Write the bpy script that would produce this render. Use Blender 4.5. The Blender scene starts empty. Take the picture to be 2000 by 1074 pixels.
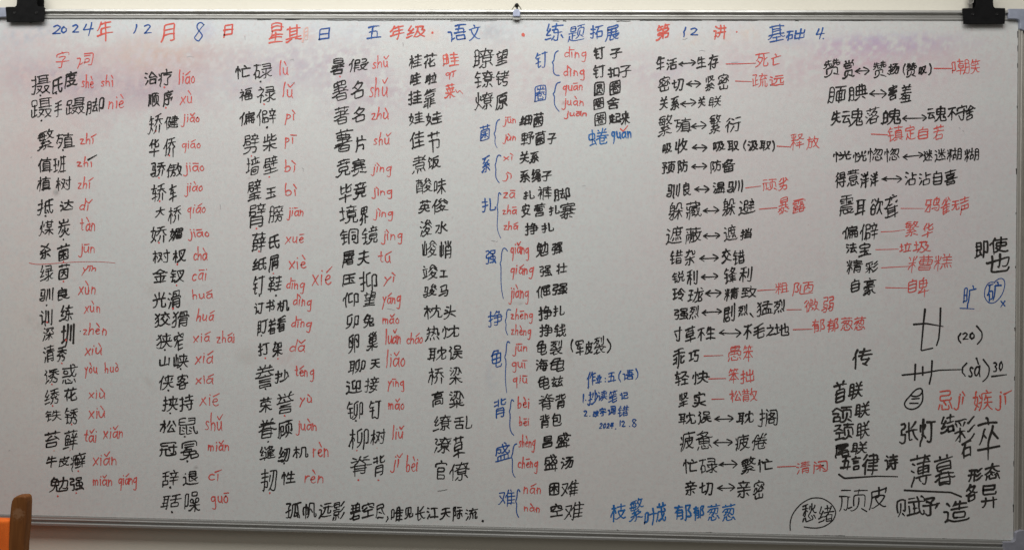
# A classroom whiteboard covered in handwritten vocabulary, hung on a cream wall.
import bpy, math, random
import numpy as np
from mathutils import Matrix, Vector

C = bpy.context.scene.collection
scene = bpy.context.scene

# ------------------------------------------------------------------ camera
cd = bpy.data.cameras.new('camera')
cd.sensor_width = 36.0
cd.lens = 29.1600
cd.clip_start = 0.05
cd.clip_end = 60
cam = bpy.data.objects.new('camera', cd)
C.objects.link(cam)
cam.matrix_world = Matrix([[0.999163, -0.013756, 0.038516, 0.132241], [0.038404, -0.008272, -0.999228, -1.884279], [0.014064, 0.999871, -0.007736, 1.507828], [0.0, 0.0, 0.0, 1.0]])
scene.camera = cam

# ------------------------------------------------------------------ light
world = bpy.data.worlds.new('World')
scene.world = world
world.use_nodes = True
bg = world.node_tree.nodes['Background']
bg.inputs['Color'].default_value = (1.0, 0.93, 0.84, 1)      # dim light of the room behind the camera
bg.inputs['Strength'].default_value = 0.10


def area(name, loc, rot, sx, sy, power, col):
    l = bpy.data.lights.new(name, 'AREA')
    l.shape = 'RECTANGLE'
    l.size, l.size_y = sx, sy
    l.energy = power
    l.color = col
    o = bpy.data.objects.new(name, l)
    o.location = loc
    o.rotation_euler = rot
    C.objects.link(o)
    return o


# ceiling tube lamp just in front of the board, then a faint fill light added further back
area('ceiling_and_fill_light', (-0.36, -1.12, 2.98), (math.radians(26), 0, 0), 3.0, 0.9, 49, (1.0, 0.990, 0.972))
area('ceiling_and_fill_light', (-0.1, -3.0, 2.9), (math.radians(40), 0, 0), 3.0, 1.2, 8, (1.0, 0.97, 0.92))

scene.view_settings.view_transform = 'Standard'
scene.view_settings.look = 'None'
scene.view_settings.gamma = 1.0
scene.view_settings.exposure = 0.04
scene.render.film_transparent = False

# ------------------------------------------------------------------ the board's measures (metres)
ZB, ZT = 0.9500, 2.1040            # lower and upper inner edge of the frame
XL, XR = -1.1502, 1.1800          # left and right inner edge
RAIL = 0.0205                  # width of the aluminium rail
WALL_Y = 0.024


# ------------------------------------------------------------------ materials
class NT:
    """small helper for node trees"""
    def __init__(self, name):
        self.m = bpy.data.materials.new(name)
        self.m.use_nodes = True
        self.t = self.m.node_tree
        self.b = self.t.nodes['Principled BSDF']
        self.co = self.n('ShaderNodeTexCoord').outputs['Object']

    def n(self, kind, **kw):
        x = self.t.nodes.new(kind)
        for k, v in kw.items():
            setattr(x, k, v)
        return x

    def link(self, a, b):
        self.t.links.new(a, b)

    def put(self, sock, v):
        if hasattr(v, 'is_output') or isinstance(v, bpy.types.NodeSocket):
            self.link(v, sock)
        else:
            sock.default_value = v

    def noise(self, scale, detail=3, rough=0.55, vec=None, dist=0.0):
        x = self.n('ShaderNodeTexNoise')
        x.inputs['Scale'].default_value = scale
        x.inputs['Detail'].default_value = detail
        x.inputs['Roughness'].default_value = rough
        x.inputs['Distortion'].default_value = dist
        self.link(vec if vec is not None else self.co, x.inputs['Vector'])
        return x.outputs['Fac']

    def rng(self, v, a, b, c=0.0, d=1.0):
        x = self.n('ShaderNodeMapRange')
        x.inputs['From Min'].default_value = a
        x.inputs['From Max'].default_value = b
        x.inputs['To Min'].default_value = c
        x.inputs['To Max'].default_value = d
        self.link(v, x.inputs['Value'])
        return x.outputs['Result']

    def math(self, op, a, b=0.0):
        x = self.n('ShaderNodeMath', operation=op)
        self.put(x.inputs[0], a)
        self.put(x.inputs[1], b)
        return x.outputs[0]

    def mix(self, f, a, b, mode='MIX'):
        x = self.n('ShaderNodeMix', data_type='RGBA', blend_type=mode)
        self.put(x.inputs[0], f)
        for i, v in ((6, a), (7, b)):
            if isinstance(v, (tuple, list)):
                v = tuple(v)[:3] + (1,)
            self.put(x.inputs[i], v)
        return x.outputs[2]

    def mapped(self, scale=(1, 1, 1), loc=(0, 0, 0), rot=(0, 0, 0), kind='POINT'):
        x = self.n('ShaderNodeMapping', vector_type=kind)
        x.inputs['Location'].default_value = loc
        x.inputs['Rotation'].default_value = rot
        x.inputs['Scale'].default_value = scale
        self.link(self.co, x.inputs['Vector'])
        return x.outputs['Vector']

    def bump(self, h, strength, dist=0.002):
        x = self.n('ShaderNodeBump')
        x.inputs['Strength'].default_value = strength
        x.inputs['Distance'].default_value = dist
        self.link(h, x.inputs['Height'])
        self.link(x.outputs['Normal'], self.b.inputs['Normal'])

    def done(self, col, rough=0.5, metal=0.0, spec=0.5):
        self.put(self.b.inputs['Base Color'], col if not isinstance(col, tuple) else col[:3] + (1,))
        self.put(self.b.inputs['Roughness'], rough)
        self.b.inputs['Metallic'].default_value = metal
        self.b.inputs['Specular IOR Level'].default_value = spec
        return self.m


def grey_board():
    k = NT('board_enamel')
    # worn mottling left by years of wiping: warm and cool clouds at three sizes
    wide = k.noise(2.6, 4, 0.6)
    col = k.mix(k.rng(wide, 0.35, 0.7), (0.590, 0.622, 0.603), (0.620, 0.618, 0.600))
    wipe = k.noise(9.0, 5, 0.62, k.mapped((1.0, 1.0, 1.6)))
    col = k.mix(k.rng(wipe, 0.35, 0.75, 0.0, 0.5), col, (0.565, 0.552, 0.542))
    mott = k.noise(55, 4, 0.65)
    # dried ink haze, laid out on the panel's own grid (see stain_grid)
    at = k.n('ShaderNodeAttribute', attribute_name='ink_haze')
    amt = k.math('MULTIPLY', at.outputs['Alpha'], k.rng(mott, 0.3, 0.7, 0.80, 1.2))
    col = k.mix(amt, col, at.outputs['Color'])
    # fine smears and specks
    col = k.mix(k.rng(mott, 0.35, 0.7, 0.0, 0.22), col, (0.47, 0.44, 0.455))
    grain = k.noise(420, 2, 0.6)
    col = k.mix(k.rng(grain, 0.3, 0.7, 0.0, 0.24), col, (0.40, 0.395, 0.385))
    blotch = k.noise(130, 3, 0.6, k.mapped(loc=(3.1, 0, 1.7)))
    col = k.mix(k.rng(blotch, 0.5, 0.70, 0.0, 0.42), col, (0.55, 0.43, 0.42))
    blotch2 = k.noise(110, 3, 0.6, k.mapped(loc=(7.7, 0, 4.1)))
    col = k.mix(k.rng(blotch2, 0.5, 0.70, 0.0, 0.34), col, (0.44, 0.51, 0.50))
    sp = k.noise(240, 1, 0.5)
    col = k.mix(k.rng(sp, 0.775, 0.80, 0.0, 0.5), col, (0.20, 0.19, 0.19))
    r = k.rng(wipe, 0.3, 0.7, 0.42, 0.55)
    k.bump(k.noise(160, 2), 0.10, 0.0006)
    return k.done(col, r, 0.0, 0.35)


def ink(name, c, c2, strength=1.0):
    k = NT(name)
    f = k.noise(70, 3, 0.7)
    f2 = k.noise(700, 2, 0.6)
    f = k.math('ADD', k.math('MULTIPLY', f, 0.65), k.math('MULTIPLY', f2, 0.35))
    return k.done(k.mix(k.rng(f, 0.38, 0.66), c, c2), 0.5, 0.0, 0.3)


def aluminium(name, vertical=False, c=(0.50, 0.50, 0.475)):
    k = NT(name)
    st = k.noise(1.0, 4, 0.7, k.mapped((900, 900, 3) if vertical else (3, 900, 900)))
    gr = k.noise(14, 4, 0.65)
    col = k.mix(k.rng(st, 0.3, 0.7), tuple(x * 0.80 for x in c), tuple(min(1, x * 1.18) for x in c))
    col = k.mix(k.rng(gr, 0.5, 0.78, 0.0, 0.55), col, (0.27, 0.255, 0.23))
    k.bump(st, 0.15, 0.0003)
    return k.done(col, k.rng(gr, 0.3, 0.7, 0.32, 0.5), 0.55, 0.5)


def wall_paint():
    k = NT('cream_wall_paint')
    n = k.noise(1.6, 5, 0.6)
    n2 = k.noise(130, 3, 0.6)
    col = k.mix(k.rng(n, 0.3, 0.7), (0.69, 0.665, 0.580), (0.655, 0.628, 0.540))
    col = k.mix(k.rng(k.noise(22, 4, 0.7), 0.6, 0.8, 0, 0.25), col, (0.60, 0.55, 0.46))
    k.bump(n2, 0.35, 0.0012)
    return k.done(col, 0.85, 0.0, 0.25)


def plastic(name, c, rough=0.5, spec=0.4):
    k = NT(name)
    n = k.noise(60, 4, 0.65)
    col = k.mix(k.rng(n, 0.3, 0.75), c, tuple(x * 0.72 for x in c))
    return k.done(col, k.rng(n, 0.3, 0.7, rough - .08, rough + .12), 0.0, spec)


def wood():
    k = NT('brown_varnished_wood')
    g = k.noise(1.0, 6, 0.65, k.mapped((75, 75, 5)), 0.6)
    col = k.mix(k.rng(g, 0.32, 0.70), (0.215, 0.082, 0.022), (0.100, 0.034, 0.009))
    # pale scuff near the top of the post
    v = k.mapped((0.013, 1.0, 0.012), (-0.9315, 0.0, 1.0219), (0, 0, 0), 'TEXTURE')
    sep = k.n('ShaderNodeSeparateXYZ'); k.link(v, sep.inputs[0])
    cmb = k.n('ShaderNodeCombineXYZ'); k.link(sep.outputs[0], cmb.inputs[0]); k.link(sep.outputs[2], cmb.inputs[2])
    d = k.n('ShaderNodeVectorMath', operation='LENGTH'); k.link(cmb.outputs[0], d.inputs[0])
    r = k.math('ADD', d.outputs['Value'], k.math('MULTIPLY', k.math('SUBTRACT', k.noise(190, 3, .6), 0.5), 2.4))
    col = k.mix(k.rng(r, 1.1, 0.5, 0.0, 0.30), col, (0.40, 0.25, 0.15))
    k.bump(g, 0.2, 0.0008)
    return k.done(col, 0.6, 0.0, 0.2)


def cloth():
    k = NT('orange_upholstery')
    n = k.noise(420, 2, 0.6)
    n2 = k.noise(16, 3, 0.6)
    col = k.mix(k.rng(n2, 0.3, 0.7), (0.90, 0.185, 0.022), (0.72, 0.13, 0.016))
    col = k.mix(k.rng(n, 0.35, 0.7, 0, 0.4), col, (0.50, 0.09, 0.015))
    k.bump(n, 0.3, 0.001)
    return k.done(col, 0.85, 0.0, 0.25)


STAINS = [
    (-0.3012, 2.084, 1.1648, 0.0326, 0.0, (0.6, 0.66, 0.7), 0.45, 0.2),
    (-0.9227, 1.9574, 0.3378, 0.1107, 0.0, (0.53, 0.38, 0.4), 0.78, 0.3),
    (-0.9956, 1.957, 0.1631, 0.0699, 0.0, (0.38, 0.3, 0.37), 0.6, 0.8),
    (-0.8135, 1.946, 0.1747, 0.0641, 0.0, (0.42, 0.32, 0.37), 0.58, 0.8),
    (-0.7422, 2.0117, 0.2213, 0.0582, 0.0, (0.55, 0.38, 0.32), 0.6, 0.7),
    (-1.0661, 1.8134, 0.1048, 0.1048, 0.0, (0.56, 0.44, 0.44), 0.4, 0.5),
    (-0.466, 1.9832, 0.3494, 0.0874, 0.0, (0.46, 0.4, 0.46), 0.52, 0.7),
    (-0.2279, 1.9372, 0.2562, 0.0932, 0.0, (0.48, 0.4, 0.44), 0.42, 0.7),
    (0.1232, 1.9741, 0.3028, 0.0932, 0.0, (0.56, 0.44, 0.46), 0.35, 0.6),
    (0.6298, 1.9995, 0.3261, 0.0815, 0.0, (0.56, 0.44, 0.46), 0.38, 0.6),
    (0.8901, 2.0465, 0.198, 0.0326, 0.035, (0.38, 0.3, 0.52), 0.6, 0.5),
    (0.8453, 2.0119, 0.2679, 0.0582, 0.0, (0.56, 0.4, 0.46), 0.55, 0.5),
    (1.0366, 2.0126, 0.1398, 0.0699, 0.0, (0.56, 0.4, 0.43), 0.3, 0.6),
    (0.4237, 1.9929, 0.1048, 0.0408, 0.0, (0.48, 0.42, 0.5), 0.3, 0.7),
    (-1.071, 2.0703, 0.0874, 0.0256, 0.209, (0.4, 0.43, 0.5), 0.5, 0.6),
    (-1.1068, 2.0283, 0.0699, 0.0349, 0.0, (0.52, 0.56, 0.6), 0.4, 0.3),
    (-0.659, 2.0749, 0.0303, 0.028, 0.0, (0.38, 0.38, 0.56), 0.35, 0.6),
    (-0.4054, 2.0708, 0.0396, 0.028, 0.0, (0.4, 0.42, 0.55), 0.35, 0.7),
    (0.0051, 2.0765, 0.0524, 0.0303, 0.0, (0.36, 0.38, 0.42), 0.35, 0.8),
    (-0.3128, 2.0663, 0.0349, 0.0186, 0.0, (0.46, 0.46, 0.54), 0.25, 0.7),
    (-0.4853, 2.0706, 0.028, 0.021, 0.0, (0.72, 0.46, 0.33), 0.3, 0.5),
    (-0.4161, 2.066, 0.028, 0.021, 0.0, (0.72, 0.46, 0.33), 0.3, 0.5),
    (-0.1298, 2.0715, 0.028, 0.021, 0.0, (0.72, 0.46, 0.33), 0.3, 0.5),
    (0.4516, 2.0614, 0.028, 0.021, 0.0, (0.72, 0.46, 0.33), 0.3, 0.5),
    (0.5284, 2.0662, 0.028, 0.021, 0.0, (0.72, 0.46, 0.33), 0.3, 0.5),
    (0.5855, 2.0733, 0.028, 0.021, 0.0, (0.72, 0.46, 0.33), 0.3, 0.5),
    (0.1801, 2.0653, 0.0699, 0.021, 0.0, (0.44, 0.47, 0.56), 0.25, 0.6),
    (0.6803, 2.0632, 0.0582, 0.0233, 0.0, (0.42, 0.44, 0.56), 0.35, 0.6),
    (-1.0647, 1.7418, 0.1514, 0.3261, 0.0, (0.66, 0.52, 0.49), 0.5, 0.3),
    (-1.0692, 1.3367, 0.1281, 0.3028, 0.0, (0.68, 0.59, 0.53), 0.4, 0.3),
    (0.6108, 1.6648, 0.3028, 0.3727, 0.0, (0.62, 0.52, 0.52), 0.45, 0.3),
    (0.9944, 1.749, 0.2562, 0.3028, 0.0, (0.6, 0.5, 0.52), 0.45, 0.3),
    (1.0889, 1.2372, 0.1864, 0.3028, 0.0, (0.58, 0.52, 0.5), 0.3, 0.3),
    (-0.6296, 1.7575, 0.3028, 0.1747, 0.0, (0.6, 0.55, 0.54), 0.3, 0.3),
    (0.2393, 1.1046, 0.3494, 0.1864, 0.0, (0.6, 0.55, 0.52), 0.3, 0.3),
    (-1.0484, 1.3941, 0.0443, 0.014, -0.611, (0.4, 0.36, 0.32), 0.3, 0.5),
    (-1.0245, 1.4207, 0.0116, 0.007, 0.0, (0.4, 0.36, 0.32), 0.3, 0.3),
    (-0.7712, 1.4719, 0.0466, 0.0151, -0.611, (0.4, 0.36, 0.32), 0.22, 0.5),
    (-0.7747, 1.2614, 0.0303, 0.0105, -0.873, (0.4, 0.36, 0.32), 0.28, 0.3),
    (-0.7438, 1.282, 0.0058, 0.0017, 0.0, (0.4, 0.36, 0.32), 0.4, 0.3),
    (-0.5481, 1.3256, 0.0303, 0.0233, -0.349, (0.4, 0.36, 0.32), 0.28, 0.3),
    (-1.003, 1.6994, 0.0082, 0.007, -0.524, (0.2, 0.19, 0.18), 0.75, 0.3),
    (-0.9802, 1.6532, 0.0233, 0.0163, 0.0, (0.4, 0.36, 0.32), 0.2, 0.3),
    (0.1934, 1.341, 0.0128, 0.021, 0.0, (0.4, 0.36, 0.32), 0.25, 0.3),
    (0.064, 1.4585, 0.0256, 0.0047, 0.087, (0.4, 0.36, 0.32), 0.3, 0.3),
    (0.0815, 1.4576, 0.0058, 0.0023, 0.524, (0.2, 0.19, 0.18), 0.5, 0.3),
    (-0.6621, 1.0703, 0.007, 0.0028, 0.0, (0.2, 0.19, 0.18), 0.85, 0.3),
    (0.7444, 1.9193, 0.0233, 0.0116, 0.0, (0.4, 0.36, 0.32), 0.1, 0.3),
    (0.5969, 1.394, 0.014, 0.0105, 0.0, (0.4, 0.36, 0.32), 0.3, 0.3),
    (0.9002, 1.6164, 0.0349, 0.014, 0.0, (0.4, 0.36, 0.32), 0.2, 0.5),
    (-0.7036, 1.0423, 0.0524, 0.0256, 0.0, (0.4, 0.36, 0.32), 0.22, 0.5),
    (-1.0374, 1.2636, 0.0256, 0.0163, -0.524, (0.4, 0.36, 0.32), 0.2, 0.3),
    (-0.079, 1.6513, 0.0023, 0.0023, 0.0, (0.2, 0.19, 0.18), 0.6, 0.3),
    (-0.8515, 1.376, 0.0035, 0.0023, 0.0, (0.4, 0.36, 0.32), 0.3, 0.3),
    (-0.9804, 1.1425, 0.0163, 0.007, 0.0, (0.4, 0.36, 0.32), 0.2, 0.3),
    (-0.4624, 1.7649, 0.0035, 0.0023, 0.0, (0.4, 0.36, 0.32), 0.3, 0.3),
    (-0.5455, 1.7382, 0.007, 0.0023, 0.0, (0.2, 0.19, 0.18), 0.5, 0.3),
    (0.0163, 1.2913, 0.0186, 0.0373, 0.175, (0.34, 0.38, 0.46), 0.3, 0.5),
    (-0.4432, 1.3216, 0.0396, 0.0233, 0.0, (0.52, 0.38, 0.36), 0.28, 0.5),
    (0.5577, 2.0079, 0.0163, 0.0035, -0.052, (0.38, 0.36, 0.52), 0.5, 0.3),
    (0.1717, 1.9137, 0.0058, 0.0047, 0.0, (0.35, 0.12, 0.12), 0.75, 0.3),
    (-0.4536, 1.9561, 0.007, 0.0047, 0.0, (0.4, 0.45, 0.6), 0.4, 0.3),
    (-0.5478, 1.7382, 0.0058, 0.0023, 0.0, (0.4, 0.25, 0.25), 0.5, 0.3),
]

M = {
    'board': grey_board(),
    'k': ink('black_marker_ink', (0.009, 0.008, 0.008), (0.026, 0.023, 0.021)),
    'K': ink('thick_black_marker_ink', (0.012, 0.011, 0.010), (0.048, 0.042, 0.037)),
    'r': ink('red_marker_ink', (0.52, 0.055, 0.048), (0.62, 0.135, 0.115)),
    'R': ink('thick_red_marker_ink', (0.54, 0.055, 0.040), (0.63, 0.155, 0.115)),
    'f': ink('wiped_red_marker_ink', (0.64, 0.36, 0.31), (0.61, 0.47, 0.43)),
    'b': ink('blue_marker_ink', (0.008, 0.050, 0.235), (0.022, 0.105, 0.33)),
    'B': ink('bright_blue_marker_ink', (0.008, 0.095, 0.32), (0.03, 0.165, 0.42)),
    'g': ink('grey_marker_trace', (0.30, 0.30, 0.31), (0.46, 0.45, 0.45)),
    'rail': aluminium('dull_aluminium'),
    'raillow': aluminium('darker_aluminium', False, (0.36, 0.36, 0.345)),  # lower rail: same aluminium in a darker tone
    'railv': aluminium('dull_aluminium_upright', True, (0.44, 0.42, 0.38)),
    'wall': wall_paint(),
    'corner': plastic('blue_grey_plastic', (0.30, 0.325, 0.40)),
    'corner_low': plastic('darker_grey_plastic', (0.27, 0.275, 0.32)),  # lower corner caps, a little darker than the upper ones
    'tab': plastic('pale_blue_grey_plastic', (0.42, 0.46, 0.60)),
    'strap': plastic('smoky_grey_plastic', (0.40, 0.40, 0.38)),
    'black': plastic('matt_black_steel', (0.0065, 0.0065, 0.0068), 0.75, 0.12),
    'rivet': plastic('worn_black_rivet', (0.013, 0.013, 0.013), 0.5, 0.25),
    'steel': aluminium('dull_spring_steel', True, (0.32, 0.31, 0.28)),
    'bronze': plastic('dark_bronze_wire', (0.10, 0.085, 0.05), 0.45),
    'wood': wood(),
    'cloth': cloth(),
    'seam': plastic('grey_edge_seam', (0.11, 0.108, 0.10), 0.8),
    'gap': plastic('dark_gap_dirt', (0.03, 0.028, 0.026), 0.8),
}


# ------------------------------------------------------------------ object helpers
def empty(name, loc):
    o = bpy.data.objects.new(name, None)
    o.location = loc
    C.objects.link(o)
    return o


def tag(o, label=None, cat=None, group=None, kind=None):
    for k_, v in (('label', label), ('category', cat), ('group', group), ('kind', kind)):
        if v:
            o[k_] = v
    return o


def mesh_obj(name, verts, faces, mat, parent=None, smooth=False, bevel=0.0, seg=2):
    me = bpy.data.meshes.new(name)
    me.from_pydata(verts, [], faces)
    me.materials.append(M[mat])
    if smooth:
        me.polygons.foreach_set('use_smooth', [True] * len(me.polygons))
    me.update()
    o = bpy.data.objects.new(name, me)
    C.objects.link(o)
    if parent:
        o.parent = parent
        if parent.type == 'EMPTY':
            o.matrix_parent_inverse = Matrix.Translation(-parent.location)
    if bevel:
        b = o.modifiers.new('bevel', 'BEVEL')
        b.width = bevel
        b.segments = seg
        b.limit_method = 'ANGLE'
    return o


def box(x0, x1, y0, y1, z0, z1):
    v = [(x, y, z) for x in (x0, x1) for y in (y0, y1) for z in (z0, z1)]
    f = [(0, 1, 3, 2), (4, 6, 7, 5), (0, 4, 5, 1), (2, 3, 7, 6), (0, 2, 6, 4), (1, 5, 7, 3)]
    return v, f


def prism(outline, y0, y1):
    """outline: (x, z) loop, extruded from y0 to y1"""
    n = len(outline)
    v = [(x, y0, z) for x, z in outline] + [(x, y1, z) for x, z in outline]
    f = [tuple(range(n)), tuple(range(2 * n - 1, n - 1, -1))]
    f += [(i, i + n, (i + 1) % n + n, (i + 1) % n) for i in range(n)]
    return v, f


def tube(pts, r, n=8):
    v, f = [], []
    for i, p in enumerate(pts):
        p = Vector(p)
        d = (Vector(pts[min(i + 1, len(pts) - 1)]) - Vector(pts[max(i - 1, 0)])).normalized()
        a = d.cross(Vector((0, 1, 0.01))).normalized()
        b = d.cross(a)
        for k_ in range(n):
            t = 2 * math.pi * k_ / n
            v.append(tuple(p + a * r * math.cos(t) + b * r * math.sin(t)))
    for i in range(len(pts) - 1):
        for k_ in range(n):
            f.append((i * n + k_, i * n + (k_ + 1) % n, (i + 1) * n + (k_ + 1) % n, (i + 1) * n + k_))
    f.append(tuple(range(n)))
    f.append(tuple(range(len(v) - 1, len(v) - 1 - n, -1)))
    return v, f


def lathe(cx, cz, prof, n=20):
    """turned about the y axis: prof is (radius, y)"""
    v, f = [], []
    for r, y in prof:
        for k_ in range(n):
            t = 2 * math.pi * k_ / n
            v.append((cx + r * math.cos(t), y, cz + r * math.sin(t)))
    for i in range(len(prof) - 1):
        for k_ in range(n):
            f.append((i * n + k_, i * n + (k_ + 1) % n, (i + 1) * n + (k_ + 1) % n, (i + 1) * n + k_))
    f.append(tuple(range(n)))
    f.append(tuple(range(len(v) - 1, len(v) - 1 - n, -1)))
    return v, f


# ------------------------------------------------------------------ wall
v, f = box(-4.0, 4.0, WALL_Y, WALL_Y + 0.12, 0.0, 3.2)
tag(mesh_obj('wall', v, f, 'wall'), kind='structure')

# ------------------------------------------------------------------ whiteboard
board = empty('whiteboard', ((XL + XR) / 2, 0.0, ZB))
tag(board, 'large whiteboard in aluminium frame covered in handwritten black, red and blue Chinese words', 'whiteboard')


def soft_noise(X, Z, cell, seed):
    """smooth random clouds, -1 .. 1, with features of `cell` metres"""
    g = np.random.default_rng(seed).uniform(-1, 1, (int(3.0 / cell) + 4, int(2.0 / cell) + 4))
    u, w = (X + 1.4) / cell, (Z - 0.6) / cell
    i, j = u.astype(int), w.astype(int)
    fu, fw = u - i, w - j
    fu, fw = fu * fu * (3 - 2 * fu), fw * fw * (3 - 2 * fw)
    i, j = np.clip(i, 0, g.shape[0] - 2), np.clip(j, 0, g.shape[1] - 2)
    return (g[i, j] * (1 - fu) + g[i + 1, j] * fu) * (1 - fw) + (g[i, j + 1] * (1 - fu) + g[i + 1, j + 1] * fu) * fw


def stain_grid(x0, x1, z0, z1, step):
    """front sheet of the panel as a fine grid that carries the haze of badly wiped ink, plus edges and back"""
    nx, nz = int((x1 - x0) / step) + 1, int((z1 - z0) / step) + 1
    xs, zs = np.linspace(x0, x1, nx), np.linspace(z0, z1, nz)
    X, Z = np.meshgrid(xs, zs, indexing='ij')
    fine = soft_noise(X, Z, 0.011, 3) * .6 + soft_noise(X, Z, 0.005, 4) * .4
    wide = soft_noise(X, Z, 0.11, 5) * .35 + soft_noise(X, Z, 0.043, 6) * .25 + soft_noise(X, Z, 0.021, 8) * .2 + fine * .55
    col = np.zeros(X.shape + (3,)) + 0.6
    A = np.zeros(X.shape)
    for (cx, cz, rx, rz, a, c, s, rag) in STAINS:
        dx, dz = X - cx, Z - cz
        u = (dx * math.cos(a) + dz * math.sin(a)) / rx
        w = (-dx * math.sin(a) + dz * math.cos(a)) / rz
        d = np.sqrt(u * u + w * w) + (wide if rx > 0.03 else fine) * (0.35 + rag * .7)
        f = np.clip((1.35 - d) / 1.25, 0, 1)
        f = f * f * (3 - 2 * f) * s
        if rag > 0.45:
            f = f * np.clip(0.95 + fine * 1.9 + wide * .4, 0, 1.9)
        f = np.clip(f, 0, 1)
        An = A + f - A * f
        m = np.where(An > 1e-6, f / np.maximum(An, 1e-6), 0)[..., None]
        col = col * (1 - m) + np.array(c) * m
        A = An
    verts = [(float(x), 0.0, float(z)) for x in xs for z in zs]
    faces = [(i * nz + j, (i + 1) * nz + j, (i + 1) * nz + j + 1, i * nz + j + 1) for i in range(nx - 1) for j in range(nz - 1)]
    n = len(verts)
    verts += [(x, y, z) for y in (0.0, 0.011) for x, z in ((x0, z0), (x1, z0), (x1, z1), (x0, z1))]
    faces += [(n + 4, n + 7, n + 6, n + 5)] + [(n + q, n + 4 + q, n + 4 + (q + 1) % 4, n + (q + 1) % 4) for q in range(4)]
    o = mesh_obj('writing_surface', verts, faces, 'board', board)
    at = o.data.color_attributes.new('ink_haze', 'FLOAT_COLOR', 'POINT')
    buf = np.zeros((len(verts), 4), np.float32)
    buf[:n, :3] = col.reshape(-1, 3)
    buf[:n, 3] = A.reshape(-1)
    at.data.foreach_set('color', buf.ravel())
    return o


panel = stain_grid(XL - 0.012, XR + 0.012, ZB - 0.012, ZT + 0.012, 0.0045)

# aluminium rail: cross-section as (distance outward from the inner edge, y)
PROF = [(0.0000, 0.010), (0.0000, -0.0012), (0.0008, -0.0030), (0.0054, -0.0034), (0.0064, -0.0048), (0.0076, -0.0048), (0.0082, -0.0005),
        (0.0132, 0.0000), (0.0138, -0.0060), (0.0150, -0.0078), (0.0192, -0.0074), (RAIL, -0.0058), (RAIL, 0.016), (0.0, 0.016)]


def rail(side, a, b, parent, mat):
    n = 14
    v, f = [], []
    for i in range(n + 1):
        s = a + (b - a) * i / n
        for d, y in PROF:
            if side == 'top':
                v.append((s, y, ZT + d))
            elif side == 'bottom':
                v.append((s, y, ZB - d))
            elif side == 'right':
                v.append((XR + d, y, s))
            else:
                v.append((XL - d, y, s))
    m = len(PROF)
    for i in range(n):
        for k_ in range(m):
            q = (i * m + k_, i * m + (k_ + 1) % m, (i + 1) * m + (k_ + 1) % m, (i + 1) * m + k_)
            f.append(q)
    f.append(tuple(range(m)))
    f.append(tuple(range((n + 1) * m - 1, n * m - 1, -1)))
    return mesh_obj('frame_rail', v, f, mat, parent)


rail('top', XL + 0.004, XR - 0.004, board, 'rail')
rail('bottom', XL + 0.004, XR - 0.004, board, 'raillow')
rail('right', ZB + 0.006, ZT - 0.006, board, 'railv')
rail('left', ZB + 0.006, ZT - 0.006, board, 'railv')


for x0, x1, z0, z1 in ((XL, XR, ZT - 0.0006, ZT + 0.0002), (XL, XR, ZB - 0.0002, ZB + 0.0008), (XL - 0.0002, XL + 0.0006, ZB, ZT), (XR - 0.0006, XR + 0.0002, ZB, ZT)):
    v, f = box(x0, x1, -0.0007, 0.0020, z0, z1)
    mesh_obj('edge_seam', v, f, 'seam', board)


def corner(sx, sz, mat):
    """moulded plastic corner cap with a rounded inner corner"""
    cx = XR if sx > 0 else XL
    cz = ZT if sz > 0 else ZB
    arm = 0.026
    o = RAIL + 0.0025
    pts = [(-arm, 0.001)]
    r = 0.0085
    for k_ in range(7):                       # inner rounded corner
        t = math.pi / 2 * k_ / 6
        pts.append((-r + (r - 0.0005) * math.sin(t), -r + (r + 0.0005) * math.cos(t)))
    pts += [(-0.0005, -arm * 0.75)]
    for k_ in range(1, 6):                    # rounded lower end of the arm
        t = math.pi / 2 * k_ / 5
        pts.append((o * (1 - math.cos(t)) * 0.95, -arm * 0.75 - 0.007 * math.sin(t)))
    pts += [(o, -arm), (o, o * 0.45), (o * 0.82, o * 0.84), (o * 0.45, o), (-arm, o)]
    pts = [(cx + sx * a, cz + sz * b) for a, b in pts]
    if sx * sz < 0:
        pts = pts[::-1]
    v, f = prism(pts, -0.0092, 0.013)
    return mesh_obj('corner_cap', v, f, mat, board, bevel=0.0018, seg=3)


for sx, sz in ((1, 1), (-1, 1), (1, -1), (-1, -1)):
    corner(sx, sz, 'corner' if sz > 0 else 'corner_low')

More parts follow.
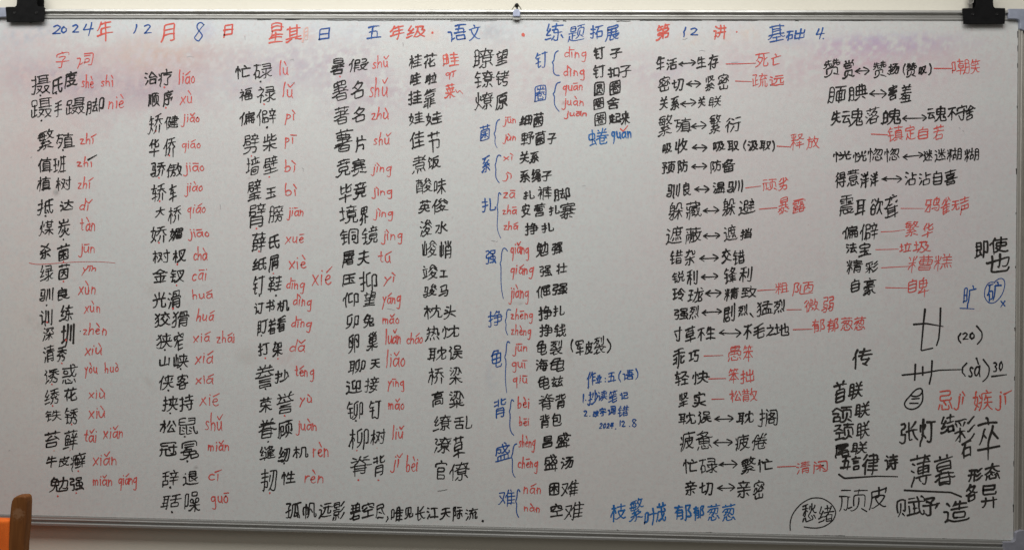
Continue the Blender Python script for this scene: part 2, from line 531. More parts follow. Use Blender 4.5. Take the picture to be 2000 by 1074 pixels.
# ------------------------------------------------------------------ handwriting
GLYPHS = {
'不': [[50,11,50,61,48,65],[9,39,14,38,35,54,50,69,54,77,55,83],[88,40,67,56,59,60],[13,83,86,83]],
'业': [[13,16,88,16],[84,67,72,41],[61,16,61,89],[27,41,25,43,15,68],[38,89,38,16]],
'之': [[16,72,75,72,76,70,75,65,71,60,54,43,32,27,26,23,19,22,13,15],[52,72,53,80,47,90],[92,18,88,15,82,14,47,14,34,18,31,20,30,24]],
'乖': [[32,59,32,28],[32,52,13,52],[50,11,50,86],[12,70,88,70],[32,36,27,35,13,31],[89,36,88,31,85,29,74,28,67,30,67,59],[16,86,18,85,38,85,75,90,82,88],[88,55,84,55,73,50,67,48]],
'也': [[53,90,53,32],[62,39,66,36,70,36,74,37,78,40,80,51,81,74,57,68,49,65,30,60,13,54,9,53,7,55],[27,83,27,20,30,15,39,13,79,13,85,17,88,27]],
'书': [[12,49,87,49,85,29,82,21,78,20,67,20,63,23],[45,90,45,11],[18,74,74,74,75,49],[86,79,75,86]],
'乱': [[53,64,10,64],[12,83,23,84,47,89,50,88],[64,89,64,18,65,14,69,12,85,13,88,16,89,27],[31,85,31,43],[48,17,48,42,15,42,15,20,19,17,48,17]],
'予': [[61,57,58,62,50,67,47,67,35,72,33,72],[20,85,69,85,70,79,56,69,54,66],[11,55,87,55,92,57],[50,55,50,14,48,12,43,11,35,11,33,13],[74,38,83,48,84,55]],
'五': [[44,81,42,58,35,16],[81,81,18,81],[88,16,11,16],[69,16,71,54,23,54]],
'亡': [[44,91,48,89,52,82,52,70],[88,70,12,70],[25,70,26,17,82,17]],
'交': [[30,52,34,51,39,41,47,31,60,21,84,13,91,14],[10,13,16,12,30,17,45,25,55,34,62,43,66,51,70,53],[44,92,47,91,50,86,51,77],[66,67,70,65,83,53],[38,68,34,67,17,52,11,52],[13,77,86,77]],
'亲': [[35,57,35,63,32,71,27,73],[13,57,86,57],[70,28,81,17],[72,73,68,71,64,63,63,57],[18,79,82,79],[47,90,50,85,51,80],[34,14,39,11,48,11,50,13,50,57],[85,41,15,41],[15,16,17,16,30,30]],
'仰': [[9,48,10,56,15,63,19,64],[54,33,42,29,38,32,38,81,39,82,50,86,57,87],[27,90,20,70,21,11],[72,29,76,27,84,27,85,29,86,80,64,80,64,11]],
'传': [[84,45,82,44,47,44,59,89],[89,62,33,62],[84,80,39,80],[8,52,9,55,14,62,20,65],[71,14,59,23,52,27],[79,44,77,38,63,22],[21,11,21,69,22,74,30,89]],
'作': [[88,54,60,54],[60,11,60,75],[89,75,50,75],[54,88,51,79,38,58],[10,53,11,56,16,61,22,64],[31,89,23,70,23,11],[60,34,88,34]],
'佳': [[22,11,22,60,20,64],[89,15,34,15],[62,15,62,47],[40,37,84,37],[62,58,62,90],[42,78,83,78],[37,58,87,58],[30,89,22,73,21,68,11,56,10,52]],
'使': [[89,80,36,80],[63,90,63,48,61,38,59,30,51,19,44,15,37,11,30,13],[31,90,23,75,22,70,22,10],[9,54,9,56,16,64,21,66],[93,14,85,11,67,16,57,21,48,27,40,37,38,37],[63,65,39,65,39,45,66,45,86,45,86,64,63,65]],
'侠': [[90,13,86,13,82,15,72,23,61,42],[21,10,21,69,22,74,29,89],[76,55,81,66],[34,45,89,45],[46,56,42,67],[20,64,15,62,12,59,10,56,10,52],[61,89,61,49,57,34,52,24,42,16,35,12,30,13],[38,77,86,77]],
'侨': [[29,90,21,73,21,69,9,56,8,52],[90,45,88,44,84,46,74,56,71,59,70,65],[59,84,57,70,50,59,41,49,32,44],[72,42,72,11],[40,83,65,85,78,88,83,86],[34,66,86,66],[48,42,45,24,41,17,36,12],[21,11,21,61,20,65]],
'俊': [[34,92,30,90,21,69,22,11],[20,64,15,62,11,57,10,50],[45,38,58,22],[34,32,36,32,48,42,55,52],[90,14,86,12,82,13,70,17,62,22,51,17,38,12,33,11,29,14],[79,75,46,72,44,77,44,79,57,91],[86,52,70,65],[31,52,36,52,50,64,53,65],[71,86,84,71],[64,22,76,36,77,42,51,43]],
'倔': [[22,11,21,67,23,76,29,89],[85,56,85,42,52,42,52,56],[10,51,11,56,15,61,20,64],[68,60,68,15],[87,30,87,18,83,15,50,15,50,30],[35,9,33,14,36,23,39,46,40,86,85,86,86,70,40,69]],
'倦': [[29,89,21,69,21,11],[89,56,33,56],[65,93,61,90,59,78,53,60,44,47,46,15,48,13,52,11,75,11,80,14,81,20],[63,28,66,26,73,27,73,41],[82,89,78,87,74,80],[87,39,84,40,76,50,74,56],[78,45,73,41],[39,72,83,72],[33,37,40,42,44,42],[10,52,10,56,14,61,20,64],[73,41,44,42],[42,88,47,81]],
'值': [[37,81,86,81],[42,53,81,53],[21,11,20,68,29,90],[62,91,58,67],[42,13,42,66,81,66,81,13],[42,27,81,27],[33,13,89,13],[81,40,42,40],[10,50,10,56,16,63,20,64]],
'假': [[54,30,35,30],[35,47,53,47],[85,50,69,50,65,46,65,43,69,32,76,22,86,13,88,12,92,13],[25,89,20,76,19,67,20,11],[18,62,13,59,10,51],[89,52,84,46,79,32,70,21,57,11,53,13],[35,11,35,86,55,86,55,63,35,63],[65,86,85,86,85,64,65,64]],
'偏': [[35,9,33,16,39,38,40,80,84,81,85,80,85,64,40,64],[61,90,64,81],[31,90,22,69,22,11],[47,11,47,52,87,51,87,15,86,11,81,11,80,12],[87,32,47,32],[73,13,73,52],[60,13,60,52],[10,51,10,56,16,63,21,65]],
'健': [[92,15,88,11,68,12,58,14,47,18,41,23,34,32,31,40,32,45],[32,15,41,31,46,56,44,57,30,56],[56,57,83,58,83,83,56,83],[19,11,19,69,24,89],[54,45,84,45],[52,71,90,71],[68,21,68,90],[52,32,88,32],[35,57,36,63,42,74,45,83,33,84],[9,52,10,57,14,63,18,65]],
'傲': [[46,89,46,50],[32,80,58,80],[27,90,21,75,19,67,20,11],[19,63,15,61,11,58,10,50],[73,90,67,65,63,57,62,52,60,50,30,50],[70,74,81,73,84,70,84,62,81,42,77,29,72,20,64,13],[67,61,69,59,73,38,77,35],[40,50,38,27,30,11],[33,66,57,66],[89,10,89,13,77,26],[45,12,51,11,55,15,56,35,40,35]],
'僚': [[61,35,60,11,50,10,46,13],[78,63,75,60,46,60,36,57,32,54,28,54],[58,90,57,85,51,73,43,62],[80,58,85,56,89,53,92,54],[69,80,72,72,79,61,79,36,78,35,42,36,43,62],[78,63,87,72],[89,81,33,81],[79,48,42,48],[9,51,10,56,20,68,21,73,28,89],[75,27,78,27,87,15],[20,11,20,61,19,64],[44,27,39,21,33,15,32,15],[37,71,42,67,43,62]],
'僻': [[26,90,19,68,19,11],[64,79,88,79],[29,17,28,19,31,27,34,48,35,85,54,85,54,63,35,63],[76,11,76,50,81,57,85,71,89,73],[64,34,88,34],[62,53,90,53],[18,63,14,61,10,56,9,48],[39,11,39,38,36,42],[77,79,75,91],[36,42,40,45,55,44,55,19,39,18],[69,61,66,71]],
'光': [[50,90,50,55],[88,28,89,24,89,19,88,14,85,11,67,11,63,13,61,16,61,55],[11,55,88,55],[36,54,34,36,30,26,22,17,13,13,8,14],[70,67,79,84,79,88],[29,68,21,85]],
'兔': [[39,92,35,90,34,88,22,72,20,63,20,43,81,42,81,66,23,66,16,66,10,63],[34,84,59,83,59,79,50,63,48,46,41,29,33,21,24,16,14,11,11,12],[88,25,89,18,88,14,85,11,58,12,56,16,56,42],[65,34,69,34,78,24]],
'关': [[50,70,50,50,44,33,36,24,26,17,15,13,10,14],[50,44,59,31,69,22,85,13,89,14],[13,46,86,46],[64,70,65,77,71,89],[82,70,18,70],[33,70,34,80,29,89]],
'其': [[29,90,29,31],[14,80,85,80],[42,22,36,22,14,11,8,13],[70,90,70,31],[11,31,88,31],[60,21,64,22,68,20,85,12,92,13],[29,47,70,47],[29,64,70,64]],
'兹': [[48,15,53,17,84,20],[55,17,57,23,70,39,81,55],[35,31,38,30,44,17,48,15],[17,46,19,47,17,50,29,68,28,76],[12,76,88,76],[70,91,71,89,66,81,68,68,56,50,54,44,71,44],[80,30,88,13],[42,54,31,39,17,21,20,17,42,19],[17,46,16,45,19,44,32,44],[27,90,33,82,33,76],[48,15,46,13,47,13,48,13,48,15]],
'冕': [[31,78,69,78],[69,68,31,68],[50,46,48,36,44,27,39,20,23,13,16,11,9,13],[88,24,89,18,88,14,85,12,61,12,58,14,57,17,57,31],[40,64,26,53,23,48],[35,59,38,58,61,58,62,56,59,48],[80,68,79,88,20,88,19,67],[23,48,22,32,23,32,78,32,79,33,79,47,18,47,11,45]],
'军': [[53,55,53,11],[79,44,30,44,27,49,39,71,40,77],[14,26,87,26],[14,73,14,86,86,86,86,74],[23,66,76,66]],
'冠': [[47,50,11,50],[18,68,43,68],[78,72,78,27,75,24,68,24,65,26],[22,50,21,33,20,26,15,17,11,13],[64,38,58,48],[89,60,54,60],[39,50,39,18,39,16,43,13,53,11,84,13,88,15,89,19,90,22,88,27],[14,77,14,86,85,86,85,77]],
'切': [[67,13,67,12,79,13,82,16,83,20,86,41,87,82,46,82],[41,16,48,22,57,40,60,59,61,82],[21,86,21,34,28,31,41,36],[40,68,12,62,8,63]],
'利': [[47,35,47,37,37,46,31,48],[85,88,84,14,79,11,70,11,66,14],[11,62,49,62],[9,21,10,27,17,36,24,50,30,53],[31,84,30,58,31,11],[11,82,26,84,44,89,48,88],[62,34,62,79]],
'剧': [[39,35,39,69],[16,52,57,52],[69,34,69,79],[17,69,53,69,53,85,17,85,16,45,14,31,10,20,11,13],[71,14,76,10,82,11,85,14,85,88],[39,35,24,35,24,19,28,15,39,15,50,15,54,19,54,35,39,35]],
'劈': [[69,44,69,68],[15,63,43,61,43,46,20,46,20,61],[10,49,13,56,15,66,16,88,42,88,42,73,16,73],[62,68,61,72,58,78,60,80,60,84],[50,68,89,68],[86,84,53,84],[84,80,81,78,78,68],[70,84,68,91],[52,54,88,54],[62,11,75,11,78,13,81,21,82,35,15,35],[11,12,24,13,35,18,43,26,46,34]],
'劣': [[47,51,47,44,44,34,40,27,34,21,22,14,15,12,12,11,7,14],[8,55,16,53,46,59,62,66,70,73,74,73],[54,63,49,68,49,90],[55,15,60,11,75,13,78,18,81,40,17,40],[68,86,73,84,87,70],[30,85,21,73,16,68,13,68]],
'勉': [[69,29,76,26,82,28,84,31,86,54,86,71,56,71,54,69,46,67,15,67],[53,24,53,27,58,31,63,41,66,52,68,89],[10,12,19,18,28,30,32,48,32,63,39,77,40,82,39,83,24,83],[89,21,88,15,83,13,54,12,41,14,38,18,38,44],[26,91,25,86,16,73,15,70,15,44,50,44,50,67]],
'包': [[88,23,89,20,86,16,81,13,33,13,27,15,24,21,24,61,56,61,56,40,24,40],[29,79,32,78,81,78,81,60,78,36,76,33,71,32,67,32,62,35],[33,90,24,75,12,62]],
'华': [[39,92,35,90,28,80,13,68],[56,89,56,63,57,55,58,53,83,53,86,55,88,59,85,65],[85,82,82,83,73,78,51,69,42,67,39,68],[50,11,50,43],[11,32,88,32],[27,51,27,76]],
'卑': [[48,50,50,79,46,86,47,91,53,94],[21,66,79,66],[23,31,21,35,19,35],[23,31,27,35,33,38,42,43,44,48],[88,29,11,29],[60,11,60,42],[47,82,21,82,21,50,57,50,79,50,79,82,47,82]],
'卒': [[45,91,49,90,51,85,52,79],[30,61,41,54],[36,72,32,70,27,59,19,49,15,45,11,45],[14,79,85,79],[49,11,49,40,56,51,67,64,69,70],[11,34,88,34],[82,48,66,60]],
'卯': [[47,88,41,89,20,81,17,78,17,38,21,34,33,38,40,39],[42,72,42,44,38,30,29,19,16,12],[59,11,59,81,85,81,84,30,82,28,74,28,69,31]],
'即': [[71,32,75,29,83,30,84,31,85,84,61,85,61,11],[37,35,46,18],[16,47,45,48,45,85,16,85,16,21,12,11],[45,67,16,67],[16,18,24,19,41,25]],
'卵': [[44,88,42,89,17,80,17,38,20,34,35,38,36,35,38,37],[58,11,58,83,85,82,85,28,81,26,73,26,70,29],[23,67,27,66,31,53],[11,12,16,11,25,16,31,20,38,29,42,41,43,72],[68,64,75,51]],
'压': [[56,15,56,73],[30,54,84,54],[80,31,72,40],[89,86,17,86,16,39,14,24,10,14,11,9],[24,15,88,15]],
'原': [[34,55,80,55],[39,30,27,16,23,16],[72,30,85,16],[10,15,15,24,17,38,19,85,88,85],[60,80,55,78,53,70],[57,41,56,12,45,10,42,13],[34,55,34,41,80,41,80,59,80,69,34,69,34,55]],
'取': [[17,86,17,26],[11,86,46,86],[17,47,40,47],[92,14,87,14,71,30],[8,26,13,24,48,30],[40,11,40,86],[53,13,62,20,68,28,71,30],[71,30,71,34,68,40,62,56,58,76,61,80,85,79,85,70,81,55,75,40,71,37],[40,67,17,67]],
'叶': [[89,58,34,58],[64,88,64,11],[13,27,13,80,34,80,34,35,13,34]],
'叹': [[91,14,86,13,77,18,65,30,60,37,52,55,47,70,46,79,50,82,81,82,82,82,82,74,73,48,59,29,53,22,41,14,37,12,32,13],[13,23,13,79,32,78,32,31,13,31]],
'各': [[93,45,87,43,82,44,65,51,50,58,35,51,21,45,11,43,6,45],[47,58,45,63,30,76],[15,66,33,81,40,91],[53,58,71,75,72,80,36,82],[26,15,26,38,70,38,73,38,73,18,70,15,26,15]],
'名': [[46,92,43,91,40,85,28,75,19,68,14,67],[39,82,75,81,73,75,70,70,58,59,44,51,42,45],[31,65,36,63,44,56,45,53],[30,42,30,19,33,16,75,16,79,19,78,44,38,45,14,39,8,41]],
'吸': [[51,13,53,12,62,18,73,30,82,46,84,58,70,59,75,84,41,84],[32,12,39,21,45,37,50,56,51,84],[50,52,54,50,60,37,71,23,86,13,92,14],[13,27,13,81,30,81,30,35,13,35]],
'味': [[64,11,64,90],[64,48,66,45,70,43,78,30,88,19],[45,75,84,75],[64,48,58,43,48,28,37,18],[41,53,60,53,61,52,88,53],[13,27,13,82,31,81,31,34,13,34]],
'哇': [[43,36,84,36],[41,57,87,57],[36,14,89,14],[64,46,64,15],[64,57,64,90],[44,78,83,78],[13,27,13,82,30,81,30,35,13,35]],
'唯': [[54,89,47,69,38,59],[70,18,70,70,72,82,69,89,65,90],[48,18,88,18],[47,67,48,64,48,11],[13,27,13,82,30,81,30,34,13,34],[85,36,48,36],[48,55,85,55],[50,74,87,73]],
'啦': [[13,27,13,81,26,82,27,81,27,36,13,35],[78,14,84,56,85,63,83,64],[57,14,90,14],[66,65,64,62,64,59,67,40,67,26],[55,53,53,49,35,43],[88,73,61,73],[36,12,42,11,44,14,44,90],[72,91,75,81],[36,71,52,71]],
'喜': [[10,38,89,38],[50,90,50,73],[65,39,66,46,70,51,75,52,75,63,26,63,24,62,25,51,65,51,67,50],[80,72,20,72],[13,84,86,84],[33,51,34,39],[77,13,76,28,26,28,23,27,23,16,26,13,77,13]],
'嘲': [[33,27,66,27],[59,54,38,54],[75,13,79,11,84,11,86,14,86,85,69,86,69,38,66,22,60,11],[60,81,36,81],[69,43,86,43],[13,28,13,81,27,81,28,80,28,36,13,36],[48,67,48,90],[48,11,48,41],[69,65,86,65],[59,54,59,41,38,41,38,51,38,67,59,67,59,54]],
'噪': [[31,15,36,14,43,18,57,29,63,32],[57,46,57,63,40,63,40,46,57,46],[57,46,63,41],[63,41,63,11],[63,41,68,46],[91,16,87,15,83,17,73,24,68,31,63,32],[39,34,89,34],[13,26,13,81,28,82,29,81,29,34,13,34],[68,46,68,63,86,63,86,46,68,46],[77,76,76,72,50,72,49,73,49,83,50,87,77,87,77,76]],
'困': [[49,59,43,55,39,48,28,36,26,35,23,35],[27,62,73,62],[49,59,56,54,73,35],[50,26,50,75],[14,15,14,85,82,86,85,86,85,19,81,15,14,15]],
'圆': [[73,23,56,31],[22,24,29,24,44,31,49,37,50,45],[70,36,69,54,30,54,29,35],[31,75,32,65,67,65,68,67,67,77,33,77,31,75],[14,14,14,86,82,87,85,86,85,18,82,14,14,14]],
'圈': [[72,67,28,67],[78,42,75,42,66,48,64,51,63,55],[20,42,24,42,30,45,35,50,37,55],[35,73,32,77],[42,56,50,78],[23,56,76,56],[48,35,52,33,57,34,59,39,59,45,37,44],[68,29,67,26,65,23,39,24,37,27,37,41,34,47],[66,77,63,67],[14,14,14,86,83,87,85,86,85,17,82,14,14,14]],
'地': [[22,34,22,89],[10,68,33,68],[8,28,13,28,34,37],[88,28,90,22,88,16,84,14,58,13,51,14,47,16,46,19,46,81],[66,32,66,90],[76,36,82,36,85,41,85,68,81,71,51,60,43,55,38,54]],
'圳': [[34,67,11,67],[10,25,35,34],[23,31,23,89],[67,23,67,83],[85,13,85,88],[39,14,43,22,46,35,48,48,48,87]],
'圾': [[51,13,53,12,62,18,73,30,82,46,84,58,70,59,75,84,41,84],[92,14,86,13,71,23,60,37,54,50,50,52],[32,12,39,21,45,37,50,56,51,84],[10,25,34,33,36,38],[23,31,22,89],[33,68,11,68]],
'坚': [[50,14,50,40],[21,33,79,33],[11,14,89,14],[17,53,17,84],[34,89,34,49],[46,50,57,54,69,64,76,72,81,82,80,86,55,86,51,82,56,72,63,63,79,51,85,49,92,51]],
'垃': [[34,33,10,25],[43,73,86,73],[22,30,22,89],[89,15,39,15],[11,68,32,68],[62,90,65,82],[52,64,50,59,53,43,55,28],[80,60,71,15]],
'基': [[29,90,29,50,30,46],[15,82,85,82],[69,29,30,29],[70,90,70,40,84,29,88,27,92,28],[89,46,10,46],[70,58,29,58],[50,36,50,13],[17,13,82,13],[29,70,70,70],[30,46,30,40,22,33,15,28,10,27]],
'境': [[72,67,75,78],[86,67,41,67],[54,34,54,26,50,18,43,13,36,11,33,13],[21,89,21,30],[30,68,11,68],[45,45,81,45],[10,25,32,33],[88,22,89,18,87,13,84,11,71,13,70,17,70,34],[53,67,52,76],[43,84,84,84],[64,84,63,90,60,92],[54,34,45,35,45,56,68,56,81,56,81,35,80,34,54,34]],
'墙': [[30,68,10,68],[45,75,50,68],[63,59,63,90],[36,59,89,59],[20,89,21,34],[75,67,80,73],[40,83,85,83],[9,29,13,29,31,37],[63,36,53,36,53,26,63,25,73,26,72,36,63,36],[41,15,42,46,81,46,84,45,84,18,81,15,41,15]],
'壁': [[51,68,89,68],[67,91,69,90,70,84],[15,72,41,72,42,73,42,86,42,88,16,88,15,60,19,56,19,46,20,45,43,46,43,60,21,60,17,58],[61,68,60,84],[53,84,86,84],[50,14,50,37],[20,30,80,30],[89,13,10,13],[69,67,69,44],[10,45,10,47,13,56,17,58],[79,84,80,78,78,73,78,68],[87,54,52,54]],
'壮': [[29,90,29,11],[86,14,42,14],[13,77,20,65],[29,39,23,38,11,30],[65,14,65,90],[40,59,89,59]],
'声': [[50,54,50,34],[20,34,77,33,80,37,80,54,79,54,21,54,19,28,11,13],[19,67,82,67],[13,83,86,83],[50,68,50,90]],
'备': [[50,14,50,45],[22,30,77,30],[31,78,34,73,43,67,45,64],[12,70,17,70,22,73,34,82,39,91,43,92],[91,54,84,53,75,55,61,58,51,64,48,64,36,57,11,52],[37,83,40,82,70,82,69,77,57,68,54,64],[50,14,73,14,77,17,76,45,46,45,22,45,22,17,26,14,50,14]],
'大': [[88,63,13,63],[50,90,49,69,43,44,35,31,23,19,14,13,10,14],[49,61,53,57,59,41,67,30,78,18,86,14,89,14]],
'天': [[49,83,49,59,46,45,42,37,35,28,25,19,13,13,10,13],[16,83,83,83],[87,54,13,54],[49,52,53,47,59,35,69,23,78,17,86,13,92,14]],
'夫': [[19,76,81,76],[13,50,86,50],[87,13,78,16,68,21,58,31,49,47],[49,90,49,53,42,33,34,24,23,17,14,13,8,14]],
'失': [[49,90,49,54,44,38,40,30,31,22,21,16,14,13,11,13],[91,14,88,12,83,14,68,22,59,32,54,43,50,47],[24,74,80,73],[27,90,27,86,24,78,14,60],[88,48,12,48]],
'头': [[26,85,41,78],[86,14,74,23,58,32],[18,68,33,60],[88,47,11,47],[56,89,54,52,47,34,38,23,28,17,16,13,10,14]],
'娃': [[34,24,30,30,13,44,21,90],[10,71,32,71,31,55,27,38,20,23,11,13],[65,47,65,15],[84,78,46,78],[89,15,38,15],[43,57,87,57],[65,57,65,90],[44,37,85,37]],
'娇': [[89,66,46,66],[84,87,81,88,70,86,65,83],[50,84,62,84,63,82,66,80,66,78,64,71,55,55,45,45,42,46],[26,93,23,91,15,41,24,34,34,23,36,21,35,19],[91,46,88,47,82,53,76,60,75,66],[11,13,21,21,29,36,35,63,35,71,11,71],[57,43,55,25,50,16,45,12],[78,11,78,42]],
'媚': [[55,42,86,42],[31,23,29,27,25,28],[25,33,19,35,13,41,20,76,21,91],[11,71,33,71,33,64,31,50,25,29,17,18,11,13,10,10],[37,13,41,22,44,36,45,87,85,87,86,69,45,69],[86,29,55,29],[65,69,65,87],[55,42,55,18,59,15,82,15,86,18,86,38,85,56,55,56,55,42]],
'嫉': [[38,11,44,22,47,41,45,42,43,44,36,39],[89,41,57,41],[46,44,48,47,48,81,89,81],[48,63,42,63,37,75],[63,72,63,66,57,54],[62,64,85,64],[65,92,69,89,71,81],[11,14,19,23,26,39,30,69,27,71,11,71],[72,63,72,36,81,20,88,14],[23,35,19,36,12,43,18,75,19,90,22,93],[31,23,27,28,23,29],[51,12,55,12,59,16,67,26,69,32,72,34]],
'子': [[74,83,71,77,52,65,50,62,50,14,45,11,34,11,28,14],[20,84,80,84],[11,48,89,48]],
'字': [[28,64,63,64,65,58,51,48,50,45,50,40],[50,40,49,13,44,11,35,11,33,13],[13,40,86,40],[85,69,85,81,14,81,14,69],[43,92,48,90,51,81]],
'存': [[89,36,38,36],[46,61,74,61,77,57,75,54,65,47,64,44,64,15,63,12,50,11,48,13],[40,92,41,88,40,82,30,64,26,57,24,53,10,41,9,38],[87,78,12,78],[24,11,23,50]],
'孤': [[11,14,17,11,21,12,23,15,23,65,32,78,34,82,33,85,12,85],[70,35,77,13],[74,20,61,17,56,17,62,44,62,85],[78,88,82,41,85,24,89,16,89,10],[90,89,83,90,46,83,45,44,41,23,36,13],[10,42,35,50,38,54]],
'守': [[14,67,14,79,84,79,85,78,85,68],[49,90,52,79],[35,28,27,40],[88,54,11,54],[64,67,63,14,57,11,47,11,43,15]],
'安': [[34,53,33,48,30,43,31,35,54,28,82,14,84,14],[13,54,86,54],[84,68,83,80,15,80,15,67],[68,53,67,47,63,39,57,32,56,28],[49,28,47,23,33,16,18,12,11,14],[44,68,41,60,40,54],[50,80,49,86,46,90]],
'官': [[86,72,85,81,14,81,14,71],[25,34,77,33,77,18,73,15,29,15,25,18,25,66,74,66,73,49,25,49],[52,82,51,88,49,91,47,91]],
'定': [[26,61,73,61],[48,91,51,80],[50,16,50,61],[50,40,77,40],[92,16,87,13,56,13,38,19,29,31,25,32],[15,16,26,36,27,47],[14,66,14,80,84,80,85,67]],
'宝': [[50,14,50,60],[13,14,86,14],[76,39,24,39],[77,22,65,31],[14,66,14,79,84,79,85,66,78,60,21,60],[52,79,51,85,47,91]],
'实': [[13,36,87,36],[13,14,17,12,27,15,36,20,44,27,51,41,53,57,53,67],[84,68,84,80,15,80,15,68],[44,92,50,89,52,80],[85,13,68,22,58,26],[29,48,22,53,18,53],[38,63,31,68,28,67]],
'客': [[72,33,28,33],[75,39,72,29,72,17,68,14,32,14,28,17,28,29,26,38],[53,50,56,53,67,62,68,67,38,68],[7,38,11,35,22,38,40,44,48,50,51,50,62,43,84,37,91,39],[43,75,22,58,18,55,14,56],[14,71,14,82,85,82,85,71],[46,50,45,53,39,57,33,64],[48,91,51,82]],
'害': [[50,68,50,32],[21,56,79,56],[14,72,14,82,85,82,85,72],[13,43,87,43],[76,68,24,68],[44,93,48,91,51,82],[76,14,76,31,75,32,24,31,24,17,28,14,76,14]],
'密': [[79,30,79,19,75,15,21,15,21,30],[50,83,49,91],[86,71,86,82,14,82,14,71],[36,48,34,51,34,65],[8,42,14,40,32,46,48,55,57,61,68,71,71,72],[74,63,77,63,87,51],[52,68,41,75,38,74],[50,15,50,34],[11,51,15,53,21,63,24,64],[36,48,40,44,66,44,70,46,71,49,71,53,70,56]],
'寨': [[77,60,22,60],[63,70,63,52,64,49],[79,70,20,70],[76,36,72,31,28,31,24,35],[64,49,67,44,72,39,83,32,89,31],[37,13,41,10,46,10,49,13,50,39],[48,90,50,84],[35,23,21,15,18,16],[14,74,14,83,85,83,85,74],[36,49,38,52,38,70],[9,30,14,30,21,34,33,43,36,49],[88,49,11,49],[76,15,63,22]],
'寸': [[41,15,47,11,61,11,65,14,66,90],[11,70,88,70],[22,54,30,46,37,35]],
'尽': [[59,40,39,47],[66,65,68,54,75,43,83,33,88,30],[23,65,80,65,79,86,23,86,22,58,21,49,17,39,11,29],[28,23,33,23,68,12,70,13]],
'尾': [[71,69,71,65,66,61,31,55],[19,69,82,70,82,86,19,86,19,50,15,25,10,14,12,9],[25,27,30,26,86,35],[80,48,30,41],[52,57,52,23,54,14,60,12,83,13,86,15,88,18,85,24]],
'屑': [[34,63,36,63,42,55,42,48],[81,36,35,36],[68,11,77,10,80,13,81,47,77,48,73,51,73,52,75,57,80,63,82,64],[81,25,35,25],[73,48,42,48],[57,48,57,70],[42,48,35,48,35,11],[12,8,10,14,15,23,19,44,20,86,82,86,82,70,19,70]],
'展': [[57,39,59,31,71,19,86,11,91,13],[27,39,89,39],[69,23,83,32],[10,13,15,21,18,34,19,48,20,86,82,86,83,71,19,70],[30,55,85,55],[69,63,69,39],[43,63,43,39],[57,17,44,14,40,14,37,17,37,39]],
'屠': [[51,46,51,71],[31,59,70,59,73,56],[56,45,52,37],[88,46,27,46],[11,9,11,14,15,23,19,43,19,85,20,86,81,86,82,85,82,72,19,72],[41,32,41,16,44,13,78,13,81,16,80,35,48,36,42,35,38,32,26,28,19,29,17,30],[41,24,81,24],[83,64,69,52,68,47]],
'山': [[83,12,83,70],[50,89,50,18],[16,70,17,18,83,18]],
'峡': [[36,23,36,75],[36,29,13,27,13,75],[66,90,65,48,62,38,55,24,42,13,39,13],[46,77,87,77],[44,45,89,45],[24,28,24,90],[53,55,48,67],[79,55,84,67],[88,14,77,23,65,43]],
'峭': [[73,14,77,11,83,11,85,14,85,62,51,62,51,11],[87,85,80,72],[85,31,51,31],[51,47,85,47],[68,63,68,90],[36,72,36,29,33,25,19,23,13,23,13,72],[55,73,50,86],[24,90,24,25]],
'峻': [[64,53,60,52,55,42,43,32],[91,13,86,11,72,18,69,21,63,24,53,38],[87,71,76,84,72,86],[89,52,76,64],[67,92,63,91,51,78,51,76,53,72,77,74,81,76],[33,75,33,28,30,24,17,23,12,24,12,75],[40,11,49,14,61,19,73,29,79,36,80,42],[23,89,23,24],[58,43,82,42,85,44],[43,51,59,65]],
'巢': [[81,92,75,90,67,83,64,83],[34,75,28,77,20,83,18,83],[68,83,75,77,79,68,79,44,78,43,22,43,21,68,29,69],[40,83,43,83,53,76,57,76],[42,30,40,25,26,17,15,13,7,15],[11,31,88,31],[50,11,50,69],[77,69,29,69],[30,76,29,69],[44,83,52,91,57,91],[79,56,21,56],[22,83,28,90,33,91],[89,14,87,13,82,14,69,19,60,24,58,30]],
'工': [[17,79,83,79],[11,18,88,18],[50,18,50,79]],
'巧': [[10,78,37,78],[89,84,45,84],[10,28,39,34],[55,16,60,13,75,12,79,14,83,23,86,47,86,53,53,53,58,76,58,84],[24,32,24,78]],
'帆': [[31,33,34,31,39,32,39,73,12,73,12,30],[25,11,25,91],[70,43,60,61],[90,29,91,26,90,15,82,13,79,15,78,86,51,87,51,38,45,19,39,12]],
'年': [[54,79,54,11],[26,33,27,58,82,58],[89,33,11,33],[31,90,29,83,21,71,14,62,11,61],[28,79,84,79]],
'序': [[79,67,33,67],[39,12,42,10,49,10,56,13,57,40,60,47,59,51],[28,43,65,44,66,43,86,43,91,45],[84,43,83,38,76,29],[74,66,73,62,59,51],[51,91,54,86,55,80],[10,11,16,33,18,80,89,80],[59,51,53,52,43,57,41,56]],
'度': [[39,37,39,34,42,29,50,23,52,19],[26,11,46,15,55,19,58,19,72,14,83,11,88,11,92,14],[49,92,52,91,55,81],[42,71,42,49,43,48,71,48,72,50,72,71],[27,65,88,65],[28,37,77,36,76,32,69,26,64,22,61,19],[11,10,11,14,15,22,17,39,18,81,88,81]],
'异': [[67,43,67,12],[88,33,11,33],[85,60,84,55,77,53,29,53,23,54,20,56,19,64,19,85,20,86,76,86,77,85,77,70,19,70],[31,43,31,36,27,22,18,14,15,12,11,13]],
'张': [[13,14,16,11,21,11,27,11,29,14,31,19,33,39,33,44,15,44,17,65,33,66,33,86,15,87],[52,88,52,19,56,16,67,19],[42,54,89,54],[68,54,71,40,77,28,82,20,88,15],[85,86,69,68,65,65,63,65]],
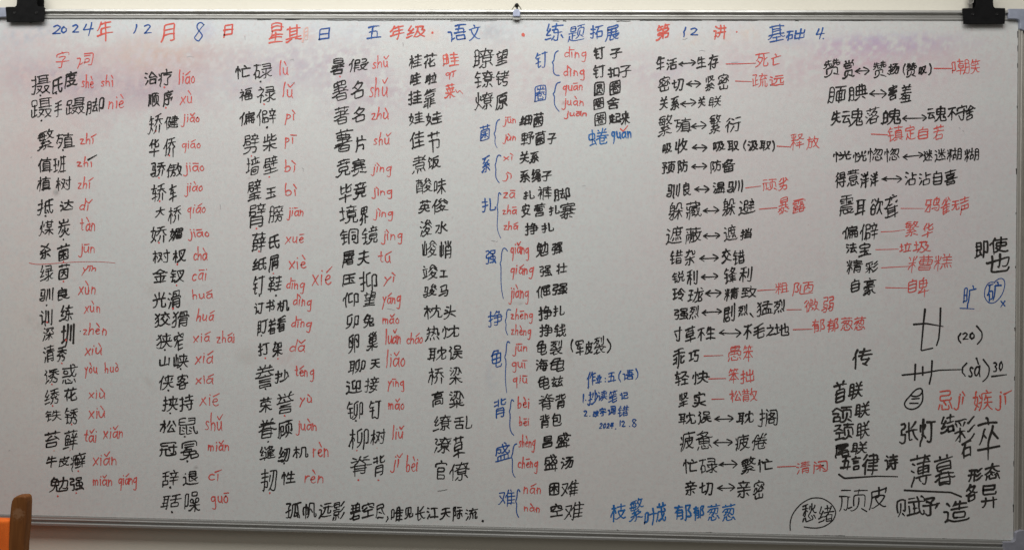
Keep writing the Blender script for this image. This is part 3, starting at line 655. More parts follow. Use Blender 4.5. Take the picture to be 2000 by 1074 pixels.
'弱': [[63,13,68,10,79,11,81,13,84,23,85,51,58,51,58,69,84,69,84,87,56,87],[84,30,79,30,56,21,53,22],[24,12,35,11,38,14,40,21,42,47,39,51,16,51,16,69,42,69,42,87,14,88],[41,29,34,29,13,21,11,21],[16,42,30,36],[58,41,72,36]],
'强': [[89,11,83,22,80,27,79,27],[84,17,43,14],[65,68,65,16],[65,68,48,69,48,85,65,86,81,86,82,85,82,69,65,68],[15,13,18,11,23,11,27,11,29,14,32,24,33,43],[36,46,33,43],[33,43,11,43,11,47,14,65,34,65,34,85,11,85],[65,54,46,54,46,35,69,34,84,34,84,54,65,54]],
'形': [[84,61,77,54,67,46,64,44,58,45],[22,84,21,38,19,28,11,12],[11,84,53,84],[44,84,44,11],[91,38,89,38,83,30,75,22,67,17,60,13,56,13],[54,54,10,54],[88,90,83,89,67,74,60,72]],
'彩': [[86,89,83,88,69,75,65,72,63,73],[49,30,40,40,35,41,38,45,34,44],[11,20,34,44],[36,65,31,75,28,77],[58,13,60,13,75,21,85,31,88,36],[11,47,53,47],[51,75,45,63],[33,11,33,57],[62,46,67,46,86,63,90,64],[20,63,16,71,13,73],[53,88,48,89,34,85,11,83]],
'影': [[34,67,33,57],[63,72,67,73,83,88,86,89],[34,32,33,13,31,11,25,11],[34,32,18,33,17,34,17,46,33,46,50,46,51,45,51,34,50,33,34,32],[55,56,11,56],[88,64,86,63,83,59,69,47,64,45,61,45],[90,36,88,36,84,30,75,21,65,14,61,13],[19,25,13,15],[45,26,48,23,52,16],[52,78,16,78],[34,67,16,68,16,87,17,88,33,88,50,88,52,86,52,68,51,67,34,67]],
'律': [[84,39,41,39],[11,48,23,58,29,69,33,70,38,67,90,67],[22,55,23,52,23,11],[89,25,36,25],[42,53,83,53,82,81,42,81],[61,11,61,90],[12,74,16,77,28,90]],
'得': [[89,36,36,36],[38,51,87,51],[11,73,20,81,28,90],[29,69,23,58,10,47],[22,54,23,51,23,11],[82,75,45,75],[44,29,46,28,53,20],[62,11,67,10,72,11,74,13,75,50],[82,75,82,63,45,63,45,79,45,88,82,88,82,75]],
'微': [[67,58,60,54,33,54],[52,19,54,23,55,42,37,42,35,23,31,12],[55,26,64,29],[77,35,80,39,82,43,86,68,83,71,70,72],[8,45,9,48,20,59,24,72],[46,91,46,67],[62,13,77,27],[72,90,68,61,77,30,83,19,89,13],[11,77,22,90,26,91],[58,83,58,67,34,67,34,83],[19,55,20,52,20,11]],
'忌': [[13,16,19,33],[45,41,56,28],[70,24,72,20,68,14,63,13,34,14,31,17,31,33],[86,17,78,35,75,37],[83,58,84,55,82,51,77,49,38,48,25,50,22,55,22,69,76,69,77,86,19,86]],
'忙': [[68,81,62,90,58,91],[22,91,22,11],[30,75,35,63],[89,71,41,71],[87,17,51,17,50,18,50,70],[9,53,13,73]],
'快': [[22,90,22,11],[42,76,81,76,82,47],[60,90,60,51,58,40,51,24,42,16,36,13],[35,63,30,75],[37,47,90,47],[61,46,65,42,68,32,75,23,84,15,87,13,90,14],[9,53,13,73]],
'忱': [[65,45,60,42,57,34,50,22,39,13,34,13],[88,30,90,26,90,20,86,13,71,13,68,15,67,43,65,48,65,51,63,54,65,90],[24,90,24,11],[10,51,9,54,12,60,13,73],[29,76,32,75,37,63,40,63,43,67,43,72,88,72,88,60]],
'态': [[71,24,72,20,70,15,67,13,36,13,34,14,32,17,32,34],[19,34,18,29,13,16],[50,91,48,81,41,63,35,56,25,49,13,45],[11,77,89,77],[91,47,83,46,67,55,59,65,55,71,54,77],[44,40,46,40,55,30],[58,46,54,46,45,53,41,53],[86,16,79,34,74,36]],
'性': [[22,90,22,11],[48,85,46,74,40,57],[46,70,86,70],[38,14,88,14],[65,14,65,90],[10,51,9,55,13,73],[30,76,35,64,41,62],[84,44,45,44]],
'恍': [[31,13,35,12,42,16,49,26,52,35,54,55],[29,76,32,64],[63,90,63,55],[38,55,89,55],[82,86,83,83,76,67],[21,91,21,11],[42,84,49,68],[10,51,9,54,13,72],[89,27,91,22,90,16,88,13,79,11,72,13,71,16,71,55]],
'惑': [[88,14,80,28],[14,15,18,27],[88,79,12,79],[88,51,88,43,84,39,77,39,68,46,60,59,57,68,54,84,54,90],[11,40,45,43,55,40,71,55,78,68],[70,19,69,14,66,12,35,12,32,14,31,27],[57,26,44,33],[79,79,79,85,70,90,68,90],[22,68,18,67,18,54,38,54,42,55,41,67,22,68]],
'惚': [[22,90,22,11],[12,72,9,54],[50,90,50,85,41,70],[76,21,75,15,72,13,52,13,50,17,50,35],[22,77,29,76,34,64],[59,81,58,75,54,67,48,58,40,50],[49,82,87,81,86,59,82,46,76,44,72,45,69,48],[35,16,39,35],[67,29,61,38],[59,48,69,64,73,73,74,81],[83,34,90,20]],
'惫': [[89,15,77,28,75,28],[49,36,49,57],[22,47,77,47],[45,71,43,75,33,79,32,83],[55,24,48,29],[11,63,33,66,48,71,53,71,64,67,82,63,86,63,90,64],[34,27,35,15,39,13,67,13,70,14,71,17,69,21],[42,92,38,91,34,85,28,82,15,76,11,77],[36,86,39,85,67,85,67,80,58,75,56,71],[20,63,20,59,22,54,22,36,23,36,76,36,77,37,77,56,75,58,26,58,22,57],[15,15,21,27]],
'愁': [[68,90,68,71,64,58,58,49,47,40,48,34,55,26],[41,55,34,63,28,64],[69,24,71,19,70,15,67,13,39,12,33,13,32,15,31,29],[28,87,28,40],[13,85,40,90,44,89],[11,71,43,71],[86,16,80,30,76,31],[89,43,85,43,78,50,71,63,68,65],[54,78,54,75,50,65],[12,16,18,28],[80,65,85,77,85,80],[28,64,22,61,13,48]],
'意': [[87,69,13,69],[17,84,82,84],[76,48,24,48],[46,36,46,33,48,30,56,24],[88,15,85,17,78,27,74,28],[34,25,35,14,38,11,65,12,67,16,66,22],[12,14,16,17,21,26],[35,69,33,77,33,84],[67,84,67,77,65,69],[50,90,51,84],[76,48,76,38,75,36,24,36,24,53,25,59,75,59,76,57,76,48]],
'愚': [[50,45,50,87],[28,44,67,45],[10,14,14,16,19,27],[17,36,18,57,82,57,82,40,81,37,76,36,71,38],[58,28,44,35],[32,28,32,16,35,13,64,12,68,14,69,20],[87,16,79,28],[63,51,64,51,72,42],[76,77,23,77],[50,67,23,67,24,88,47,88,76,88,76,86,76,68,75,67,50,67]],
'手': [[31,12,44,11,47,12,49,14,50,84],[11,42,89,42],[83,64,17,64],[17,84,18,83,33,83,57,86,74,90,79,89]],
'扎': [[14,13,18,10,24,11,27,16,27,90],[13,71,41,71],[41,49,32,47,23,44,12,42],[88,31,89,28,89,22,86,16,84,14,65,13,60,14,58,16,57,19,57,89]],
'打': [[45,82,89,82],[53,14,57,11,68,12,71,14,72,17,72,82],[25,90,24,14,23,13,16,11,11,15],[11,71,38,71],[39,50,20,44,9,42]],
'扣': [[24,90,24,16,22,11,15,11,13,13],[10,73,35,73],[47,14,47,82,83,82,83,15],[47,22,83,22],[8,41,10,40,20,42,28,46,36,47]],
'扬': [[11,14,14,11,18,11,21,12,22,14,23,90],[57,60,57,54,54,49,49,41,39,32],[10,71,33,71],[10,42,34,48,36,53],[66,15,71,11,79,12,83,18,86,38,88,60,44,60],[41,12,43,12,51,17,60,28,70,44,73,54,74,60],[72,85,70,80,54,67,51,61],[42,86,81,86]],
'抄': [[36,49,9,42],[88,46,83,44,78,33,68,23,51,15,42,12,37,14],[79,76,82,72,89,55],[35,71,10,71],[24,90,23,14,21,11,14,11,12,13],[65,39,65,90],[51,73,45,51]],
'抑': [[55,33,47,30,44,30,41,33,41,81,42,82,56,88,58,87],[74,28,77,27,81,27,84,27,86,29,86,80,64,80,64,11],[9,14,14,11,19,12,21,15,21,91],[10,42,31,49],[30,71,11,71]],
'抵': [[68,84,69,59,75,23,81,14,87,14,91,24,89,28],[86,88,80,89,45,80,45,18,48,15,55,16],[69,12,62,26],[45,55,88,55],[23,90,23,17,21,12,14,11,10,14],[11,71,32,71],[10,42,19,43,28,47,34,48]],
'拓': [[9,43,13,42,35,50],[59,83,58,74,52,56,46,46,39,38],[50,50,54,52,85,51,85,20,82,16,51,16],[24,90,24,17,22,12,15,11,11,13],[51,11,50,50],[35,71,10,71],[42,84,89,84]],
'拙': [[86,44,86,21,82,17,43,17,43,44],[84,81,84,57,45,57,45,81],[32,48,10,42],[22,90,21,14,20,12,13,11,9,14],[10,71,32,71],[64,90,64,17]],
'持': [[77,60,77,13,72,11,65,11],[90,60,40,60],[32,48,9,42],[65,60,65,90],[85,78,45,78],[41,43,89,43],[14,11,20,11,22,14,22,90],[50,33,56,22],[32,71,10,71]],
'挂': [[23,90,23,16,22,13,18,11,14,11,9,14],[11,71,33,71],[37,14,89,14],[65,47,65,14],[84,78,45,78],[34,48,11,42,9,43],[43,36,85,36],[65,58,65,90],[42,57,89,57]],
'挟': [[37,12,40,12,46,16,52,21,58,30,61,36,64,47,64,90],[41,44,88,44],[32,47,27,47,19,43,10,42],[82,67,77,53],[86,76,43,76],[48,66,51,54],[22,90,22,14,20,11,17,11,10,13],[11,71,32,71],[88,14,84,15,77,22,72,29,68,40,64,43]],
'挡': [[10,42,34,49],[11,13,14,11,20,11,23,16,23,90],[85,37,44,37],[10,71,34,71],[65,56,65,90],[43,56,85,55,85,12],[85,83,79,67],[50,68,45,83],[41,18,85,18]],
'挣': [[89,50,39,50],[8,14,12,11,19,12,21,17,21,90],[31,50,9,42],[10,71,31,71,34,68,40,68,45,66,83,66,83,37,79,33,43,33],[46,13,50,11,55,11,59,11,61,14,61,66],[68,66,68,71,72,77,73,82,72,83,53,83],[42,69,43,73,53,85,54,90]],
'接': [[71,59,72,66,77,73],[89,59,39,59],[21,90,21,14,20,12,15,11,10,13],[78,42,77,35,69,21],[90,42,38,42],[59,53,57,46,51,39,47,30],[34,13,38,11,46,13,60,17,63,21],[59,91,63,88,64,81],[10,71,30,71],[47,30,43,28],[47,30,85,12],[53,59,54,67,50,73,47,74],[9,42,30,47],[42,81,86,81]],
'搁': [[56,77,56,73,48,64],[81,47,77,46,68,51,52,66],[10,13,13,11,18,11,20,15,20,91],[10,44,30,52],[57,87,86,87,86,14,85,12,82,10,78,10,76,12],[55,71,71,71,72,69,70,65,59,53,52,48,47,45,38,46],[38,11,38,72],[38,90,46,80],[29,71,10,71],[51,22,51,39,70,39,73,38,73,26,70,22,51,22]],
'摄': [[10,73,29,73],[36,32,52,20],[43,86,43,53],[36,87,88,87],[11,12,19,11,21,14,21,91],[30,51,10,44],[38,53,90,55],[80,86,80,54],[43,65,80,65],[32,12,44,21,51,31,54,39,54,42,34,42],[43,76,80,76],[59,11,72,19,80,27,85,38,85,42,68,42,66,39,66,36,70,28,80,17,88,12]],
'收': [[15,80,15,36,20,32,30,36,36,36],[46,48,46,54,54,66,59,90],[54,63,57,60,62,44,72,27,85,14,89,14],[82,72,80,58,72,38,64,25,51,13,47,13],[36,11,36,89],[57,72,89,72]],
'改': [[69,29,69,33,75,43,79,53,82,73],[69,29,66,28,58,19,52,15,48,13,44,13],[69,29,84,15,88,13,92,14],[69,35,66,36,61,47,57,62,55,63],[60,92,61,89,56,67,48,54,44,54,36,57,15,57,15,24,21,21,40,28],[58,73,89,73],[14,84,40,83,40,57]],
'放': [[10,75,45,75],[49,13,57,17,70,30],[89,73,60,73],[50,48,50,53,58,67,63,90],[82,72,81,61,78,50,73,39,70,36],[24,14,28,11,33,11,36,12,39,16,40,27,41,56,21,56],[10,11,10,13,16,21,20,33,21,48,21,75],[23,92,27,90,29,84,31,83],[88,13,81,18,70,30],[70,30,70,34,64,44,60,60,57,63]],
'散': [[44,38,17,38],[40,89,40,63],[31,13,34,10,43,11,44,49,43,50,17,50,17,11],[21,63,21,89],[10,62,50,62,55,58],[54,48,53,53,55,58],[72,29,72,34,68,41,63,59,60,61],[72,29,68,27,60,18,53,13],[72,29,85,14,91,14],[55,58,60,65,64,85,66,91,68,93],[11,79,49,79],[17,26,44,26],[62,73,90,73],[72,36,75,39,80,52,83,73]],
'文': [[93,15,85,13,79,15,68,20,54,30,43,41,34,53,27,67,26,73],[73,73,72,67,64,51,57,41,46,30,31,20,19,15,13,13,8,14],[11,74,89,74],[43,92,47,91,52,83,50,74]],
'无': [[48,84,47,60,41,39,34,29,24,18,14,13,11,13],[18,84,83,84],[54,56,54,22,56,15,60,13,85,14,89,20,89,26,87,29],[88,56,11,56]],
'日': [[77,52,23,52],[23,18,73,18,77,22,77,83,76,84,23,84,23,13]],
'旷': [[69,76,69,82,65,89],[38,9,38,13,42,21,45,33,47,47,47,76,88,76],[14,56,32,56],[14,21,14,83,32,83,32,29,14,28]],
'昌': [[82,31,17,31],[25,73,75,73],[17,15,18,45,79,45,82,45,82,18,78,15,17,15],[25,73,25,60,26,59,73,59,75,60,75,77,75,86,73,88,26,88,25,86,25,73]],
'星': [[50,14,50,51],[88,13,13,13],[24,44,26,54,22,60,22,86,23,87,76,87,77,86,77,60,26,59],[24,44,20,43,14,35,11,35],[24,44,81,44],[23,29,78,29],[77,73,22,73]],
'暑': [[8,31,14,30,36,35,41,34,77,34,78,32,78,16,75,13,31,13,28,16,28,33],[78,23,28,23],[65,46,67,51,85,62],[87,45,60,45,50,44,11,45],[77,77,21,77],[40,35,43,40,43,56],[18,56,67,56,68,53],[77,77,76,67,21,67,21,74,21,86,22,88,75,88,77,86,77,77]],
'暮': [[10,44,89,44],[34,81,34,90],[92,30,86,29,80,32,69,33,23,33,12,27,8,28],[27,22,73,22],[68,43,73,30,73,16,70,13,30,13,27,16,27,30,31,43],[65,90,65,81],[88,85,11,85],[23,64,77,64],[38,44,39,53],[23,64,24,54,76,54,77,55,77,69,77,73,75,74,24,74,23,64]],
'暴': [[31,30,33,30,35,26],[34,42,31,37,23,32,13,27,7,28],[11,42,88,42],[34,42,35,45,35,66],[16,55,84,55],[66,42,65,45,65,66],[78,77,22,77],[83,14,78,13,65,18,57,20],[41,20,21,14,18,14],[66,42,71,36,78,32,88,28,90,29],[50,32,48,11,40,10,36,11],[78,77,78,67,77,66,23,66,22,67,22,85,23,88,77,88,78,86,78,77]],
'月': [[26,63,76,63],[24,40,76,40],[11,13,17,20,23,34,26,50,26,85,76,85,76,17,75,13,72,12,59,11,57,13]],
'望': [[44,61,24,56,20,60,20,81],[48,51,53,54,55,60,58,88,84,88,85,86,84,51,73,50,70,52],[30,81,29,88,26,91],[46,81,10,81],[78,27,21,27],[50,13,50,40],[88,13,11,13],[85,63,57,64],[85,76,57,76],[17,41,82,41]],
'机': [[11,70,40,70],[40,39,40,43,36,48,32,53,26,55],[90,31,92,28,91,14,89,12,82,11,79,13,78,15,78,84,53,85,53,58,51,36,46,22,41,13],[9,27,9,31,18,46,20,54,26,55],[27,11,26,60,27,90]],
'杀': [[50,56,49,13,45,11,39,11,36,13],[46,75,44,71,24,62,17,59,11,60],[18,86,22,88,31,84,79,60],[11,45,88,45],[78,90,75,90,57,78,54,75],[66,33,71,32,86,17],[30,34,14,18,11,18]],
'杂': [[49,52,48,13,43,11,37,11,35,13],[13,43,86,43],[66,32,71,29,82,18],[10,56,14,55,18,56,30,63,37,72,41,83,42,90],[29,31,17,18,13,18],[16,79,66,79,67,60,69,57,71,57,83,57,87,58,89,65,86,70]],
'杈': [[68,61,63,71],[24,60,19,55,14,41,10,33,10,27],[25,11,25,91],[11,72,36,72],[39,44,39,46,32,58,29,60,24,60],[41,13,55,21,68,35,79,54,85,78,84,83,50,83,46,80,47,73,52,56,61,36,67,28,77,18,86,13,90,14]],
'来': [[76,70,69,57],[31,58,26,69,23,70],[88,49,11,49],[16,79,84,79],[10,17,13,17,18,19,28,27,43,43,50,47],[50,11,50,90],[91,17,86,17,81,20,68,30,55,45,50,47]],
'松': [[68,61,63,58,59,44,49,23,48,16,83,20],[87,52,88,58,79,72,74,88],[37,70,10,70],[44,56,52,72,56,87],[10,27,10,32,17,45,19,53,24,57],[24,57,28,57,32,54,37,45,36,42],[72,38,77,36,86,15],[25,90,25,11]],
'枕': [[10,72,35,72],[23,11,23,53,22,57,23,90],[37,12,46,22,54,33,58,43,63,65,63,90],[62,58,68,54,69,14,76,11,86,12,89,15,90,23],[22,56,17,53,13,40,9,34,9,27],[86,59,86,72,44,72,44,59],[23,61,30,57,34,50,34,46]],
'枝': [[24,90,24,11],[9,28,9,33,14,42,18,54,23,59],[87,76,45,76],[65,55,65,90],[88,57,84,55,52,55,49,52,49,49,57,34,69,22,84,13,88,12,92,14],[38,13,41,12,50,16,69,29,79,43,83,55],[11,72,35,72],[36,43,36,47,30,58,27,60,23,59]],
'架': [[86,40,12,40],[50,11,50,48],[11,54,17,58,21,66,24,75,26,90],[11,81,45,80,43,62,41,57,35,55,31,56],[91,16,85,15,78,18,64,27,56,35,50,38],[10,14,15,14,26,20,35,27,42,34,50,38],[85,66,84,57,59,57,59,75,59,83,84,83,85,66]],
'柳': [[59,90,42,82,41,79,41,36,44,33,50,34,52,31,53,33],[10,28,9,31,16,48,20,54,21,91],[40,12,50,20,56,36,57,75],[11,70,30,70],[20,51,21,48,21,11],[70,11,70,82,86,82,86,31,86,29,83,28,78,29],[21,58,28,55,31,49,31,43]],
'柴': [[88,66,88,59,85,57,63,57,59,58,57,67,57,90],[55,39,57,34,71,23,86,16,92,17],[87,40,53,39,12,40],[32,90,32,58],[9,55,45,59,50,63],[47,39,28,23,14,15,11,15],[17,56,16,82],[32,78,46,78],[87,82,83,83,68,77,57,76],[49,50,49,11]],
'树': [[11,70,30,70],[9,26,9,32,15,47,20,53,21,90],[21,57,28,54,32,45,31,40],[39,63,45,52,50,50],[66,55,73,40],[40,79,55,79,55,72,50,43,43,28,37,17],[50,40,54,38,57,31,57,27],[66,14,70,11,77,11,81,13,82,15,82,90],[64,70,90,70],[20,50,21,47,21,11]],
'桂': [[89,15,37,15],[65,47,65,15],[23,59,18,54,16,47,9,34,9,28],[23,11,23,91],[84,78,45,78],[11,72,34,72],[43,36,85,36],[65,58,65,90],[42,57,89,57],[23,59,27,59,30,57,34,49,34,44]],
'桥': [[43,45,50,51,56,59,61,71,64,85],[44,66,89,66],[24,11,24,91],[23,59,18,54,14,41,9,33,9,28],[89,45,79,55,76,60,75,66],[11,72,34,72],[77,42,77,12],[34,47,34,50,30,58,27,59,23,59],[85,88,81,89,60,85,46,85],[41,12,43,12,47,16,52,24,54,31,55,43]],
'梁': [[40,86,75,86,76,81,79,77,81,77,88,63,91,61],[57,86,56,75,51,62,45,55,39,52,38,52],[39,76,33,66,26,65,19,56],[9,14,15,14,27,20,40,31,43,36],[50,45,50,11],[88,38,54,36,11,38],[76,78,74,61,72,55,69,53,62,53,60,54],[12,78,20,74,21,72],[27,86,18,90],[90,15,86,14,72,21,59,30,56,36]],
'植': [[11,72,32,72],[81,14,80,67,45,67,45,13],[90,13,37,13],[9,28,9,33,17,53,22,58],[23,90,23,11],[45,53,81,53],[81,27,45,27],[58,67,62,91],[42,80,86,80],[45,40,81,40],[32,46,33,49,29,56,25,58,22,58]],
'欲': [[42,43,18,43],[85,56,88,74,59,75],[14,75,22,88],[46,78,36,89],[54,15,60,21,70,46,70,65],[18,43,18,21,22,17,42,17,42,36,47,49,33,65,26,65,21,56,16,50,15,45,18,43],[70,42,73,40,80,23,86,15],[61,90,60,80,52,60]],
'死': [[23,45,35,35],[82,61,69,52,61,49],[8,15,13,14,26,22,33,29,43,46,46,62,24,63],[88,84,11,84],[60,84,60,26,62,16,66,14,85,15,89,22,89,26,86,30],[11,47,26,67,29,78,30,84]],
'殖': [[87,80,44,80],[10,42,9,46,19,70,21,86],[90,13,39,13],[21,46,27,43,30,42],[10,86,35,86],[47,13,48,67,81,67,81,13],[47,27,81,27],[64,91,61,67],[19,67,36,67,36,61,33,45,28,31,22,21,15,15],[47,53,81,53],[47,40,81,40]],
'毕': [[11,34,88,34],[50,11,50,45],[84,82,81,82,66,76,55,73],[45,58,25,54,20,58,20,89],[85,67,87,60,85,56,82,54,58,54,56,56,55,61,55,90],[44,77,20,77]],
'毛': [[44,80,44,24,45,16,52,13,81,13,84,14,88,18,89,24,86,28],[14,77,17,77,40,80,72,89,77,88],[12,35,85,44,88,43],[82,64,79,65,19,56,14,57]],
'氏': [[81,87,76,88,52,83,22,80,22,20,27,17,50,23],[56,84,57,57,62,34,67,22,75,14,81,13,85,13,89,22,88,28],[22,54,88,54]],
'水': [[80,71,73,63,61,53],[33,14,41,11,47,12,50,15,50,89],[13,22,19,28,26,38,34,54,36,65,35,66,14,66],[89,23,86,23,78,30,64,45,57,58,51,60]],
'江': [[89,17,37,17],[12,63,23,57],[17,88,28,81],[16,11,15,15,28,36,28,39],[62,17,62,81],[42,81,84,81]],
'汤': [[23,56,13,63,9,62],[39,86,79,86],[68,13,79,12,82,18,85,36,87,59,41,60],[55,60,54,54,46,41,38,33,33,32],[17,89,28,82],[71,85,70,80,50,66,48,61],[26,39,15,15],[40,12,42,12,49,17,61,31,67,42,73,60]],
'汲': [[12,63,23,57],[91,14,86,13,71,24,61,35,53,50,48,53],[14,88,17,89,28,82],[49,84,48,57,44,40,37,21,30,13],[39,84,73,84,73,78,69,66,68,59,83,58,80,46,72,31,63,20,56,15,51,12,47,13],[27,39,15,15]],
'治': [[12,63,23,56],[17,89,30,82],[68,79,72,77,86,57],[82,60,43,58,41,63,42,66,48,75,56,90,61,92],[28,39,14,15],[81,15,81,42,45,42,41,42,41,19,45,15,81,15]],
'沾': [[59,46,59,90],[59,71,89,71],[12,63,24,56],[15,15,29,39],[16,88,18,89,30,82],[41,15,41,46,83,46,83,19,79,15,41,15]],
'法': [[28,39,28,36,16,15],[73,34,86,13],[81,20,48,16,45,21,54,36,63,55,63,90],[42,75,83,75],[23,56,23,57,12,64],[15,88,18,89,29,82],[88,51,38,51]],
'洋': [[24,56,12,63],[14,14,14,16,25,37,25,42],[44,91,47,90,52,81,52,73],[16,88,28,80],[89,33,36,33],[63,72,63,11],[79,90,74,80,72,73],[42,53,84,53],[39,73,86,73]],
'活': [[12,63,23,56],[17,89,28,82],[39,84,42,82,59,84,81,90,87,88],[89,63,36,63],[63,85,63,41],[28,39,14,15],[43,15,43,41,83,40,83,18,79,15,43,15]],
'流': [[54,78,53,72,46,64,44,58],[36,78,88,78],[23,56,12,63,9,62],[75,70,86,55],[80,60,39,56],[15,15,28,39],[26,81,17,88],[60,45,60,15],[43,46,43,32,42,26,37,16,35,15],[59,90,62,84,63,79],[77,45,78,14,80,12,89,13,91,19,90,24]],
'浚': [[22,56,12,62],[14,14,14,16,26,38],[45,38,58,22],[34,32,36,32,48,42,55,52],[90,14,86,12,82,13,70,17,62,22,51,17,38,12,33,11,29,14],[79,75,46,72,44,77,44,79,57,91],[14,87,17,88,27,81],[86,52,70,65],[31,52,36,52,50,64,53,65],[71,86,84,71],[64,22,76,36,77,42,51,43]],
'海': [[23,39,15,15],[32,65,34,66,39,73,45,83,46,90],[12,61,21,56],[87,24,40,24,40,30,44,65,83,65,81,30,79,16,75,11,64,11,61,14],[88,80,44,80],[90,45,33,45],[59,65,59,59,66,52,66,45],[15,88,18,89,27,83],[64,24,65,31,57,39,57,45]],
'深': [[66,73,70,73,82,59],[22,56,20,58,11,63],[87,18,83,20,76,27,66,41,61,43],[85,76,85,85,36,85,36,75],[33,58,40,59,52,73],[24,42,24,38,13,15],[61,11,61,55],[36,45,85,45],[33,18,42,23,50,31,54,38,61,43],[16,89,25,83]],
'清': [[89,60,32,60],[67,13,69,11,77,11,80,14,80,50,41,50,40,11],[81,25,40,25],[60,90,60,61],[8,63,11,64,21,57],[81,38,40,38],[83,72,38,72],[85,84,35,84],[14,15,25,38],[25,82,15,88]],
'温': [[17,89,29,82],[30,13,90,13],[14,15,27,39],[53,13,53,43],[11,63,23,57],[80,72,41,72],[68,13,68,43],[38,14,39,43,82,43,83,42,83,14],[80,72,80,57,42,57,41,68,41,86,80,86,80,72]],
'滑': [[43,62,44,88,78,88,79,62],[33,53,34,62,88,62,89,53],[26,41,26,37,15,16,15,13],[43,38,79,38],[43,76,62,76,62,62],[11,63,22,56],[43,11,43,50,78,50,79,49,79,13,76,10,68,10,65,13],[43,26,79,26],[17,88,28,81]],
'潦': [[14,14,14,16,24,38],[69,81,70,75,76,66,79,54,79,36,44,36,45,64,53,75,58,85,59,89,58,91],[89,81,36,81],[48,28,45,27,35,16,31,15],[45,66,37,71],[88,15,78,26,73,27],[51,12,54,10,59,11,61,13,61,35],[90,55,88,55,86,56,75,59,48,59,39,57,34,54,31,55],[12,87,17,87,25,79],[12,61,21,55],[79,47,44,47],[79,61,82,67,87,71]],
'灯': [[39,75,40,71,35,58],[27,90,26,41,22,29,18,20,12,14,12,11],[25,37,30,35,40,25],[15,71,12,55,13,50],[52,15,56,12,61,11,70,13,72,16,72,82],[48,83,89,83]],
'炭': [[50,90,50,76],[87,60,13,60],[12,24,17,29,23,37,29,48,33,62,33,67],[91,14,85,12,73,18,66,24,61,33,58,35],[73,32,80,43],[36,32,43,44],[58,50,58,40,51,24,44,18,38,15,29,11,25,13],[18,86,19,76,81,76,81,86]],
'烈': [[76,26,79,25,88,12],[10,10,15,15,21,25],[40,12,39,23],[12,57,21,67,28,76,30,86],[65,80,65,51],[59,23,63,13,65,11],[15,34,25,38,35,44,44,56,48,66,48,71,27,72],[37,50,26,57],[52,86,13,86],[83,89,82,36,80,34,70,34,65,37]],
'热': [[26,90,26,37,24,34,17,34,15,35],[13,77,38,77],[76,26,80,23,89,11],[43,35,46,38,52,44,57,59,59,90],[67,46,46,58],[10,10,15,15,21,25,23,26],[40,12,39,23],[38,60,11,53],[46,77,78,77,78,56,79,43,81,36,85,34,89,35,91,39,89,45],[59,23,63,13,65,11]],
'煤': [[52,91,53,52,80,53,80,90],[43,80,88,80],[88,16,82,20,72,31,66,35],[14,71,10,54],[33,23,33,26,28,33,22,36],[23,90,22,40,17,22,11,14],[67,11,67,52],[52,66,80,66],[35,73,32,60],[88,38,43,38],[41,15,43,15,46,17,60,32,66,35]],
'煮': [[88,68,11,68],[64,70,66,75,82,87],[64,12,62,13,59,22],[76,43,28,43],[45,68,44,63,41,61,40,58],[45,68,44,90],[20,22,14,13,10,11],[28,55,28,31,75,31,76,32,76,56,42,56,35,57,10,51],[40,12,39,21,41,24],[75,24,79,23,87,12],[19,83,65,83,70,79]],
'燎': [[22,90,21,39,16,22,11,14,11,9],[50,67,44,72],[84,71,79,66],[78,47,48,47],[63,91,62,84,56,72,50,65,48,55,48,36,78,36,79,64,70,75,70,81],[33,25,26,34,21,36],[49,26,40,15],[33,75,34,71,29,58],[87,81,43,81],[38,55,40,55,42,57,52,59,82,58,87,55,90,56],[55,11,62,11,64,13,64,35],[86,15,80,24,76,27],[10,54,13,71]],
'片': [[57,90,57,66],[12,14,18,23,22,39,23,88],[69,11,69,43,23,43],[23,66,84,66]],
'牛': [[83,73,24,74],[51,90,51,11],[27,88,24,78,14,59],[11,44,88,44]],
'狡': [[14,87,20,81,26,71,28,63,30,49,29,28,26,15,21,13,15,13],[57,68,54,67,41,52],[28,52,24,50,12,36],[31,88,28,81,11,65,11,63],[65,77,66,84,63,90,59,91],[42,77,88,77],[76,50,69,35,60,24,50,16,42,11,40,12],[46,54,51,51,58,35,66,26,82,14,84,13,90,14],[75,68,85,56,86,52]],
'狭': [[7,36,11,35,24,51,29,52],[88,46,40,46],[64,90,64,49,59,33,53,24,45,17,39,13,33,13],[13,89,21,80,28,65,30,49,30,33,28,19,23,11,14,11,10,14],[35,90,32,89,28,82,14,67,11,66,8,66],[43,68,46,67,50,56],[63,43,74,24,84,15,88,13,92,14],[86,77,43,77],[78,54,83,67]],
'猛': [[49,52,53,50,63,51,64,74,66,78,73,83,71,87,45,87],[38,67,89,67],[55,40,55,13],[41,13,41,40,82,40,83,13],[26,51,22,49,11,36],[10,14,14,11,21,11,23,13,27,22,28,36,26,66,19,81,12,89],[34,13,90,13],[12,67,25,81,30,89],[68,40,68,13]],
'猾': [[80,62,80,86,79,88,46,88,45,66,42,62,38,61,38,53],[45,76,64,76,65,75,65,62],[10,15,15,13,20,13,24,15,26,21,28,34,26,64,22,75,15,86],[67,12,70,10,77,10,80,13,81,49,80,50,46,50,46,11],[45,62,80,62],[80,62,88,61,88,53],[35,89,32,86,26,78,22,77],[27,49,21,47,15,38,11,35,10,31],[22,71,18,70,12,64],[46,26,81,26],[81,38,46,38]],
'玉': [[49,15,49,84],[20,52,80,52],[11,15,88,15],[16,84,83,84],[79,27,73,32]],
'玲': [[66,57,61,64],[11,57,31,57],[21,84,22,28],[10,84,33,84],[35,34,32,30,10,22],[39,60,41,60,47,65,60,82,67,84,76,71,88,61],[49,27,53,27,71,12],[47,47,79,46,78,40,63,21]],
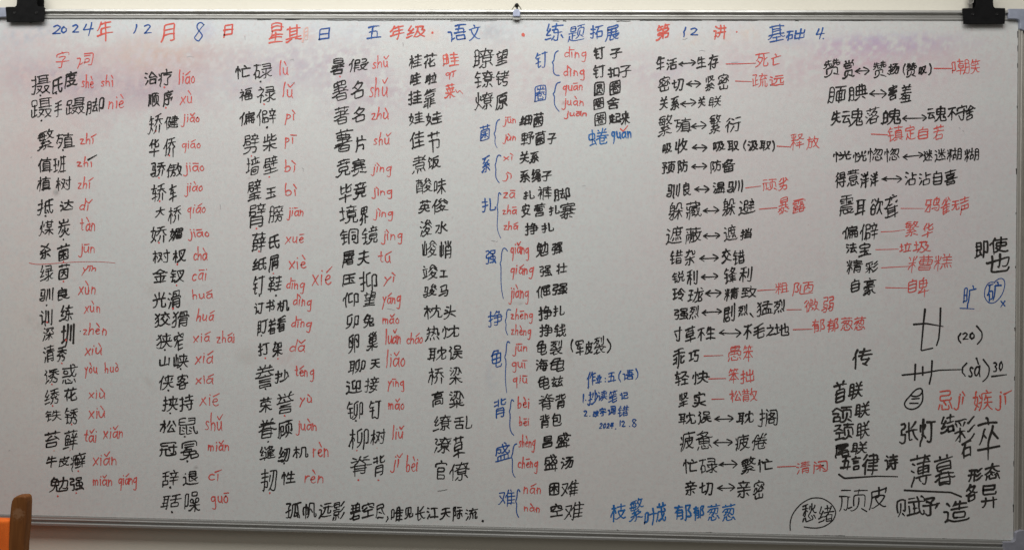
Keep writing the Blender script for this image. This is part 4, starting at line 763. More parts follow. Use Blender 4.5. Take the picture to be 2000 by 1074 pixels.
'珑': [[56,90,53,49,48,32,42,20,37,15],[10,84,33,84],[67,24,63,23,53,16,48,16],[88,25,90,20,88,14,75,13,69,15,68,19,68,68],[85,55,84,51,75,37,69,34],[33,30,10,22],[89,68,41,68],[22,28,22,84],[12,57,31,57],[81,81,72,87]],
'班': [[41,71,40,57,38,44],[76,84,76,14],[64,84,88,84],[65,50,86,50],[11,53,30,53],[55,91,54,38,52,29,47,20,38,13],[20,83,21,23],[10,83,31,83],[57,14,89,14],[32,24,9,20]],
'璧': [[51,68,90,68],[75,13,74,18,70,21,70,26],[89,13,10,13],[62,68,59,78],[81,26,21,26],[70,47,70,67],[53,55,88,55],[68,92,70,84],[20,61,21,47,42,47,43,61,42,62,15,61],[50,13,50,38],[18,38,84,38],[53,84,87,84],[84,79,81,77,78,68],[10,51,16,65,17,86,42,86,42,73,16,73]],
'生': [[50,14,50,90],[22,45,80,45],[11,14,88,14],[14,58,24,78,28,88,32,91],[23,72,83,72]],
'界': [[39,55,38,51,30,43,18,36,14,35,10,35],[21,72,78,72],[14,13,21,12,29,18,34,26,35,36],[92,37,86,35,77,39,64,48,60,55],[50,56,50,88],[65,11,65,36,71,43],[39,55,22,56,21,57,21,87,57,88,78,88,78,56,39,55]],
'畦': [[68,90,68,58],[25,27,25,83],[13,56,38,56],[13,20,13,83,38,83,38,28,13,27],[48,58,87,58],[85,36,50,36],[84,78,51,78],[68,14,68,48],[44,14,89,14]],
'疏': [[38,28,10,20],[27,26,27,69,35,80,33,84,12,84],[79,47,79,14,81,11,89,11,91,17,90,24],[88,56,78,69],[66,46,66,14],[27,53,38,53],[14,22,14,62],[66,91,69,85,70,80],[89,79,47,79],[83,60,50,57],[64,79,63,73,56,65,54,58],[53,47,53,35,50,22,47,18,41,12]],
'疗': [[38,61,85,61],[79,60,78,56,64,47,61,44,60,13,55,11,48,11,45,13],[14,11,13,13,19,22,23,35,25,53,25,79,89,79],[24,45,18,44,9,39],[17,61,11,72],[58,79,56,90,53,92]],
'疲': [[29,13,33,19,38,35,39,65,84,65,84,61,82,55],[39,46,78,46,79,45,76,35,68,26,57,18,42,11],[61,46,61,73],[48,46,52,36,60,24,79,14,85,11,89,13],[56,90,58,82],[10,39,17,42,19,40,21,41],[13,9,13,14,18,21,22,34,23,82,89,82],[11,72,15,60]],
'癣': [[76,58,76,10],[64,58,89,58],[12,10,11,13,18,24,21,40,22,82,90,82],[21,44,17,44,9,39],[63,29,90,29],[56,43,32,43],[42,77,39,75,32,61,32,31,56,30,56,56,21,56],[39,69,50,68,49,63,44,53,44,30],[82,58,82,64,86,72],[59,22,57,20,30,16],[53,91,55,83],[64,73,66,73,69,66],[88,44,65,44],[14,61,10,73]],
'皮': [[79,64,83,72,83,77],[52,54,52,90],[35,53,39,43,53,27,73,15,86,11,90,13],[21,14,28,12,52,21,64,31,72,40,77,48,77,53,20,54],[11,13,18,34,20,45,20,78,85,78,89,80]],
'盛': [[12,43,17,55,19,80,87,80],[75,80,75,86,69,91,65,91],[89,13,11,13],[19,66,42,66,42,57,40,49,36,47,30,47,27,51],[53,91,54,84,59,66,69,50,77,45,84,44,88,50,87,57],[41,35,41,13],[22,13,23,36,77,36,78,35,78,13],[83,73,79,71,71,61,58,50,51,46,47,47],[59,13,59,35]],
'盯': [[13,66,34,66],[45,82,89,82],[13,46,34,46],[13,18,13,84,34,84,34,27,13,26],[72,82,71,14,70,13,61,11,57,11,54,13]],
'看': [[18,75,82,75],[88,61,11,61],[44,86,44,78,40,71,39,66,32,53,31,17,34,14,75,14,78,17,78,49,34,50,30,48],[16,86,18,85,50,86,77,90,83,88],[31,38,78,38],[30,48,24,44,14,34,10,34],[31,26,78,26]],
'眷': [[27,26,72,26],[51,90,48,81,43,73,41,64],[9,45,12,44,22,50,77,50,88,44,93,46],[88,64,11,64],[65,63,67,58,70,55,72,46,72,17,69,14,30,14,27,17,27,47,29,55,33,58,34,63],[18,76,81,76],[77,90,72,88,68,82,67,77],[26,89,27,89,31,83,31,76],[72,38,27,38]],
'着': [[79,68,20,68],[46,80,45,73,40,63,39,56],[32,90,34,86,34,80],[31,34,78,34],[87,56,13,56],[16,80,83,80],[34,55,31,40,31,17,34,14,75,14,78,17,77,45,32,44],[71,91,68,90,65,81],[78,24,31,24],[32,44,25,40,13,28,6,28]],
'瞭': [[13,26,31,26,31,85,13,85,13,19],[31,46,13,46],[91,56,88,56,76,59,50,59,39,56,31,56],[50,13,55,10,62,11,63,35],[33,15,36,15,46,26,50,28],[31,66,13,66],[46,48,80,48],[70,80,71,73,79,64,80,55,80,37,79,36,47,36,46,37,46,55,60,83,61,90],[88,80,40,80],[41,72,46,66,47,61],[79,65,82,67,86,72,89,72],[78,27,88,15]],
'矫': [[24,39,30,35,37,25,36,22],[11,16,16,21,20,30,24,44,26,78],[17,78,35,78],[81,88,50,84],[77,11,77,42],[11,53,36,53],[45,45,53,52,57,58,63,71,66,85],[75,66,76,60,78,56,85,47,88,45,90,46],[90,66,46,66],[57,43,57,32,54,23,50,17,45,12,44,12],[19,90,18,82,11,66]],
'石': [[81,11,81,51,80,52,33,52,28,50],[10,34,24,47,30,56,39,76,40,83],[29,11,28,50],[86,83,13,83],[81,18,29,18]],
'矿': [[22,85,16,53,10,47,9,40],[17,57,36,56,36,22,17,22],[11,85,39,85],[42,14,46,22,50,34,51,47,51,78,89,78],[15,50,17,47,17,15],[65,91,67,91,70,86,71,83,71,78]],
'础': [[86,44,86,20,83,17,46,17,46,44],[84,81,84,57,48,57,48,81],[66,17,66,90],[22,85,16,53,9,46,9,39],[17,57,33,57,34,56,34,23,17,22],[11,85,36,85],[17,15,17,47,15,50]],
'碌': [[10,36,10,43,17,53,21,85],[16,47,17,45,17,17],[54,40,48,45],[82,58,82,87,47,87],[82,72,49,73],[45,58,90,58],[36,85,10,85],[18,59,34,58,34,23,17,23],[66,58,66,13,64,11,56,12],[92,20,88,19,84,21,71,35,61,33,45,21,40,21],[73,35,86,47,90,47]],
'碧': [[7,21,12,20,22,27,32,30,78,30,79,29,79,17,76,14,31,14,28,17,28,26,35,43],[41,71,14,71],[44,57,11,54],[11,44,88,44],[68,84,68,90],[28,56,28,85],[42,86,13,86],[54,69,84,69],[68,84,54,84,54,55,69,55,83,55,84,56,84,83,83,84,68,84]],
'禄': [[23,50,23,11],[10,41,26,55,33,68,34,73,33,75,11,75],[26,84,21,90,19,91],[82,58,82,87,46,87],[82,72,48,73],[36,40,36,41,29,50,23,50],[89,58,44,58],[54,40,47,46],[66,58,66,13,64,11,56,12],[92,20,88,19,84,21,71,35,61,33,45,21,40,21],[73,35,86,47,90,47]],
'福': [[66,15,66,46],[87,31,45,31],[88,86,45,86],[20,89,24,81],[10,39,24,49,34,67,35,71,34,73,11,73],[23,47,24,44,24,11],[26,51,31,50,37,43,46,46,87,45,87,18,83,15,48,15,45,18,45,43],[50,61,50,58,82,58,83,70,82,74,50,74,50,61]],
'秀': [[12,13,16,12,23,16,31,23,36,32,38,44],[13,70,87,70],[50,53,50,86],[17,85,46,86,71,90,79,89],[41,70,40,65,28,55,13,47,9,48],[19,50,24,44,58,44,64,45,66,47],[58,70,59,65,71,56,86,48,90,49],[56,15,61,11,74,12,78,17,79,22,80,32,61,33,61,44]],
'空': [[13,53,17,52,20,54,39,66],[50,14,50,44],[86,14,14,14],[86,67,85,79,14,79,14,65],[77,44,23,44],[84,53,66,64,60,66],[43,92,48,90,51,80]],
'窄': [[61,73,81,64],[81,38,46,38],[38,62,35,57,28,48,18,39,14,37],[17,63,31,69,37,73,41,73],[82,23,46,23],[86,76,86,82,84,83,14,83,14,75],[87,53,38,53,35,54],[43,93,48,91,50,84],[46,11,46,53]],
'竞': [[88,66,11,66],[59,36,59,16,61,13,84,13,87,15,88,19,86,24],[7,14,14,11,22,14,31,18,38,27,40,36],[50,83,48,90],[83,83,16,83],[68,75,66,66],[27,77,31,75,33,66],[59,36,24,36,24,54,43,54,76,54,76,37,59,36]],
'竟': [[38,30,36,23,30,16,17,11,13,11,9,13],[89,20,88,14,85,12,63,13,60,16,60,30],[82,83,16,83],[51,83,49,90],[11,66,88,66],[35,67,32,76,28,77],[72,77,67,75,65,67],[21,43,78,43],[38,30,21,31,21,55,58,55,77,55,78,32,77,31,38,30]],
'竣': [[72,86,76,85,87,71],[81,76,77,74,53,72,51,78,62,91,67,92],[64,53,60,51,55,42,46,34,43,33],[31,63,27,26],[91,13,86,11,72,18,63,25,53,38],[35,73,11,73],[44,52,57,64,60,65],[89,52,76,64],[11,21,34,27],[15,61,18,34],[24,81,22,88,18,90],[40,11,49,14,61,19,73,29,79,36,80,42],[58,43,82,42,85,44]],
'笑': [[83,61,78,63,47,58,22,56,18,56,17,58],[33,69,30,75,30,81],[59,90,58,84,48,69],[23,91,22,85,17,76,12,69,9,68],[11,13,15,12,23,15,34,21,42,29,49,43,51,58],[11,40,89,40],[57,81,88,80],[49,39,54,36,59,28,68,20,79,14,88,13],[75,69,70,74,69,80],[46,81,21,81]],
'笔': [[91,36,87,33,11,28],[33,70,30,82],[48,71,58,85,59,90],[16,43,80,48],[69,82,72,72],[57,82,87,82],[46,60,46,17,47,14,54,11,82,12,84,14,86,20],[11,70,21,85,22,90],[20,82,44,82],[16,60,19,58,33,59,76,65,81,63]],
'笨': [[72,71,68,81],[87,56,12,56],[11,70,21,85,22,90],[30,81,32,71],[20,82,45,82],[30,24,69,24],[88,23,82,27,69,38,60,49,58,56],[57,82,88,82],[50,11,48,71,58,85,59,90],[12,22,18,26,30,36,41,51,42,56]],
'第': [[12,71,23,86,24,91],[19,64,81,64,80,50,21,50,20,35,82,35,83,34,83,28,80,16,77,15,67,15],[49,64,49,11],[47,34,27,17,17,12,11,13],[75,74,72,82],[52,72,60,86,61,91],[60,83,89,83],[36,72,34,74,32,82],[23,83,47,83]],
'粗': [[10,20,10,26,20,46,25,49],[26,90,26,11],[40,59,11,59],[81,63,52,63],[16,69,12,85],[25,49,32,46,39,37,39,32],[81,13,81,86,52,86,52,13],[89,13,42,13],[81,38,52,38],[35,69,40,82,40,86]],
'粱': [[67,33,68,38,72,45,72,46],[88,32,11,32],[57,32,61,25,70,20,86,13,91,15],[57,56,60,54,68,54,71,55,73,61,75,79],[20,76,11,79],[89,63,83,75,75,82,73,87,41,87],[33,66,39,76],[27,87,18,91],[50,11,50,47],[8,14,13,13,28,19,39,26,42,32],[33,54,40,54,49,63,54,75,56,86],[23,64,14,51],[32,32,31,42,28,45,25,46]],
'精': [[22,48,28,47,30,45,34,37,34,33],[9,20,9,26,17,43,22,48],[88,83,46,83],[23,90,23,11],[33,59,10,59],[69,14,73,10,82,11,83,16,83,50,50,50,50,11],[83,26,50,26],[9,86,11,85,15,69],[66,61,66,90],[47,72,85,72],[43,60,90,60],[83,38,50,38],[34,86,35,83,31,68]],
'糊': [[50,48,50,90],[39,71,61,71],[11,59,31,59],[30,67,34,84],[64,8,63,11,67,19,70,38,70,88,88,87,88,16,87,12,84,11,77,12],[70,42,88,42],[22,90,22,10],[31,34,32,39,28,46,24,48,21,47],[21,47,17,43,9,27,9,20],[41,16,41,48,50,48],[10,84,14,69],[41,22,59,22,59,48,50,48],[88,65,70,65]],
'糕': [[73,14,70,27],[66,75,66,39],[10,59,35,59],[23,91,23,11],[36,84,32,69],[35,39,34,42,29,48,23,49],[47,57,85,57],[59,12,57,27],[88,75,45,75],[76,76,79,90],[89,39,43,39],[13,88,11,84,15,70],[49,91,53,90,55,86,55,75],[9,21,9,27,17,43,18,46,23,49],[45,27,40,13,35,10],[89,13,85,24,82,28]],
'糟': [[89,83,43,83],[22,47,17,44,9,28,9,23],[23,11,23,91],[47,26,85,26],[34,33,34,36,29,45,26,47,22,47],[58,47,58,91],[30,68,35,82,34,85],[87,59,45,59],[73,91,73,47],[15,69,13,80,10,85],[10,58,33,58],[47,26,47,17,50,14,82,14,85,17,85,33,85,36,47,36,47,26],[58,47,45,47,45,71,76,72,87,71,87,47,58,47]],
'系': [[71,72,68,72,56,64,51,63,44,56,31,50,29,44],[14,85,17,83,23,83,57,86,74,89,79,88],[85,39,72,54,70,56,67,56],[34,15,39,12,50,13,51,44],[44,84,42,79,29,67,28,63],[85,17,74,28,66,33],[76,47,17,42],[47,61,44,63,23,61],[11,18,16,18,31,32,35,33]],
'紧': [[43,60,41,60,43,60],[34,23,19,14,14,13],[42,44,41,40,34,38,32,33],[63,51,54,46,47,44,22,46],[69,42,74,40,85,30],[17,84,17,64],[30,46,31,50,41,57,47,60,57,64,70,71,79,81,80,86,47,86],[32,89,32,60],[53,86,54,81,56,77,69,65,84,59,90,61],[63,22,68,22,84,13,88,13],[35,13,39,11,50,12,51,32],[16,31,72,33,76,35]],
'繁': [[66,45,63,46,56,42,49,41,43,42,24,41],[34,30,36,34,42,36,44,40],[17,28,31,30,42,29,72,31,75,33],[18,79,44,79,42,51,39,47,34,46,33,42],[51,67,9,67],[82,30,78,32,71,38,66,39],[48,88,18,87,13,81,10,79],[28,67,28,63,32,60],[54,54,63,56,75,67,81,78,82,83],[51,29,50,12,40,11],[63,21,70,20,85,13,91,14],[64,90,60,80,55,74],[63,84,89,83],[34,67,34,71,29,75],[60,78,67,67,75,59,85,53,91,54],[18,79,16,54,48,54],[36,21,32,21,16,13,9,14],[18,79,15,82],[40,36,40,41]],
'级': [[36,44,23,40,16,40,10,36],[54,52,58,49,64,36,73,24,82,16,88,13],[34,69,19,46,21,43,19,41],[37,28,11,18],[27,60,16,60,13,64,26,89],[51,13,54,12,60,17,75,32,81,44,85,58,71,59,72,67,76,78,76,84,44,84],[54,84,53,56,50,40,44,22,39,13]],
'纫': [[36,69,24,51,18,44,16,39],[44,42,48,52,51,66],[47,83,86,82,85,54,82,19,80,14,75,11,67,11,64,13],[11,36,35,41],[37,24,13,18,8,19],[28,60,13,59,14,65,25,85,26,91],[40,12,43,12,52,20,61,38,65,54,66,82]],
'纸': [[10,37,38,42],[28,60,14,61,15,66,20,75,27,89],[88,29,90,25,88,14,85,13,81,14,76,23,71,49,70,85],[48,54,87,54],[11,18,36,23,40,27],[35,69,26,53,18,44,17,39],[67,22,65,19,55,15,51,15,47,18,47,82,82,89,88,88],[15,62,17,63,15,62]],
'练': [[42,64,66,64,65,14,64,11,60,11,55,11,51,14],[40,80,86,80],[25,59,13,59,14,65,19,75,24,90],[31,70,29,62,16,42,19,39,33,41],[48,33,45,26,38,17],[85,46,45,46,48,60,53,68,58,91],[80,33,89,18],[32,26,13,18,8,19]],
'细': [[86,13,86,85,47,85,47,13],[67,85,67,18],[47,52,86,52],[47,18,86,18],[11,37,38,41],[28,90,14,64,17,60,29,60],[38,68,28,55,18,44,16,39],[9,17,37,22,41,26]],
'结': [[35,69,26,55,18,45,16,39],[37,42,11,37],[66,56,66,90],[47,56,86,56],[44,78,88,78],[26,89,20,77,14,66,12,60,27,60],[40,26,38,22,12,17,8,18],[84,15,83,40,53,40,50,40,50,18,53,15,84,15]],
'绣': [[72,71,75,65,83,57,89,53,93,54],[89,72,70,71,45,72],[35,70,24,53,17,44,16,39],[23,93,24,90,23,85,13,65,12,59,27,60],[87,88,81,90,53,85,47,85,45,87],[75,44,73,33,87,32,86,19,84,12,81,10,72,10,68,14],[75,44,47,44],[75,44,79,47],[36,24,10,18],[11,37,36,42],[67,86,67,54],[57,44,56,33,53,23,48,16,43,12],[65,71,50,57,44,53,42,53]],
'绪': [[26,90,21,78,13,63,16,59,27,60],[85,85,82,77,75,68,73,62],[79,76,75,79,46,79],[63,61,62,65,62,90],[42,61,90,61],[57,47,83,46,84,45,84,18,80,15,56,15,53,18,52,44],[63,61,63,55,55,46,42,41,39,42],[39,27,35,23,11,18],[53,30,84,30],[35,69,25,53,18,44,16,39],[33,41,11,36]],
'绳': [[86,44,45,44],[16,39,18,45,30,62,34,69],[11,37,34,41],[36,28,34,24,11,18],[65,71,66,14,69,11,87,12,90,19,88,23],[27,60,13,60,14,65,26,88,26,91],[45,29,86,30,86,58,85,59,45,59,45,24],[65,71,48,71,48,87,65,87,82,86,82,71,65,71]],
'绿': [[54,40,48,45],[14,62,16,63,14,66,25,88,24,92],[82,58,82,87,47,87],[82,72,49,73],[45,58,90,58],[33,69,29,61,17,44,15,39],[33,24,11,18],[11,37,31,40,34,43],[66,58,66,13,64,11,56,12],[92,20,88,19,84,21,71,35,61,33,45,21,40,21],[73,35,86,47,90,47],[14,62,14,61,17,60,20,60,22,57,24,58]],
'缝': [[71,55,71,22],[55,51,85,51],[89,60,86,59,78,63,68,69,60,79],[31,70,29,64,16,42,18,39,32,41],[39,86,43,75,46,72],[54,76,65,86,67,91],[53,59,67,65,75,71,82,79,82,83,65,84],[8,19,13,18,33,24],[44,21,44,57,36,57],[44,21,48,20,56,15,63,13,88,13,92,16],[44,21,39,19,35,14,35,8],[22,93,24,89,13,63,15,59,24,59],[54,29,87,29],[57,41,83,41]],
'缭': [[44,71,50,66],[90,56,87,55,84,58,75,59,53,59,41,55],[34,45,32,41,22,39,19,39,17,42,32,69],[84,71,79,66],[40,15,41,15,45,19,50,26],[24,89,14,66,12,59,25,60],[33,24,11,18],[42,81,86,81],[70,81,71,74,79,64,78,36,50,36,48,37,48,55,50,64,58,75,63,85,63,91],[53,13,57,10,62,11,64,13,64,35],[48,48,78,48],[86,15,80,24,76,27]],
'署': [[31,35,31,16,34,13,77,13,80,16,79,36,46,36,41,38,13,31,7,33],[88,48,64,49,54,47,11,48],[68,50,69,54,81,63,85,64],[72,57,68,61,20,61],[47,72,47,52,48,48],[44,39,49,44,48,48],[60,88,60,73],[39,73,39,87],[31,25,80,25],[47,72,18,73,17,74,17,87,53,88,82,88,83,74,82,73,47,72]],
'羞': [[75,13,77,39,76,41,35,41,33,42],[88,13,17,13],[30,27,75,27],[45,78,45,70,42,63,40,54],[11,53,88,53],[50,41,47,13],[20,66,78,66],[82,79,16,79],[7,29,13,28,23,34,34,46,35,53],[34,79,34,86,31,90,28,91],[73,92,67,88,65,79]],
'耳': [[72,44,27,44],[87,85,13,85],[72,84,72,11],[72,64,27,64],[27,22,27,84],[11,21,88,26]],
'耽': [[40,30,13,25,9,26],[34,11,34,86],[46,13,57,27,63,43,67,46],[47,59,47,72,85,72,86,59],[39,86,10,86],[16,26,16,86],[16,48,34,48],[16,67,34,67],[89,26,90,20,88,13,76,11,70,14,69,43,67,51,64,54,65,90]],
'聊': [[61,89,60,90,45,80,45,35,48,32,58,34],[32,67,15,67],[32,11,32,83,29,86,10,86],[32,28,9,25],[71,11,71,82,87,81,87,32,85,28,80,28,77,29],[32,47,15,47],[43,11,52,19,57,29,60,42,60,75],[15,86,15,27]],
'聋': [[90,66,89,62,88,61,82,61],[57,56,52,57,38,56],[7,58,13,57,28,64,37,75,42,85,43,91],[12,81,88,81],[26,17,26,47],[9,17,10,16,22,16,90,19],[74,28,26,28],[11,47,89,47],[74,47,74,11],[74,38,26,38],[55,71,55,81],[72,81,72,84,69,88,61,91]],
'聒': [[41,30,9,26],[34,11,34,86],[40,86,10,86],[89,61,46,61],[34,47,16,47],[86,89,82,89,50,83],[68,85,68,40],[16,86,16,27],[16,67,34,67],[51,15,51,39,85,39,85,18,82,15,51,15]],
'联': [[49,71,85,71],[66,71,66,41,56,22,45,11],[89,47,46,47],[35,67,15,67],[53,89,59,80],[92,14,88,13,85,14,76,23,70,34,66,38],[9,26,13,25,43,30],[16,26,15,83,19,86,31,86,35,83,35,11],[85,90,80,88,74,77,73,71],[35,47,15,47]],
'背': [[58,90,58,71,59,64,69,63,84,63,86,65,88,69],[84,85,81,85,68,81,58,80],[37,90,37,63],[37,83,13,83],[25,11,26,53,75,53,75,13,67,10,60,12],[25,26,75,26],[25,40,75,40],[11,65,30,68,37,68]],
'脊': [[72,55,70,60,64,64,52,77,48,78],[58,70,62,73,66,74,85,69],[12,71,16,69,36,74,41,70],[28,55,31,60,38,64,43,71,49,81,51,90,55,93],[55,14,59,11,71,12,72,15,72,55],[72,27,27,27],[28,55,27,52,27,12],[8,53,14,52,21,55,69,54,75,56,84,53,93,54],[72,40,27,40],[34,82,18,88],[64,84,68,83,83,88]],
'脚': [[10,9,9,14,13,29,14,46,14,87,30,86,30,16,30,13,27,11,22,11,21,13],[14,43,30,43],[61,54,39,54],[77,29,82,27,85,27,87,30,87,84,71,84,71,11],[51,90,51,57,46,40,42,28,41,22,60,25],[30,65,14,65],[41,75,59,75],[62,20,57,40]],
'腆': [[32,65,15,65],[73,26,80,21,86,13],[15,43,32,43],[9,13,11,19,14,38,14,87,32,87,32,15,31,13,27,11,22,13],[38,12,44,12,55,25,58,27],[44,57,85,57],[57,91,58,34],[71,34,71,91],[85,34,85,78,44,78,44,37,47,34,90,34]],
'腼': [[72,15,72,66],[72,32,57,32],[72,50,57,50],[57,15,57,63,62,70,65,86],[41,86,89,86],[14,65,31,65],[31,43,14,43],[21,14,23,12,29,12,31,16,31,86,14,87,14,35,9,13],[59,66,43,66,43,18,46,15,68,15,83,15,86,18,86,66,59,66]],
'膀': [[57,45,56,35,53,24,48,17,42,12],[56,31,81,31,82,30,79,14,76,11,67,11,66,13],[32,65,15,65],[66,46,65,52,63,55],[86,46,43,46],[63,92,65,89,66,82],[10,9,9,14,14,34,14,87,32,87,32,15,31,13,27,11,22,13],[42,82,86,82],[32,43,14,43],[82,78,78,76,75,64],[88,56,87,64,42,64,42,56],[54,64,53,75]],
'臂': [[88,60,54,60],[84,80,80,78,79,72],[52,71,90,71],[60,13,64,10,76,11,77,15,77,45,23,45,22,44,22,11],[22,23,77,23],[77,34,22,34],[71,54,71,71],[15,68,44,67,43,54,20,54,20,67],[11,57,16,71,17,88,42,88,43,87,43,77,16,77],[63,72,61,79,58,80],[71,85,70,90],[54,85,88,85]],
'自': [[79,57,21,57],[45,78,48,90],[21,36,79,36],[79,57,79,20,76,16,25,16,21,20,21,43,22,78,78,78,79,77,79,57]],
'致': [[13,41,45,41],[47,23,13,17,9,17],[89,73,59,73],[29,51,29,20],[63,90,57,67,52,58,50,57,44,60,36,73,35,73],[11,84,46,84],[50,13,58,18,70,29],[90,14,88,13,83,16,73,27,70,29],[82,73,79,51,74,39,70,33,70,29],[41,64,15,61,16,68,22,78,23,84],[56,61,59,60,65,42,67,36,70,35]],
'舍': [[93,66,89,65,83,66,76,70,64,77,50,88,47,87,39,79,25,70,13,64,8,65],[84,51,16,51],[50,35,50,67],[29,71,31,67,69,67,72,71],[76,15,76,35,23,34,23,19,27,15,76,15]],
'良': [[51,82,50,89,47,92],[45,47,46,42,51,34,65,22,82,14,88,13,92,15],[23,47,76,47,77,81,23,81,23,17,27,14,29,14,47,18],[82,39,66,29,63,26],[23,65,77,65]],
'节': [[88,80,11,80],[33,70,33,90],[40,57,40,11],[16,57,78,57,78,26,74,24,63,24,60,27],[66,90,66,70]],
'花': [[34,90,34,74],[33,64,27,52,15,41],[12,81,87,81],[86,29,89,22,88,16,85,14,60,13,57,14,55,18,55,64],[39,34,42,34,51,37,82,55],[65,73,65,90],[26,48,27,11]],
'苔': [[83,47,70,60,63,65],[66,90,66,75],[88,82,12,82],[48,69,44,69,27,56,25,51],[17,50,19,49,31,50,67,52,75,53],[33,75,33,90],[24,15,24,36,73,36,77,36,77,19,73,15,24,15]],
'若': [[11,58,89,58],[10,27,14,27,24,35,35,39,80,39,80,19,76,15,34,15,30,19,30,34,33,46,43,63,44,70],[33,73,33,90],[12,81,88,81],[66,72,66,90]],
'英': [[79,38,78,60,21,60,21,38],[88,38,11,38],[49,70,49,40,58,27,68,18,78,14,84,12,92,14],[8,13,14,11,24,15,35,20,50,36],[33,72,33,90],[13,82,86,82],[66,90,66,73]],
'茂': [[51,69,52,60,56,40,60,30,66,20,73,14,79,11,84,11,86,13,89,16,90,21,88,25],[11,13,18,27,20,42,20,56,79,56,83,60,83,64,76,69,73,69],[66,73,66,90],[88,82,12,82],[30,13,34,13,39,14,58,24,71,35,79,47],[33,90,33,73]],
'茵': [[33,90,33,77],[88,83,11,83],[70,48,29,48],[50,58,49,44,46,37,38,28,31,23,29,24],[66,77,66,90],[71,22,71,24,58,36,54,40,49,42],[18,14,18,67,78,67,82,67,82,18,78,14,18,14]],
'草': [[66,77,66,90],[88,83,12,83],[22,55,77,55],[33,90,33,77],[11,26,88,26],[50,11,50,41],[22,55,22,42,23,41,76,41,77,42,77,62,76,69,23,69,22,55]],
'荣': [[88,83,12,83],[85,56,85,66,15,66,15,56],[87,46,13,46],[50,44,43,40,34,30,18,18,13,16,7,17],[92,17,86,16,81,19,65,31,55,42,50,44],[50,11,50,57],[34,76,34,90],[65,76,65,90]],
'莱': [[7,15,14,14,23,19,48,39],[78,58,73,57],[50,72,50,11],[17,64,83,64],[88,83,12,83],[67,90,67,77],[11,41,51,40,88,41],[26,57,31,49],[33,77,33,90],[68,48,71,53,72,64],[55,40,57,35,71,22,84,15,91,16]],
'菌': [[50,56,50,23],[29,56,34,55,64,59,67,58],[88,84,11,84],[66,77,66,90],[33,78,33,90],[28,44,71,44],[71,25,55,40,50,42],[27,26,31,27,44,39,50,42],[17,14,18,67,79,67,82,67,82,18,79,14,17,14]],
'营': [[66,90,66,77],[12,82,88,82],[33,77,33,90],[85,56,85,67,15,67,15,56],[50,56,29,56,29,43,51,42,71,42,72,43,72,55,71,56,50,56],[22,14,22,31,76,31,79,31,79,17,75,14,22,14]],
'落': [[12,84,88,84],[11,52,22,46],[33,90,33,77],[80,32,44,33],[92,40,84,36,80,29,80,18,77,15,47,15,44,18,44,29,41,38],[58,75,53,73,49,66,38,55,36,54,32,54],[52,67,79,66,77,59,66,49],[28,32,14,13],[66,77,66,90],[85,39,65,49,38,37,33,39],[18,70,29,64],[47,61,61,49]],
'著': [[88,83,12,83],[7,35,14,33,36,40,78,39,79,38,79,17,76,13,34,13,30,17,30,38],[44,53,44,73],[20,67,67,67,71,63],[64,53,67,59,83,72],[88,52,11,52],[66,77,66,90],[33,90,33,77],[30,27,79,27],[48,51,47,46,43,45,41,41]],
'葱': [[75,30,79,28,86,15,88,15],[54,50,31,57,27,56],[41,40,46,40,51,45,61,61,62,68],[88,84,12,84],[23,30,20,28,17,20,11,14],[33,84,33,90],[54,50,64,47,64,42,67,40,75,40,79,47,81,65,80,69,26,68,18,59,14,56,12,56],[44,68,41,59,30,47,23,42,21,42],[55,26,50,31,46,32],[66,79,66,90],[33,30,33,17,35,13,43,11,66,13,69,20,67,24]],
'蔽': [[66,70,61,54,55,44,49,44],[31,70,31,11],[14,10,14,52,48,52,49,44],[91,13,86,13,75,24,67,37,63,49,60,51],[39,42,41,26],[65,79,65,90],[88,84,11,84],[89,59,64,59],[34,78,34,90],[20,24,22,42],[41,11,56,12,68,22,78,38,83,53,84,59],[13,69,15,68,19,60],[43,59,47,69],[49,13,49,44]],
'薄': [[23,34,24,31,14,14,14,12],[33,79,33,90],[11,84,89,84],[74,29,73,11,64,11,60,13],[89,29,33,29],[34,69,88,69],[26,67,16,72],[61,41,61,73,66,79,66,90],[39,51,84,51],[83,69,82,74,78,77,75,76],[11,54,22,48],[52,17,44,22,44,29],[84,41,84,58,83,59,42,59,39,58,39,44,42,41,84,41]],
'薛': [[51,64,86,64],[80,57,77,51,76,44],[15,47,39,47,39,62,38,63,15,63,15,11],[26,64,27,71,31,73],[88,84,11,84],[86,28,51,28],[15,34,41,34,41,20,38,17,15,17],[34,78,34,90],[68,11,68,44],[48,44,89,44],[63,72,68,70],[57,57,60,52,58,44],[65,90,65,78,68,75,68,64]],
'薯': [[20,53,69,53,70,50],[89,85,11,85],[65,90,65,85],[40,73,40,63],[43,34,46,38,46,41],[79,22,30,22],[30,31,30,16,33,13,76,13,79,16,79,30,78,32,45,32,38,33,10,28],[66,43,68,47,81,56,85,56],[60,73,60,63],[89,42,63,43,50,41,11,42],[34,85,34,90],[46,41,45,61],[40,73,20,73,19,72,19,63,65,63,80,63,81,72,80,73,40,73]],
'藏': [[38,16,38,56,60,57],[38,21,61,21,65,19],[38,32,60,32,59,45,38,45],[12,84,88,84],[22,12,24,18,27,30,27,68,81,68,84,71,84,73,80,77,77,77],[27,38,9,38],[51,32,51,21],[14,67,14,55,17,52,27,52],[15,38,14,22,10,11],[34,78,34,90],[65,90,65,79,68,75,70,39,75,22,81,12,86,11,89,12,90,16,91,20,89,23],[51,45,51,56],[57,11,59,11,70,23,73,24],[83,56,78,36,73,34]],
'藓': [[54,59,88,59],[65,78,65,90],[88,84,11,84],[61,59,62,66,58,73],[30,29,30,55],[15,42,44,42],[24,73,23,70,15,60,15,55],[89,29,52,29],[15,55,16,29,42,29,44,30,43,55,15,55],[70,11,70,59],[45,19,11,16],[86,45,55,45],[35,55,40,67,23,68],[85,73,82,72,78,66,77,59],[34,78,34,90]],
